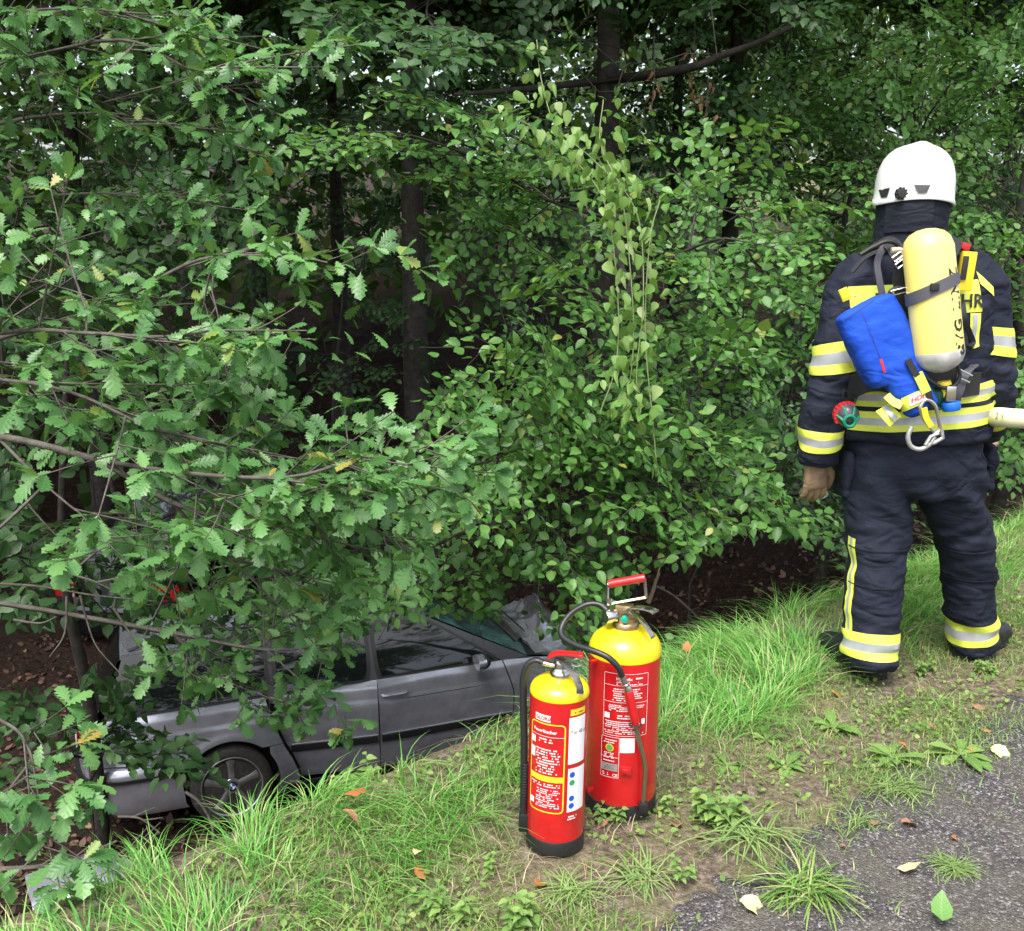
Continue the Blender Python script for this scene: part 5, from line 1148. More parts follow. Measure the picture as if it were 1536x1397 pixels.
# --- head, neck and hair (one body mesh), mostly covered
hd = at(1370, 290, Y=YB + .01); q = MB(); q.add(*loft([ring(hd + [0, y_, z], a, b_, 24, 2.1) for z, y_, a, b_ in ((-.24, .0, .062, .065), (-.14, .0, .060, .065), (-.11, .02, .065, .085), (-.07, .025, .072, .098), (-.02, .02, .076, .10), (.04, .01, .077, .10), (.09, .0, .068, .088), (.12, .0, .04, .05))])); 
nose = hd + [0, .128, -.02]; q.add(*loft([ring(hd + [0, .105, .02], .010, .014, 8), ring(nose, .016, .02, 8), ring(hd + [0, .10, -.045], .014, .01, 8)]))
for sx in (-1, 1): q.add(*loft([ring(hd + [sx * .076, .01, z], .008, w, 8) for z, w in ((-.045, .008), (-.02, .018), (.01, .02), (.025, .01))]))
hme = remesh(q, .006, 4); body = finish(hme, 'head', [SKIN], person, PB)
for sx in (-1, 1):
    q = MB(); q.lathe([(0, -.011), (.008, -.008), (.011, 0), (.008, .008), (0, .011)], 10, None, 0, hd + np.array([sx * .03, .108, .005]) - PB); q.build('eye', XW, body)
q = MB(); q.box(hd + np.array([0, .117, -.072]) - PB, (.045, .012, .008)); q.build('mouth', mat('lips', (.35, .16, .13), .6), body, bevel=.003)
# --- helmet
hc = at(1370, 300, Y=YB + .01); Vh = []; prof = [(1.02, -0.012), (1.035, -.008), (1.03, .0), (1.005, .006), (1.0, .03), (.995, .055), (.97, .08), (.92, .106), (.84, .130), (.72, .150), (.57, .165), (.39, .174), (.18, .179), (.0, .180)]
n = 48; a = np.arange(n) * 2 * math.pi / n
helm = empty('helmet'); helm.parent = person; helm.location = hc - PB; helm.rotation_euler = (R(-4), R(2), 0)
rows = []
for k, z in prof:
    ex = .126 * k; ey = .146 * k; zz0 = z - .012 * np.cos(a) ** 2 * (z < .03) + .012 * (np.sin(a) > .2) * (z < .03)
    rows.append(np.stack([ex * np.cos(a), ey * np.sin(a), zz0], -1))
rim_in = rows[0] * np.array([.95, .95, 1]) + np.array([0, 0, .0])
q = MB(); q.add(*loft([rim_in] + rows, caps=False)); V = q.verts()
ridge = np.exp(-(V[:, 0] / .022) ** 2) * sstep(.08, .15, V[:, 2]) * .009; V[:, 2] += ridge; q.V = [V]; q.build('helmet_shell', HELM, helm)
q = MB(); q.add(*loft([ring((0, 0, .0), .137, .155, 48), ring((0, 0, .012), .1365, .1545, 48), ring((0, 0, .018), .134, .152, 48)], caps=False)); 
def helm_pt(px, py):
    r_ = ray(px, py); o = np.array([0, 0, CAMZ]) - hc; A_ = (r_[0] / .128) ** 2 + (r_[1] / .148) ** 2 + (r_[2] / .18) ** 2; B2_ = 2 * (o[0] * r_[0] / .128 ** 2 + o[1] * r_[1] / .148 ** 2 + o[2] * r_[2] / .0324); C2 = (o[0] / .128) ** 2 + (o[1] / .148) ** 2 + (o[2] / .18) ** 2 - 1
    t = (-B2_ - math.sqrt(max(0, B2_ * B2_ - 4 * A_ * C2))) / (2 * A_); return o + r_ * t
for quad in ([(1316, 288), (1333, 286), (1328, 300), (1320, 300)], [(1368, 283), (1394, 283), (1388, 295), (1375, 295)]):
    P4 = [helm_pt(*c) for c in quad]; q = MB(); C4 = np.mean(P4, 0); o4 = np.array([-0.0, -.009, 0]); q.add([p + o4 for p in P4], [(3, 2, 1, 0)]); q.build('vent', XK, helm, smooth=False)
kp = helm_pt(1350, 296); q = MB(); q.lathe([(0, -.012), (.017, -.012), (.018, .004), (.014, .011), (0, .012)], 14, (0.1, -1, 0), 0, kp + np.array([0, -.006, 0]));
for k in range(10): a_ = k * 2 * math.pi / 10; q.box(kp + np.array([.0175 * math.cos(a_), -.008, .0175 * math.sin(a_)]), (.006, .014, .006))
q.build('adjuster_knob', BLK, helm)
# neck guard curtain
q = MB(); rows = []; n = 40; aa = np.linspace(R(150), R(390), n)
for z, k in ((-.004, .95), (-.02, .955), (-.05, .945), (-.09, .93), (-.13, .95), (-.165, .98), (-.175, .99)): rows.append(np.stack([.122 * k * np.cos(aa), .141 * k * np.sin(aa), aa * 0 + z - .022 * np.cos(aa) * (z < -.07) + .006 * np.sin(aa * 7) * (z < -.04)], -1))
V = np.concatenate(rows); F = grid_faces(7, n); q.add(V, F); V2 = V * np.array([.97, .97, 1]); q.add(V2, [f[::-1] for f in F]); ng = q.build('neck_guard', NAVY2, helm)
q = MB(); n = 22; aa = np.linspace(R(205), R(278), n); V = np.concatenate([np.stack([.126 * k * np.cos(aa), .146 * k * np.sin(aa), z0 - .014 + .004 * np.sin((aa - R(205)) / R(73) * math.pi)], -1) for z0, k in ((.0, .965), (-.03, .985), (-.075, .985), (-.105, .975))]); q.add(V, grid_faces(4, n)); q.build('neck_guard_flap', NAVY2, ng)
# --- trousers
tm = MB()
pel = at(1370, 690, Y=YB); 
tm.add(*loft([ring(c, a_, b_, 36, 2.3) for c, a_, b_ in ((hem + [0, 0, .10], .205, .135), (hem + [0, 0, .02], .222, .15), (at(1371, 690, Y=YB), .230, .160), (at(1372, 715, Y=YB), .228, .155), (at(1372, 735, Y=YB), .214, .14))]))
LL = limb_mesh(tm, [at(1322, 690, Y=YB - .01), at(1318, 750, Y=YB - .02), at(1316, 815, Y=YB - .05), at(1310, 880, Y=YB - .08), at(1307, 945, Y=YB - .11), at(1303, 996, Y=YB - .125)], [(.116, .13), (.112, .122), (.098, .108), (.088, .098), (.089, .096), (.086, .096)])
RL = limb_mesh(tm, [at(1424, 690, Y=YB + .0), at(1432, 750, Y=YB + .02), at(1446, 815, Y=YB + .06), at(1454, 880, Y=YB + .09), at(1456, 930, Y=YB + .11), at(1460, 966, Y=YB + .12)], [(.114, .13), (.106, .118), (.092, .106), (.083, .095), (.084, .094), (.078, .092)])
tme = remesh(tm, .0075, 9)
kz = at(1318, 815, Y=YB)[2]
def tw_(p):
    s = fold(p, 4.5, 8, .012, 3.) ; kn = math.exp(-((p.z - kz) / .12) ** 2); an = math.exp(-((p.z - .12) / .07) ** 2); cr = math.exp(-((p.z - .68) / .09) ** 2)
    return s + .005 * kn * math.sin(p.z * 60 + 3 * math.sin(p.x * 14)) + .004 * an * math.sin(p.z * 90 + p.x * 18) + .007 * cr * math.sin(p.z * 40 + (p.x - 1.45) * 45)
wrinkle(tme, tw_); tt = bvh(tme); trousers = finish(tme, 'trousers', [NAVY], person, PB)
band(tt, *LL, .795, .935, trousers, PB, lim=1.4); band(tt, *RL, .755, .92, trousers, PB, lim=1.4)
# outer seam stripe down the left leg
C, T_, rx, ry = LL; V = []; ang = [R(186), R(194), R(202), R(210)]
for s in np.linspace(.36, .80, 26):
    f = s * (len(C) - 1); i = int(min(f, len(C) - 2)); g = f - i; c = C[i] * (1 - g) + C[i + 1] * g
    for k, a_ in enumerate(ang):
        d = np.array([math.cos(a_), -abs(math.sin(a_)) * 1.0, 0]); h_ = tt.ray_cast(Vector(c.tolist()), Vector(d.tolist()), .3); V.append(c + d * ((h_[3] if h_[0] is not None else .1) + .003))
q = MB(); F = grid_faces(26, 4); q.add(np.array(V) - PB, F); q.M = [1 if (f[0] % 4) == 1 else 0 for f in F]; q.build('seam_stripe', [FLUO, SILV], trousers)
# cargo pockets
for (C_, sgn, px, py) in ((LL, -1, 1268, 700), (RL, 1, 1483, 690)):
    c = at(px, py, Y=YB - .01); q = MB(); q.add(*loft([ring(c + [-sgn * .004, .03, z], a_, b_, 20, 3.5) for z, a_, b_ in ((-.11, .010, .05), (-.10, .016, .075), (-.03, .018, .08), (.0, .024, .083), (.012, .026, .085), (.045, .018, .08), (.055, .010, .07))])); pm = remesh(q, .008, 4); wrinkle(pm, lambda p: fold(p, 9, 14, .007, 9)); finish(pm, 'cargo_pocket', [NAVY], trousers, PB)
# seams across the legs
for (LLx, ss) in ((LL, (.43, .585)), (RL, (.40, .56))):
    C, T_, rx, ry = LLx
    for s in ss:
        V = []; f = s * (len(C) - 1); i = int(f)
        for a_ in np.linspace(R(190), R(350), 26):
            d = np.array([math.cos(a_), math.sin(a_), .0]); c = C[i]; h_ = tt.ray_cast(Vector(c.tolist()), Vector(d.tolist()), .3); V.append(c + d * ((h_[3] if h_[0] is not None else .1) + .0015))
        q = MB(); q.tube(np.array(V) - PB, .003, 5); q.build('leg_seam', NAVY2, trousers)
# --- boots
for (hx, toe) in ((at(1304, 1018, z=.0), at(1248, 985, z=.0)), (at(1458, 988, z=.0), at(1506, 966, z=.0))):
    dirv = nrm(np.array([toe[0] - hx[0], toe[1] - hx[1], 0])); sidev = np.array([-dirv[1], dirv[0], 0]); base = np.array([hx[0], hx[1] + .03, 0.0]); base[2] = gz(base[0], base[1]); q = MB()
    q.add(*loft([ring(base + dirv * t + [0, 0, z], w, h, 18, 2.6, sidev, (0, 0, 1)) for t, z, w, h in ((-.065, .055, .03, .04), (-.055, .06, .046, .055), (.0, .065, .050, .062), (.07, .062, .050, .058), (.14, .052, .053, .046), (.20, .045, .050, .040), (.24, .04, .040, .034), (.262, .036, .02, .02))]))
    q.add(*loft([ring(base + [0, 0, z] + dirv * .0, a_, a_ * 1.05, 20) for z, a_ in ((.05, .05), (.12, .056), (.20, .062), (.27, .066))])); bm_ = remesh(q, .007, 5); wrinkle(bm_, lambda p: fold(p, 14, 20, .003, 4)); bo = finish(bm_, 'boot', [BOOT], person, PB)
    q = MB(); q.add(*loft([np.concatenate([[base + dirv * t + sidev * w * sg + [0, 0, z] for t, w, sg in [(-.068, .034, -1), (0, .05, -1), (.09, .05, -1), (.16, .053, -1), (.225, .042, -1), (.265, .015, -1), (.265, .015, 1), (.225, .042, 1), (.16, .053, 1), (.09, .05, 1), (0, .05, 1), (-.068, .034, 1)]]]) for z in (.002, .012, .03)])); q.V = [q.verts() - PB]; q.build('sole', XB, bo)
# --- gloves: palm, four fingers and a thumb as one skin
def glove(wrist, down, across, curl, name, s=1.0, thumb=1):
    """wrist point, direction to the fingertips, direction across the palm towards the thumb, palm normal"""
    down = nrm(down); across = nrm(np.array(across) - down * np.dot(across, down)); palm = np.cross(down, across) * thumb; q = MB()
    q.add(*loft([ring(wrist + down * t * s, a_ * s, b_ * s, 18, 2.4, across, palm) for t, a_, b_ in ((-.06, .050, .045), (-.01, .046, .036), (.02, .045, .027), (.06, .049, .024), (.095, .048, .020), (.105, .040, .016))]))
    for k, (o, ln, r_) in enumerate(((.040, .074, .0122), (.013, .084, .0125), (-.014, .078, .0122), (-.040, .060, .0112))):
        p = wrist + down * .088 * s + across * o * s; d = down.copy(); pts = [p]; c = curl * (1 + .12 * k)
        for j in range(3):
            d = nrm(d * math.cos(c * (.7 + .3 * j)) + palm * math.sin(c * (.7 + .3 * j))); p = p + d * ln * s * (.42, .32, .26)[j]; pts.append(p)
        V, F = tube(catmull(np.array(pts), 4), np.interp(np.linspace(0, 1, 13), [0, .6, 1], [r_ * 1.05, r_, r_ * .75]) * s, 10); q.add(V, F)
    p = wrist + down * .025 * s + across * .04 * s; q.add(*tube(catmull(np.array([p, p + across * .028 * s + down * .03 * s, p + across * .034 * s + down * .06 * s + palm * .012 * s, p + across * .028 * s + down * .088 * s + palm * .022 * s]), 4), np.linspace(.018, .012, 13) * s, 10))
    me = remesh(q, .003, 2); wrinkle(me, lambda p_: fold(p_, 30, 40, .0015, 2)); return finish(me, name, [TAN], person, PB)
wl_ = at(1226, 692, Y=YB - .02); glove(wl_ + np.array([-.006, 0, .0]), np.array([.06, .02, -1.0]), np.array([.93, .35, 0]), .28, 'glove', .95, -1)
rh = rw + np.array([.02, .05, -.03]); glove(rh, np.array([.25, .75, -.55]), np.array([-.5, .5, .6]), .85, 'glove', .95, 1)
# --- hose held at the hip
hz = at(1480, 627, Y=YB + .12); hose = tag(empty('fire_hose', tuple(hz)), 'pale yellow fire hose held at the firefighter\'s right hip, running out of the picture', 'hose')
hp = catmull(np.array([at(1455, 615, Y=YB + .60), at(1462, 622, Y=YB + .35), at(1476, 626, Y=YB + .08), at(1492, 626, Y=YB - .10), at(1512, 627, Y=YB - .15), at(1560, 636, Y=YB - .16), at(1640, 690, Y=YB - .12), at(1700, 800, Y=YB - .05), at(1740, 900, Y=YB + .1)]), 8)
q = MB(); q.tube(hp, .033, 18); q.V = [q.verts() - hz]; q.build('hose_jacket', mat('hose_cloth', (0.60, 0.60, 0.33), 0.7, col2=(0.68, 0.67, 0.45), vscale=10, bump=.2, bscale=260), hose)
V, F = text_geo('024', .032, .0, 'LEFT', 1.5); i0 = np.argmin(np.abs(proj(hp)[0] - 1497)); c0 = hp[i0]; dh = nrm(hp[i0 + 3] - hp[i0]); up = nrm(np.array([0, 0, 1.0]) - dh * dh[2]); to = np.cross(dh, up); to = to if to[1] < 0 else -to
vy = V[:, 1] - .016 + .013
q = MB(); q.add(c0 + np.outer(V[:, 0], dh) + .0336 * (np.outer(np.sin(vy / .033), up) + np.outer(np.cos(vy / .033), to)) - hz, F); q.build('hose_lettering', mat('faded_print', (0.25, 0.25, 0.16), .7), hose, smooth=False)
# --- breathing apparatus on the back
ct = at(1389, 343, Y=YB - .33); cb = at(1411, 556, Y=YB - .36); AX = nrm(cb - ct); LN = np.linalg.norm(cb - ct); cr_ = .0765
scba = tag(empty('breathing_apparatus', tuple(cb)), 'breathing apparatus with yellow air cylinder on the firefighter\'s back', 'air tank')
q = MB(); q.lathe([(0, 0), (.028, .003), (.052, .014), (.068, .032), (cr_, .060), (cr_, LN * .86)], 48, AX, 0, ct - cb); cyl = q.build('cylinder', CYLY, scba)
q = MB(); q.lathe([(cr_, LN * .86), (cr_ + .0003, LN * .87), (cr_ - .001, LN * .90), (cr_ - .010, LN * .945), (cr_ - .028, LN * .98), (.030, LN * 1.0), (.020, LN * 1.01), (.0, LN * 1.012)], 48, AX, 0, ct - cb); q.build('cylinder_base', CYLW, scba)
fx = frame_z(AX); tocam = nrm(np.array([0, 0, CAMZ]) - cb); tocam = nrm(tocam - AX * np.dot(tocam, AX)); rgt = np.cross(AX, tocam); rgt = rgt if rgt[0] > 0 else -rgt
def on_cyl(ang, t, off): return ct + AX * t + (tocam * math.cos(ang) + rgt * math.sin(ang)) * (cr_ + off)
V, F = text_geo('VG LINZ', .055, .0016, 'LEFT', 1.15)
q = MB(); q.add(np.array([on_cyl(R(56) - (v[1] - .02) / cr_ * 1.0, LN * .82 - v[0] * 1.0, .0012) for v in V]) - cb, F); q.build('cylinder_lettering', XK, scba, smooth=False)
# scorched chips beside the lettering
q = MB()
for k in range(12):
    a_, t_ = R(RNG.uniform(45, 70)), LN * RNG.uniform(.82, .89); a8 = np.arange(7) * 2 * math.pi / 7; rr = RNG.uniform(.003, .009, 7)
    q.add(np.array([on_cyl(a_ + rr[i] * math.cos(a8[i]) / cr_, t_ + rr[i] * math.sin(a8[i]), .0016) for i in range(7)]) - cb, [tuple(range(7))])
q.build('paint_chips', XK, scba, smooth=False)
# strap round the cylinder, tilted
def web(P, w, th, m, name, parent, base, wv=None):
    """flat webbing along points; wv = direction of its width"""
    P = catmull(np.array(P), 8); T = nrm(np.gradient(P, axis=0)); V = []
    for p, t in zip(P, T):
        a_ = nrm(np.array(wv) - t * np.dot(wv, t)); b_ = np.cross(t, a_); V += [p + a_ * w / 2 + b_ * th / 2, p - a_ * w / 2 + b_ * th / 2, p - a_ * w / 2 - b_ * th / 2, p + a_ * w / 2 - b_ * th / 2]
    q = MB(); q.add(np.array(V) - base, grid_faces(len(P), 4, True) + [(0, 1, 2, 3), tuple(range(len(V) - 4, len(V)))[::-1]]); return q.build(name, m, parent, angle=30)
st = [on_cyl(R(a_), LN * (.44 - .055 * math.sin(R(a_)) - .02), .0035) for a_ in range(-130, 131, 12)]
web(st, .036, .005, GREYW, 'cylinder_strap', scba, cb, AX)
q = MB(); p_ = on_cyl(R(5), LN * .40, .008); q.box(p_ - cb, (.026, .012, .022)); q.build('strap_buckle', BLK, scba, bevel=.003)
# back plate and frame
bp0 = at(1352, 380, Y=YB - .235); bp1 = at(1360, 600, Y=YB - .235)
q = MB(); pl = [(1345, 372), (1362, 366), (1420, 372), (1428, 400), (1432, 520), (1440, 590), (1432, 604), (1350, 604), (1342, 590), (1352, 500), (1338, 420)]; V = [at(x, y, Y=YB - .235) for x, y in pl] + [at(x, y, Y=YB - .20) for x, y in pl]; n = len(pl)
q.add(np.array(V) - cb, [tuple(range(n))[::-1], tuple(range(n, 2 * n))] + [(i, (i + 1) % n, n + (i + 1) % n, n + i) for i in range(n)]); q.build('back_plate', XB, scba, bevel=.006)
q = MB(); q.tube(catmull(np.array([at(x, y, Y=YB - .30) for x, y in ((1362, 432), (1345, 432), (1334, 440), (1338, 456), (1352, 462), (1366, 500), (1374, 545))]), 5) - cb, .006, 8); q.build('cylinder_cradle', XB, scba)
q = MB(); q.tube(np.array([at(x, y, Y=YB - .31) for x, y in ((1336, 437), (1360, 431), (1364, 437), (1341, 443), (1336, 437))]) - cb, .0025, 6); q.build('cradle_wire', XM, scba)
# shoulder straps, buckle, hoses
web([at(1352, 390, Y=YB - .24), at(1338, 368, Y=YB - .20), at(1322, 362, Y=YB - .13), at(1308, 372, Y=YB - .06), at(1300, 392, Y=YB + .06)], .05, .01, BLK, 'shoulder_strap', scba, cb, (1, 0, .5))
web([at(1424, 380, Y=YB - .24), at(1434, 362, Y=YB - .18), at(1445, 366, Y=YB - .10), at(1455, 380, Y=YB + .02)], .05, .01, BLK, 'shoulder_strap', scba, cb, (1, 0, -.5))
web([at(1327, 368, Y=YB - .19), at(1316, 392, Y=YB - .21), at(1319, 420, Y=YB - .22), at(1326, 452, Y=YB - .22)], .022, .004, GREYW, 'loose_strap', scba, cb, (1, .2, 0))
web([at(1330, 372, Y=YB - .17), at(1300, 385, Y=YB - .17), at(1278, 408, Y=YB - .16)], .012, .008, BLK, 'chest_hose', scba, cb, (0, .3, 1))
q = MB(); q.tube(catmull(np.array([at(x, y, Y=YB - .23) for x, y in ((1350, 378), (1345, 366), (1330, 362), (1310, 370), (1290, 382))]), 6) - cb, .008, 8); q.build('air_line', XB, scba)
for (x0, y0) in ((1347, 383), (1352, 393)):
    q = MB(); pts = [at(x, y, Y=YB - .27) for x, y in ((x0 - 9, y0 + 4), (x0 + 6, y0 - 7), (x0 + 10, y0 - 1), (x0 - 5, y0 + 10), (x0 - 9, y0 + 4))]; q.tube(np.array(pts) - cb, .003, 6); q.build('ladder_buckle', XM, scba)
q = MB(); q.tube(catmull(np.array([at(x, y, Y=YB - .265) for x, y in ((1337, 376), (1352, 376), (1358, 388), (1366, 400))]), 5) - cb, .009, 8); q.build('hose_sleeve', mat('beige_sleeve', (.5, .42, .3), .7), scba)
def boxpx(name, px, py, Y, size, m, parent, base, rotdeg=0, rz=0, bevel=.004):
    a_ = R(rotdeg); ca, sa = math.cos(a_), math.sin(a_); q = MB(); q.box(at(px, py, Y=Y) - base, size, [[ca, 0, sa], [0, 1, 0], [-sa, 0, ca]]); return q.build(name, m, parent, bevel=bevel)
alarm = boxpx('alarm_unit', 1449, 407, YB - .20, (.045, .03, .125), XYL, scba, cb, 4); boxpx('alarm_window', 1447, 402, YB - .219, (.018, .006, .075), XK, scba, cb, 4, bevel=.002)
boxpx('alarm_lamp', 1447, 370, YB - .19, (.028, .03, .022), mat('lamp_red', (.4, .02, .03), .3), scba, cb, 20); boxpx('shoulder_tag', 1267, 442, YB - .19, (.03, .012, .042), XYL, scba, cb, -25)
web([at(1443, 455, Y=YB - .26), at(1447, 480, Y=YB - .27), at(1459, 512, Y=YB - .24), at(1454, 522, Y=YB - .26)], .016, .014, XB, 'side_tube', scba, cb, (1, 0, 0))
# waist belt, side webbing with buckles
web([at(1268, 590, Y=YB - .10), at(1290, 575, Y=YB - .19), at(1320, 570, Y=YB - .22), at(1355, 578, Y=YB - .23), at(1400, 590, Y=YB - .23), at(1440, 580, Y=YB - .22), at(1468, 575, Y=YB - .15)], .075, .012, BLK, 'waist_belt', scba, cb, (0, 0, 1))
web([at(1462, 548, Y=YB - .21), at(1448, 562, Y=YB - .25), at(1438, 590, Y=YB - .26), at(1432, 610, Y=YB - .24)], .028, .005, GREYW, 'side_webbing', scba, cb, (1, 0, .4))
for (x0, y0) in ((1450, 562), (1278, 593)):
    q = MB(); pts = [at(x, y, Y=YB - .27 if x0 > 1400 else YB - .22) for x, y in ((x0 - 12, y0 - 8), (x0 + 8, y0 + 2), (x0 + 4, y0 + 12), (x0 - 14, y0 + 4), (x0 - 12, y0 - 8))]; q.tube(np.array(pts) - cb, .004, 6); q.build('belt_buckle', XM if x0 > 1400 else XB, scba)
# valve: brass neck, green regulator, blue hand wheel
v0 = at(1416, 572, Y=YB - .35); q = MB(); q.lathe([(.02, 0), (.022, .012), (.016, .02), (.016, .04), (.012, .05), (0, .05)], 14, AX, 0, v0 - cb); q.build('valve_neck', XYL, scba)
q = MB(); q.box(at(1424, 590, Y=YB - .36) - cb, (.032, .034, .05)); q.build('valve_body', XM, scba, bevel=.006)
q = MB(); q.lathe([(.0, 0), (.027, 0), (.029, .004), (.029, .022), (.026, .028), (0, .028)], 12, AX, 0, at(1426, 603, Y=YB - .36) - cb); q.build('hand_wheel', mat('wheel_blue', (.01, .13, .52), .4), scba)
q = MB(); q.lathe([(.0, -.03), (.02, -.03), (.024, -.01), (.024, .02), (.015, .03), (0, .03)], 14, (.3, -.1, 1), 0, at(1405, 596, Y=YB - .34) - cb); q.tube(catmull(np.array([at(x, y, Y=YB - .36) for x, y in ((1398, 584), (1404, 596), (1400, 608), (1410, 614))]), 5) - cb, .005, 6); q.build('pressure_reducer', mat('dark_green', (.005, .05, .03), .45), scba)
q = MB(); q.tube(catmull(np.array([at(x, y, Y=YB - .37) for x, y in ((1388, 566), (1402, 576), (1416, 582), (1432, 578), (1440, 564), (1436, 548))]), 6) - cb, .006, 8); q.build('medium_line', XB, scba)
# --- blue pouch hung across the back
b0 = at(1296, 462, Y=YB - .27); b1 = at(1346, 568, Y=YB - .31); pouch = tag(empty('blue_pouch', tuple(b1)), 'bright blue soft pouch slung diagonally beside the air cylinder', 'bag')
axb = nrm(b1 - b0); sv = nrm(np.cross(axb, [0, -1, 0])); sv = sv if sv[0] > 0 else -sv; nv = np.cross(axb, sv); nv = nv if nv[1] < 0 else -nv
q = MB(); L_ = np.linalg.norm(b1 - b0); q.add(*loft([ring(b0 + axb * t * L_ + sv * o, w, th, 30, 3.6, sv, nv) for t, o, w, th in ((-.06, 0, .055, .03), (-.03, 0, .085, .05), (.0, 0, .094, .058), (.25, 0, .098, .064), (.6, 0, .098, .064), (.9, .004, .096, .060), (.99, .01, .088, .05), (1.0, .012, .07, .035))]))
c0_ = at(1352, 560, Y=YB - .32); c1_ = at(1384, 616, Y=YB - .33); ax2 = nrm(c1_ - c0_); s2 = nrm(np.cross(ax2, [0, -1, 0])); s2 = s2 if s2[0] > 0 else -s2; n2 = np.cross(ax2, s2); L2_ = np.linalg.norm(c1_ - c0_)
q.add(*loft([ring(c0_ + ax2 * t * L2_, w, th, 26, 3.0, s2, n2) for t, w, th in ((-.75, .05, .04), (-.3, .066, .052), (.4, .062, .05), (.9, .055, .046), (1.0, .045, .035))]))
pm = remesh(q, .005, 4); wrinkle(pm, lambda p: fold(p, 9, 9, .0035, 7) + .002 * noise.noise(p * 30)); ptree = bvh(pm); pb_ = finish(pm, 'pouch_body', [BAGB], pouch, b1)
def on_pouch(px, py, off=.003):
    r_ = ray(px, py); h_ = ptree.ray_cast(Vector((0, 0, CAMZ)), Vector(nrm(r_).tolist()), 10.0); return (np.array(h_[0][:]) + np.array(h_[1][:]) * off) if h_[0] is not None else at(px, py, Y=YB - .37)
def pouch_patch(name, corners, m, off=.003, nx=12, nz=5):
    V = []
    for i in range(nz):
        for j in range(nx): s, t = j / (nx - 1), i / (nz - 1); c = np.array(corners, float); p = (c[0] * (1 - s) + c[1] * s) * (1 - t) + (c[3] * (1 - s) + c[2] * s) * t; V.append(on_pouch(p[0], p[1], off))
    q = MB(); q.add(np.array(V) - b1, grid_faces(nz, nx)); return q.build(name, m, pouch)
pouch_patch('seam', [(1290, 462), (1291, 461), (1330, 560), (1329, 561)], mat('bag_seam', (.008, .04, .26), .8), .002, 2, 14); pouch_patch('seam', [(1268, 478), (1310, 450), (1311, 452), (1269, 480)], MATS['bag_seam'], .002, 12, 2)
pouch_patch('lower_band', [(1352, 597), (1392, 580), (1396, 600), (1354, 618)], FLUO, .004); pouch_patch('band_patch', [(1362, 595), (1384, 586), (1387, 600), (1365, 609)], XW, .006)
V, F = text_geo('HDI', .024, .0005); 
def pt_map(px0, py0, px1, py1, V, sc): return [(px0 + (px1 - px0) * v[0] / sc - (py1 - py0) * 0 , py0 + (py1 - py0) * v[0] / sc - v[1] / .0024 * 1.0) for v in V]
q = MB(); q.add(np.array([on_pouch(x, y, .009) for x, y in pt_map(1366, 604, 1384, 597, V, V[:, 0].max())]) - b1, F); q.build('patch_lettering', mat('print_red', (.6, .03, .03), .5), pouch, smooth=False)
web([at(1324, 612, Y=YB - .31), at(1334, 622, Y=YB - .34), at(1343, 632, Y=YB - .34)], .05, .006, FLUO, 'reflective_tab', pouch, b1, (1, 0, .55)); web([at(1327, 610, Y=YB - .317), at(1336, 621, Y=YB - .347), at(1344, 630, Y=YB - .347)], .016, .006, SILV, 'reflective_tab_silver', pouch, b1, (1, 0, .55))
for (pts, m_, w_) in (([(1335, 590), (1345, 600), (1355, 606)], FLUO, .03), ([(1374, 560), (1380, 573), (1387, 588)], FLUO, .03), ([(1360, 540), (1366, 552), (1374, 564)], BLK, .02), ([(1388, 580), (1392, 596), (1398, 610)], BLK, .018)):
    web([on_pouch(x, y, .010) for x, y in pts], w_, .006, m_, 'buckle_tab' if m_ is FLUO else 'webbing', pouch, b1, (1, 0, .6))
boxpx('red_tag', 1324, 549, YB - .378, (.008, .004, .045), mat('print_red', (.6, .03, .03), .5), pouch, b1, -20, bevel=.001)
# --- carabiner hanging from the pouch
k0 = at(1390, 640, Y=YB - .40); kar = tag(empty('carabiner', tuple(k0)), 'large silver carabiner hanging below the blue pouch', 'carabiner'); Yk = YB - .40
q = MB(); q.tube(catmull(np.array([at(x, y, Y=Yk) for x, y in ((1402, 655), (1394, 667), (1380, 674), (1366, 669), (1362, 655), (1368, 640))]), 6) - k0, .0075, 10); q.tube(np.array([at(x, y, Y=Yk) for x, y in ((1412, 644), (1414, 657), (1402, 664), (1388, 668))]) - k0, .007, 10); q.tube(np.array([at(x, y, Y=Yk - .005) for x, y in ((1408, 650), (1396, 655), (1388, 668))]) - k0, .006, 8); q.build('hook', mat('worn_alloy', (.55, .54, .52), .38, .7, var=.2, vscale=40), kar)
q = MB(); q.tube(catmull(np.array([at(x, y, Y=Yk) for x, y in ((1386, 602), (1380, 612), (1383, 624), (1393, 638), (1402, 648), (1410, 645), (1408, 630), (1404, 612), (1398, 603), (1390, 600), (1386, 602))]), 6) - k0, .0058, 10); q.build('body_loop', XM, kar)
web([at(1386, 612, Y=Yk - .008), at(1389, 626, Y=Yk - .009), at(1397, 640, Y=Yk - .009)], .018, .006, XYL, 'lock_sleeve', kar, k0, (1, 0, .3))
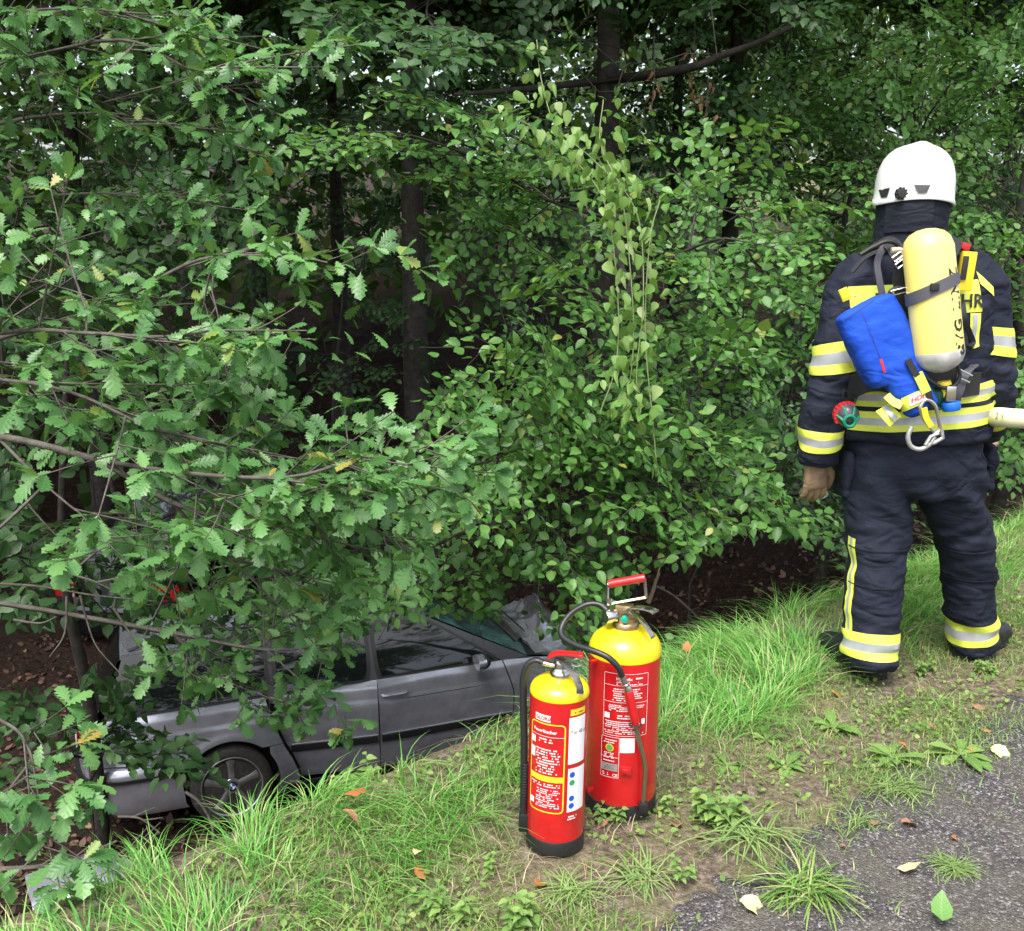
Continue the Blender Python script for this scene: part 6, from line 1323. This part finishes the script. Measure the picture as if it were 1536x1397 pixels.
# --- regulator ball hanging at the left hip
m0 = at(1270, 622, Y=YB - .24); reg = tag(empty('mask_regulator', tuple(m0)), 'dark regulator ball with green straps and red toothed ring at the left hip', 'regulator')
q = MB(); q.lathe([(0, -.038), (.02, -.034), (.034, -.02), (.038, 0), (.034, .02), (.02, .034), (0, .038)], 24, (.1, -1, .1)); q.build('ball', mat('dark_grey_plastic', (.05, .05, .058), .35), reg)
fr_ = frame_z(np.array([.1, -1, -.15]))
q = MB(); a_ = np.linspace(0, 2 * math.pi, 24, endpoint=False); q.tube(np.stack([.018 * np.cos(a_), a_ * 0 - .036, .018 * np.sin(a_) - .016], -1), .006, 8, closed=True)
for aa_ in (R(60), R(120), R(0), R(180)): q.tube(np.array([[.018 * math.cos(aa_), -.036, .018 * math.sin(aa_) - .016], [.030 * math.cos(aa_), -.028, .030 * math.sin(aa_) - .006], [.036 * math.cos(aa_), -.006, .036 * math.sin(aa_)]]), .005, 6)
q.build('strap_cage', mat('strap_green', (.0, .17, .09), .5), reg)
q = MB(); 
for k in range(9):
    aa_ = R(70 + 18 * k); q.box((.040 * math.cos(aa_), -.004, .038 * math.sin(aa_)), (.011, .02, .011), [[math.cos(aa_), 0, -math.sin(aa_)], [0, 1, 0], [math.sin(aa_), 0, math.cos(aa_)]])
aa_ = np.radians(np.linspace(65, 220, 14)); q.tube(np.stack([.037 * np.cos(aa_), aa_ * 0, .035 * np.sin(aa_)], -1), .005, 6); q.build('toothed_ring', mat('ring_red', (.5, .02, .025), .4), reg)
# ------------------------------------------------------------------ grass, weeds, litter
def blades(base, dirv, h, w, bend, k=5):
    """grass blades: base (n,3), unit lean dir (n,3 horizontal), height, width, bend 0..1"""
    n = len(base); t = np.linspace(0, 1, k); az = RNG.uniform(0, 2 * math.pi, n); side = np.stack([np.cos(az), np.sin(az), az * 0], -1)
    side = nrm(side - dirv * np.sum(side * dirv, -1, keepdims=True) * .8)
    V = np.zeros((n, k, 2, 3))
    for i, s in enumerate(t):
        c = base + dirv * (h * bend * (s ** 1.8) * 1.0)[:, None]; c[:, 2] += h * (s - .55 * bend * s ** 2.4)
        ww = (w * (1 - s ** 1.6) + .0004)[:, None] * side * .5; V[:, i, 0] = c - ww; V[:, i, 1] = c + ww
    idx = np.arange(n)[:, None] * (2 * k); F = []
    for i in range(k - 1): a = 2 * i; F.append(np.stack([idx[:, 0] + a, idx[:, 0] + a + 1, idx[:, 0] + a + 3, idx[:, 0] + a + 2], -1))
    U = np.tile(np.stack([np.tile([-.1, .1], k), np.repeat(t, 2)], -1), (n, 1))
    return V.reshape(-1, 3), np.concatenate(F), U
GRASSM = leaf_mat('grass_blade', [(0.0, (0.08, 0.26, 0.045)), (0.45, (0.135, 0.40, 0.07)), (0.82, (0.22, 0.50, 0.10)), (0.94, (0.36, 0.46, 0.16)), (1.0, (0.56, 0.52, 0.30))], 0.45, 0.35, (0.3, 0.4, 0.15), 0.0, 4, (0.35, 0.5, 0.06))
SHORTM = leaf_mat('short_grass', [(0.0, (0.10, 0.22, 0.045)), (0.5, (0.17, 0.32, 0.065)), (0.8, (0.27, 0.38, 0.11)), (1.0, (0.46, 0.43, 0.22))], 0.5, 0.3, (0.3, 0.4, 0.15), 0.0, 4, (0.35, 0.45, 0.08))
DRYM = leaf_mat('dry_straw', [(0.0, (0.30, 0.22, 0.13)), (0.6, (0.45, 0.36, 0.22)), (1.0, (0.58, 0.50, 0.34))], 0.6, 0.2, (0.4, 0.35, 0.2), 0.0, 4, (0.5, 0.4, 0.2))
def lush(u, d):
    """how dense the long grass is along the bank edge"""
    c = sstep(-.72, -.45, d) * (1 - sstep(-.06, .16, d)); g = .42 + .75 * vnoise(u, d * 1.5, 3.3, 4.0) + .35 * vnoise(u, d, 8.0, 1.0)
    return np.clip(c * g * (1 - .6 * sstep(3.6, 4.6, u)) + .4 * sstep(4.8, 6.2, u) * sstep(-.9, -.5, d) * (1 - sstep(-.05, .2, d)), 0, 1)
def footprint(x, y):
    """true where something stands"""
    m = np.zeros(len(x), bool)
    for cx, cy, r_ in ((0.113, 2.495, .078), (0.306, 2.69, .10)): m |= (x - cx) ** 2 + (y - cy) ** 2 < r_ * r_
    return m
# long tufts
nt_ = 1500; tu = RNG.uniform(-1.6, 8.5, nt_ * 3); td = RNG.uniform(-.75, .55, nt_ * 3); k = RNG.random(nt_ * 3) < lush(tu, td); tu, td = tu[k], td[k]
Vs, Fs, Us, Rs, off = [], [], [], [], 0
for u, d in zip(tu, td):
    n = int(RNG.integers(18, 40)); x, y = xy(u, d); sp = .022 + .02 * RNG.random(); bx = x + RNG.normal(0, sp, n); by = y + RNG.normal(0, sp, n)
    ok = ~footprint(bx, by); bx, by = bx[ok], by[ok]; n = len(bx)
    if n == 0 or (u < 1.7 and d > -.12): continue
    base = np.stack([bx, by, height(bx, by) - .005], -1); comb = vnoise(np.array(u), np.array(d), 2.3, 7.0) * 2.6 + .6
    ld = np.stack([bx - x, by - y], -1) * 18 + np.array([math.cos(comb + .5), math.sin(comb * 1.3 - .6)]) * .9 + RNG.normal(0, .35, (n, 2)) + EN * .35 * (d > -.05)
    dv = np.concatenate([nrm(ld), np.zeros((n, 1))], -1); hh = RNG.uniform(.06, .18, n) * (.6 + .9 * RNG.random()) * (1 - .28 * (1 - sstep(1.2, 2.0, u)))
    V, F, U = blades(base, dv, hh, RNG.uniform(.0022, .005, n), RNG.uniform(.5, 1.5, n), 5)
    Vs.append(V); Fs.append(F + off); Us.append(U); Rs.append(np.repeat(np.clip(RNG.normal(.38, .22, n) + RNG.normal(0, .07), 0, 1), 10)); off += len(V)
me = fast_mesh('long_grass', np.concatenate(Vs), Fs, uv=np.concatenate(Us), rnd=np.concatenate(Rs), mats=[GRASSM]); tag(link('long_grass', me), 'long bright green grass along the bank edge', 'grass', kind='stuff')
# short turf and seedlings on the verge, dry straw
def scatter(name, n, dens, h, w, bend, m, label, k=4, lo=-1.5, hi=.3, umin=-1.6, umax=9):
    u = RNG.uniform(umin, umax, n); d = RNG.uniform(lo, hi, n); x, y = xy(u, d); ok = (RNG.random(n) < dens(u, d, x, y)) & ~footprint(x, y); x, y = x[ok], y[ok]; n = len(x)
    a = RNG.uniform(0, 2 * math.pi, n); dv = np.stack([np.cos(a), np.sin(a), a * 0], -1); base = np.stack([x, y, np.maximum(height(x, y), np.where(ud(x, y)[1] < -1.0, .012, -9)) - .002], -1)
    V, F, U = blades(base, dv, RNG.uniform(*h, n), RNG.uniform(*w, n), RNG.uniform(*bend, n), k)
    me = fast_mesh(name, V, [F], uv=U, rnd=np.repeat(RNG.random(n), 2 * k), mats=[m]); tag(link(name, me), label, 'grass', kind='stuff')
def turf_d(u, d, x, y):
    p = np.clip(.40 + 1.0 * vnoise(x, y, 3.6, 5.0) + .5 * vnoise(x, y, 9.5, 2.0), 0, 1); return p * (sstep(-1.36, -1.0, d) * .95 + .03) * (1 - .55 * sstep(-.3, .1, d))
scatter('short_turf', 230000, turf_d, (.012, .055), (.0018, .0042), (.3, 1.3), SHORTM, 'short patchy turf and moss on the verge')
scatter('dry_straw', 8000, lambda u, d, x, y: (1 - .7 * sstep(-.65, -.45, d)) * np.clip(.35 + .9 * vnoise(x, y, 4.4, 9.0), 0, 1) * sstep(-1.15, -.9, d), (.02, .10), (.0012, .0026), (1.6, 3.0), DRYM, 'dry straw and cut grass lying on the verge')
n = 18000; u = RNG.uniform(-1.2, 6.5, n); d = RNG.uniform(-1.2, -.2, n); x, y = xy(u, d); ok = (RNG.random(n) < np.clip(.3 + 1.0 * vnoise(x, y, 5.2, 3.0), 0, 1) * sstep(-1.2, -1.0, d)) & ~footprint(x, y); x, y = x[ok], y[ok]; n = len(x)
CLOV = leaf_mat('ground_cover_leaf', [(0.0, (0.10, 0.20, 0.04)), (0.6, (0.17, 0.29, 0.06)), (1.0, (0.30, 0.36, 0.10))], 0.5, 0.3, (.3, .4, .2), .1, 5, (.3, .45, .06))
me = leaves_mesh('ground_cover', np.stack([x, y, height(x, y) + RNG.uniform(.004, .03, n)], -1), basis(RNG.normal(0, 1, (n, 3)) * np.array([1, 1, .3]), RNG.normal(0, .4, (n, 3)) + np.array([0, -.2, 1])), RNG.uniform(.007, .022, n), RNG.random(n), [leaf_strip([0, .3, .7, 1.0], [.05, .36, .34, .02], .2, .2)], CLOV)
tag(link('ground_cover', me), 'tiny green ground cover plants on the bare verge', 'ground cover', kind='stuff')
# leaf litter on the slope
n = 15000; u = RNG.uniform(-3, 13, n); d = RNG.uniform(.15, 9.5, n); x, y = xy(u, d); px, py, dp = proj(np.stack([x, y, height(x, y)], -1)); ok = (px > -60) & (px < 1600) & (py < 1460) & (py > 500); x, y = x[ok], y[ok]; n = len(x)
P = np.stack([x, y, height(x, y) + RNG.uniform(.004, .03, n)], -1)
LITM = leaf_mat('litter_leaf', [(0.0, (0.035, 0.018, 0.012)), (0.4, (0.085, 0.042, 0.027)), (0.8, (0.16, 0.085, 0.055)), (1.0, (0.28, 0.18, 0.12))], 0.6, 0.1, (.2, .12, .08), .2, 7, (.2, .1, .05))
CURL = [leaf_strip(BY, BW, .5, .5, 0, .1), leaf_strip(BY, np.array(BW) * .8, -.6, .3, 0, .15), leaf_strip(BY, BW, .1, -.5, 0, .1)]
me = leaves_mesh('leaf_litter', P, basis(RNG.normal(0, 1, (n, 3)) * np.array([1, 1, .25]), RNG.normal(0, .5, (n, 3)) + np.array([.1, -.3, 1])), RNG.uniform(.04, .085, n), RNG.random(n), CURL, LITM)
tag(link('leaf_litter', me), 'brown leaf litter covering the ditch slope', 'leaf litter', kind='stuff')
# loose grit on the path
n = 2600; u = RNG.uniform(-.3, 5, n); d = -1.0 - RNG.random(n) ** 1.5 * 1.2; x, y = xy(u, d); oct_ = np.array([[1, 0, 0], [-1, 0, 0], [0, 1, 0], [0, -1, 0], [0, 0, .7], [0, 0, -.7]], float); of = np.array([[0, 2, 4], [2, 1, 4], [1, 3, 4], [3, 0, 4], [2, 0, 5], [1, 2, 5], [3, 1, 5], [0, 3, 5]])
s_ = RNG.uniform(.0012, .0042, n); V = (oct_[None] * s_[:, None, None] * RNG.uniform(.6, 1.3, (n, 6, 1)) + np.stack([x, y, x * 0 + .015], -1)[:, None]).reshape(-1, 3)
me = fast_mesh('loose_grit', V, [(of[None] + (np.arange(n) * 6)[:, None, None]).reshape(-1, 3)], mats=[mat('grit', (.22, .21, .2), .9, col2=(.05, .05, .052), vscale=90)], smooth=False); tag(link('loose_grit', me), 'loose grit on the worn asphalt', 'grit', kind='stuff')
# --- weeds: each a plant of its own
WEEDM = leaf_mat('weed_leaf', [(0.0, (0.11, 0.22, 0.05)), (0.5, (0.17, 0.30, 0.07)), (1.0, (0.25, 0.37, 0.10))], 0.48, 0.3, (.35, .45, .2), .35, 6, (.3, .45, .06))
ROS = [leaf_strip([0, .2, .45, .7, .9, 1], [.02, .07, .16, .22, .12, .0], .3, .35, 0, .05), leaf_strip([0, .2, .45, .7, .9, 1], [.02, .10, .20, .20, .10, .0], .2, .5, 0, .08), leaf_strip([0, .2, .45, .7, .9, 1], [.012, .016, .02, .018, .012, .0], .5, .75)]
NET = [leaf_strip([0, .12, .35, .6, .85, 1], [.02, .25, .34, .24, .10, .0], .25, .3, 0, .12)]
def ground_at(px, py):
    p = at(px, py, z=0.0); p[2] = max(gz(p[0], p[1]), .012 if ud(p[0], p[1])[1] < -1.0 else -9); return p
def weed(px, py, kind, size, nleaf, label, group=None):
    b = ground_at(px, py); r_ = tag(empty('weed', tuple(b)), label, 'weed', group)
    P, Y, Z, S = [], [], [], []
    if kind == 'rosette':
        for k in range(nleaf):
            a = 2 * math.pi * k / nleaf + RNG.normal(0, .25); e = RNG.uniform(.15, .75); P.append([.004 * math.cos(a), .004 * math.sin(a), .004]); Y.append([math.cos(a), math.sin(a), e]); Z.append([-.6 * math.cos(a), -.6 * math.sin(a), 1]); S.append(size * RNG.uniform(.6, 1.1))
        T = ROS[:2]
    elif kind == 'stems':
        mb = MB()
        for k in range(max(2, nleaf // 9)):
            a = RNG.uniform(0, 6.28); o = np.array([RNG.normal(0, size * .45), RNG.normal(0, size * .3), 0]); h = size * RNG.uniform(.7, 1.5); tip = o + [.3 * h * math.cos(a), .3 * h * math.sin(a), h]; mb.tube(catmull(np.array([o, o * .5 + tip * .5 + [0, 0, .1 * h], tip]), 4), .0015, 4)
            for j in range(9):
                f = .25 + .75 * j / 8; aa = j * 2.4 + a; p = o + (tip - o) * f; P.append(p); Y.append([math.cos(aa), math.sin(aa), .15]); Z.append([RNG.normal(0, .2), RNG.normal(-.2, .2), 1]); S.append(size * (.62 - .25 * f) * RNG.uniform(.8, 1.2))
        mb.build('stem', WEEDM, r_); T = NET
    else:
        for k in range(nleaf):
            a = RNG.uniform(0, 6.28); e = RNG.uniform(.3, 1.3); P.append([RNG.normal(0, size * .25), RNG.normal(0, size * .18), .002]); Y.append([math.cos(a), math.sin(a), e]); Z.append([-math.cos(a), -math.sin(a), 1]); S.append(size * RNG.uniform(.5, 1.1))
        T = [ROS[2]]
    me = leaves_mesh('leaves', np.array(P, float), basis(np.array(Y, float), np.array(Z, float)), np.array(S), RNG.random(len(P)), T, WEEDM if kind != 'dry' else SHORTM); o = link('leaves', me, r_); o['kind'] = 'stuff'
weed(1075, 1235, 'stems', .075, 90, 'bushy nettle-like weed right of the larger extinguisher')
weed(1120, 1262, 'grassy', .13, 110, 'strappy green weed in front of the nettle-like weed')
weed(1205, 1345, 'dry', .125, 170, 'sprawling yellowish grass tussock at the asphalt edge near the bottom')
weed(905, 1238, 'stems', .05, 36, 'small leafy weed at the foot of the larger extinguisher')
weed(985, 1215, 'stems', .045, 36, 'small leafy weed beside the lance nozzle')
weed(1340, 1145, 'rosette', .085, 14, 'broad flat rosette weed midway on the verge near the asphalt', None)
weed(1440, 1140, 'rosette', .10, 16, 'broad-leaved rosette weed farthest right on the asphalt')
weed(1250, 1090, 'rosette', .085, 13, 'pale rosette weed below the gap between the boots')
weed(1150, 1110, 'rosette', .06, 9, 'small rosette weed on bare soil, upper one')
weed(1180, 1150, 'rosette', .075, 8, 'flat-leaved rosette weed on bare soil, lower one')
weed(1090, 1150, 'rosette', .06, 10, 'dark green rosette weed right of the larger extinguisher')
weed(1430, 1310, 'grassy', .065, 160, 'creeping feathery weed patch lying on the asphalt')
weed(1345, 1190, 'grassy', .08, 120, 'feathery weed clump where verge meets asphalt')
weed(1410, 1055, 'grassy', .08, 50, 'green tuft right of the left boot')
weed(1385, 1015, 'stems', .05, 36, 'leafy weed between the boots')
weed(1480, 1010, 'stems', .045, 45, 'leafy weed under the right boot')
weed(640, 1375, 'stems', .06, 36, 'leafy weed at the bottom edge below the long grass')
weed(770, 1385, 'stems', .065, 54, 'leafy weed at the bottom edge left of centre')
weed(720, 1310, 'stems', .04, 18, 'little seedling left of the small extinguisher')
weed(960, 1320, 'grassy', .10, 110, 'strappy grass clump below the two extinguishers')
weed(860, 1340, 'grassy', .09, 100, 'strappy grass clump below the small extinguisher')
weed(1030, 1330, 'stems', .045, 27, 'leafy weed left of the yellowish tussock')
weed(1290, 1240, 'grassy', .07, 40, 'low tuft at the asphalt edge right of the nettle-like weed')
weed(700, 1370, 'grassy', .08, 50, 'low tuft at the bottom edge between two leafy weeds')
weed(540, 1140, 'stems', .075, 45, 'round-leaved weed in front of the rear door of the wreck')
weed(505, 1170, 'stems', .06, 36, 'round-leaved weed beside the rear wheel of the wreck')
# --- fallen leaves one can pick out
FB = mat('fallen_brown', (0.24, 0.11, 0.06), 0.7, col2=(0.38, 0.20, 0.12), vscale=22); FO = mat('fallen_orange', (0.42, 0.15, 0.04), 0.65, col2=(0.30, 0.10, 0.035), vscale=18); FYE = mat('fallen_pale', (0.62, 0.55, 0.30), 0.6, col2=(0.50, 0.44, 0.20), vscale=16); FG = leaf_mat('fallen_green', [(0, (.10, .24, .05)), (1, (.14, .29, .07))], .45, .2, (.3, .42, .2), .35, 8)
FM = {}
def fallen(px, py, ln, ang, m, label, group=None, t=0, lift=.012):
    key = (m.name, t)
    if key not in FM: V, F, U = CURL[t]; FM[key] = fast_mesh('fallen_leaf', V - np.array([0, .5, 0]), [F], uv=U, rnd=np.zeros(len(V)), mats=[m])
    b = ground_at(px, py); o = bpy.data.objects.new('fallen_leaf', FM[key]); COL.objects.link(o); B = basis(np.array([[math.cos(R(ang)), math.sin(R(ang)), RNG.normal(0, .1)]]), np.array([[RNG.normal(0, .25), RNG.normal(-.1, .25), 1]]))[0] * ln
    o.matrix_world = Matrix(np.vstack([np.hstack([B, (b + [0, 0, lift])[:, None]]), [0, 0, 0, 1]]).tolist()); tag(o, label, 'leaf', group)
fallen(1132, 1372, .075, -20, FYE, 'pale dead leaf on the asphalt at the bottom edge', t=0); fallen(1362, 1318, .055, -15, FYE, 'pale green-yellow leaf on the asphalt beside the creeping weed', t=2)
fallen(1365, 1245, .055, 10, FB, 'reddish brown leaf alone on the asphalt', t=0); fallen(1432, 1266, .03, 60, FO, 'small orange leaf on the asphalt above the creeping weed', t=1)
fallen(1408, 1392, .075, 75, FG, 'fresh green leaf on the asphalt at the bottom right', t=2, lift=.03); fallen(1500, 1138, .07, -60, FYE, 'yellowed leaf at the right end of the broad-leaved weed', t=0)
fallen(1468, 1066, .06, 5, FB, 'brown leaf on the asphalt below the right boot', t=1); fallen(1478, 1102, .05, 10, FB, 'long dark brown leaf right of centre on the asphalt', t=1)
fallen(812, 1330, .05, 50, FO, 'reddish brown leaf just below the small extinguisher', t=0); fallen(628, 1303, .04, 70, FYE, 'pale yellow leaf shining in the grass left of the small extinguisher', t=0, lift=.05); fallen(630, 1320, .05, -60, FO, 'orange-brown leaf under the pale yellow leaf', t=1, lift=.03)
fallen(533, 1238, .085, 60, FO, 'large orange-brown leaf standing in the long grass', t=1, lift=.09); fallen(528, 1262, .06, -20, FB, 'brown leaf just below the large orange-brown one', t=0, lift=.06)
fallen(1015, 1242, .05, 80, FB, 'round brown leaf beside the nettle-like weed', t=0); fallen(1028, 1028, .045, 80, FO, 'orange leaf in the long grass right of the larger extinguisher', t=2, lift=.12)
for k in range(46):
    u, d = RNG.uniform(-.8, 5.5), RNG.uniform(-1.25, -.25); x, y = xy(u, d); px, py, _ = proj(np.array([x, y, 0.0]))
    if not (0 < px < 1530 and py < 1390) or footprint(np.array([x]), np.array([y]))[0]: continue
    fallen(px, py, RNG.uniform(.022, .05), RNG.uniform(0, 360), (FB, FO)[k % 2], 'small curled brown leaf lying on the grassy verge', 'small brown leaves on the verge', t=k % 3)
# --- sticks and debris
def stick(pts, r0, r1, label, m=None):
    P = catmull(np.array([at(x, y, d=d) for x, y, d in pts]), 6); P[:, 2] = np.maximum(P[:, 2], height(P[:, 0], P[:, 1]) + r0); o = tag(empty('stick', tuple(P[0])), label, 'stick'); q = MB(); q.tube(P - P[0], np.linspace(r0, r1, len(P)), 6)
    for f in (.35, .6): i = int(f * len(P)); t = nrm(P[i + 1] - P[i]); q.tube(np.array([P[i], P[i] + t * .08 + [.02, .02, .05]]) - P[0], [r1, r1 * .6], 5)
    q.build('wood', m or BARK2, o)
stick([(-20, 1305, 4.6), (60, 1300, 4.6), (120, 1285, 4.7), (175, 1262, 4.8)], .012, .006, 'long pale fallen stick in the ditch behind the grass, lower left')
stick([(175, 1285, 4.6), (205, 1265, 4.7), (240, 1250, 4.8)], .008, .004, 'short fallen stick right of the long pale one')
stick([(177, 1225, 4.9), (210, 1228, 4.9), (240, 1250, 4.9)], .007, .004, 'thin twig in front of the rear bumper')
stick([(278, 1188, 4.6), (300, 1205, 4.6), (318, 1240, 4.6), (320, 1300, 4.5)], .007, .005, 'bent upright twig in front of the rear wheel')
stick([(985, 880, 7.0), (1012, 895, 7.0), (1040, 920, 6.8), (1058, 940, 6.6)], .010, .006, 'dark fallen branch on the litter slope behind the larger extinguisher')
stick([(972, 905, 6.4), (980, 885, 6.4), (984, 868, 6.4)], .016, .008, 'pale broken stump sticking up behind the carrying handle', mat('pale_wood', (.45, .33, .2), .8, col2=(.3, .2, .12), vscale=20))
dp_ = at(1030, 922, d=6.8); dp_[2] = gz(dp_[0], dp_[1]) + .05; o = tag(empty('bumper_trim', tuple(dp_)), 'curved black car trim lying on the leaf litter right of the large extinguisher', 'car part')
a = np.linspace(R(200), R(330), 16); q = MB(); V = np.concatenate([np.stack([.22 * np.cos(a), .10 * np.sin(a) + y_, .02 * np.sin(a * 2) + z_], -1) for y_, z_ in ((0, 0), (.02, .05), (.05, .06), (.06, .02))]); q.add(V, grid_faces(4, 16)); q.build('trim_strip', XB, o)
dp_ = at(1200, 902, d=5.4); dp_[2] = gz(dp_[0], dp_[1]) + .03; o = tag(empty('grey_strip', tuple(dp_)), 'grey plastic strip lying at the grass edge left of the firefighter', 'car part'); q = MB(); q.tube(np.array([[-.11, -.07, .0], [0, 0, .025], [.12, .06, .04]]), [.012, .018, .014], 6); q.build('strip', mat('dull_grey', (.26, .27, .28), .5), o)
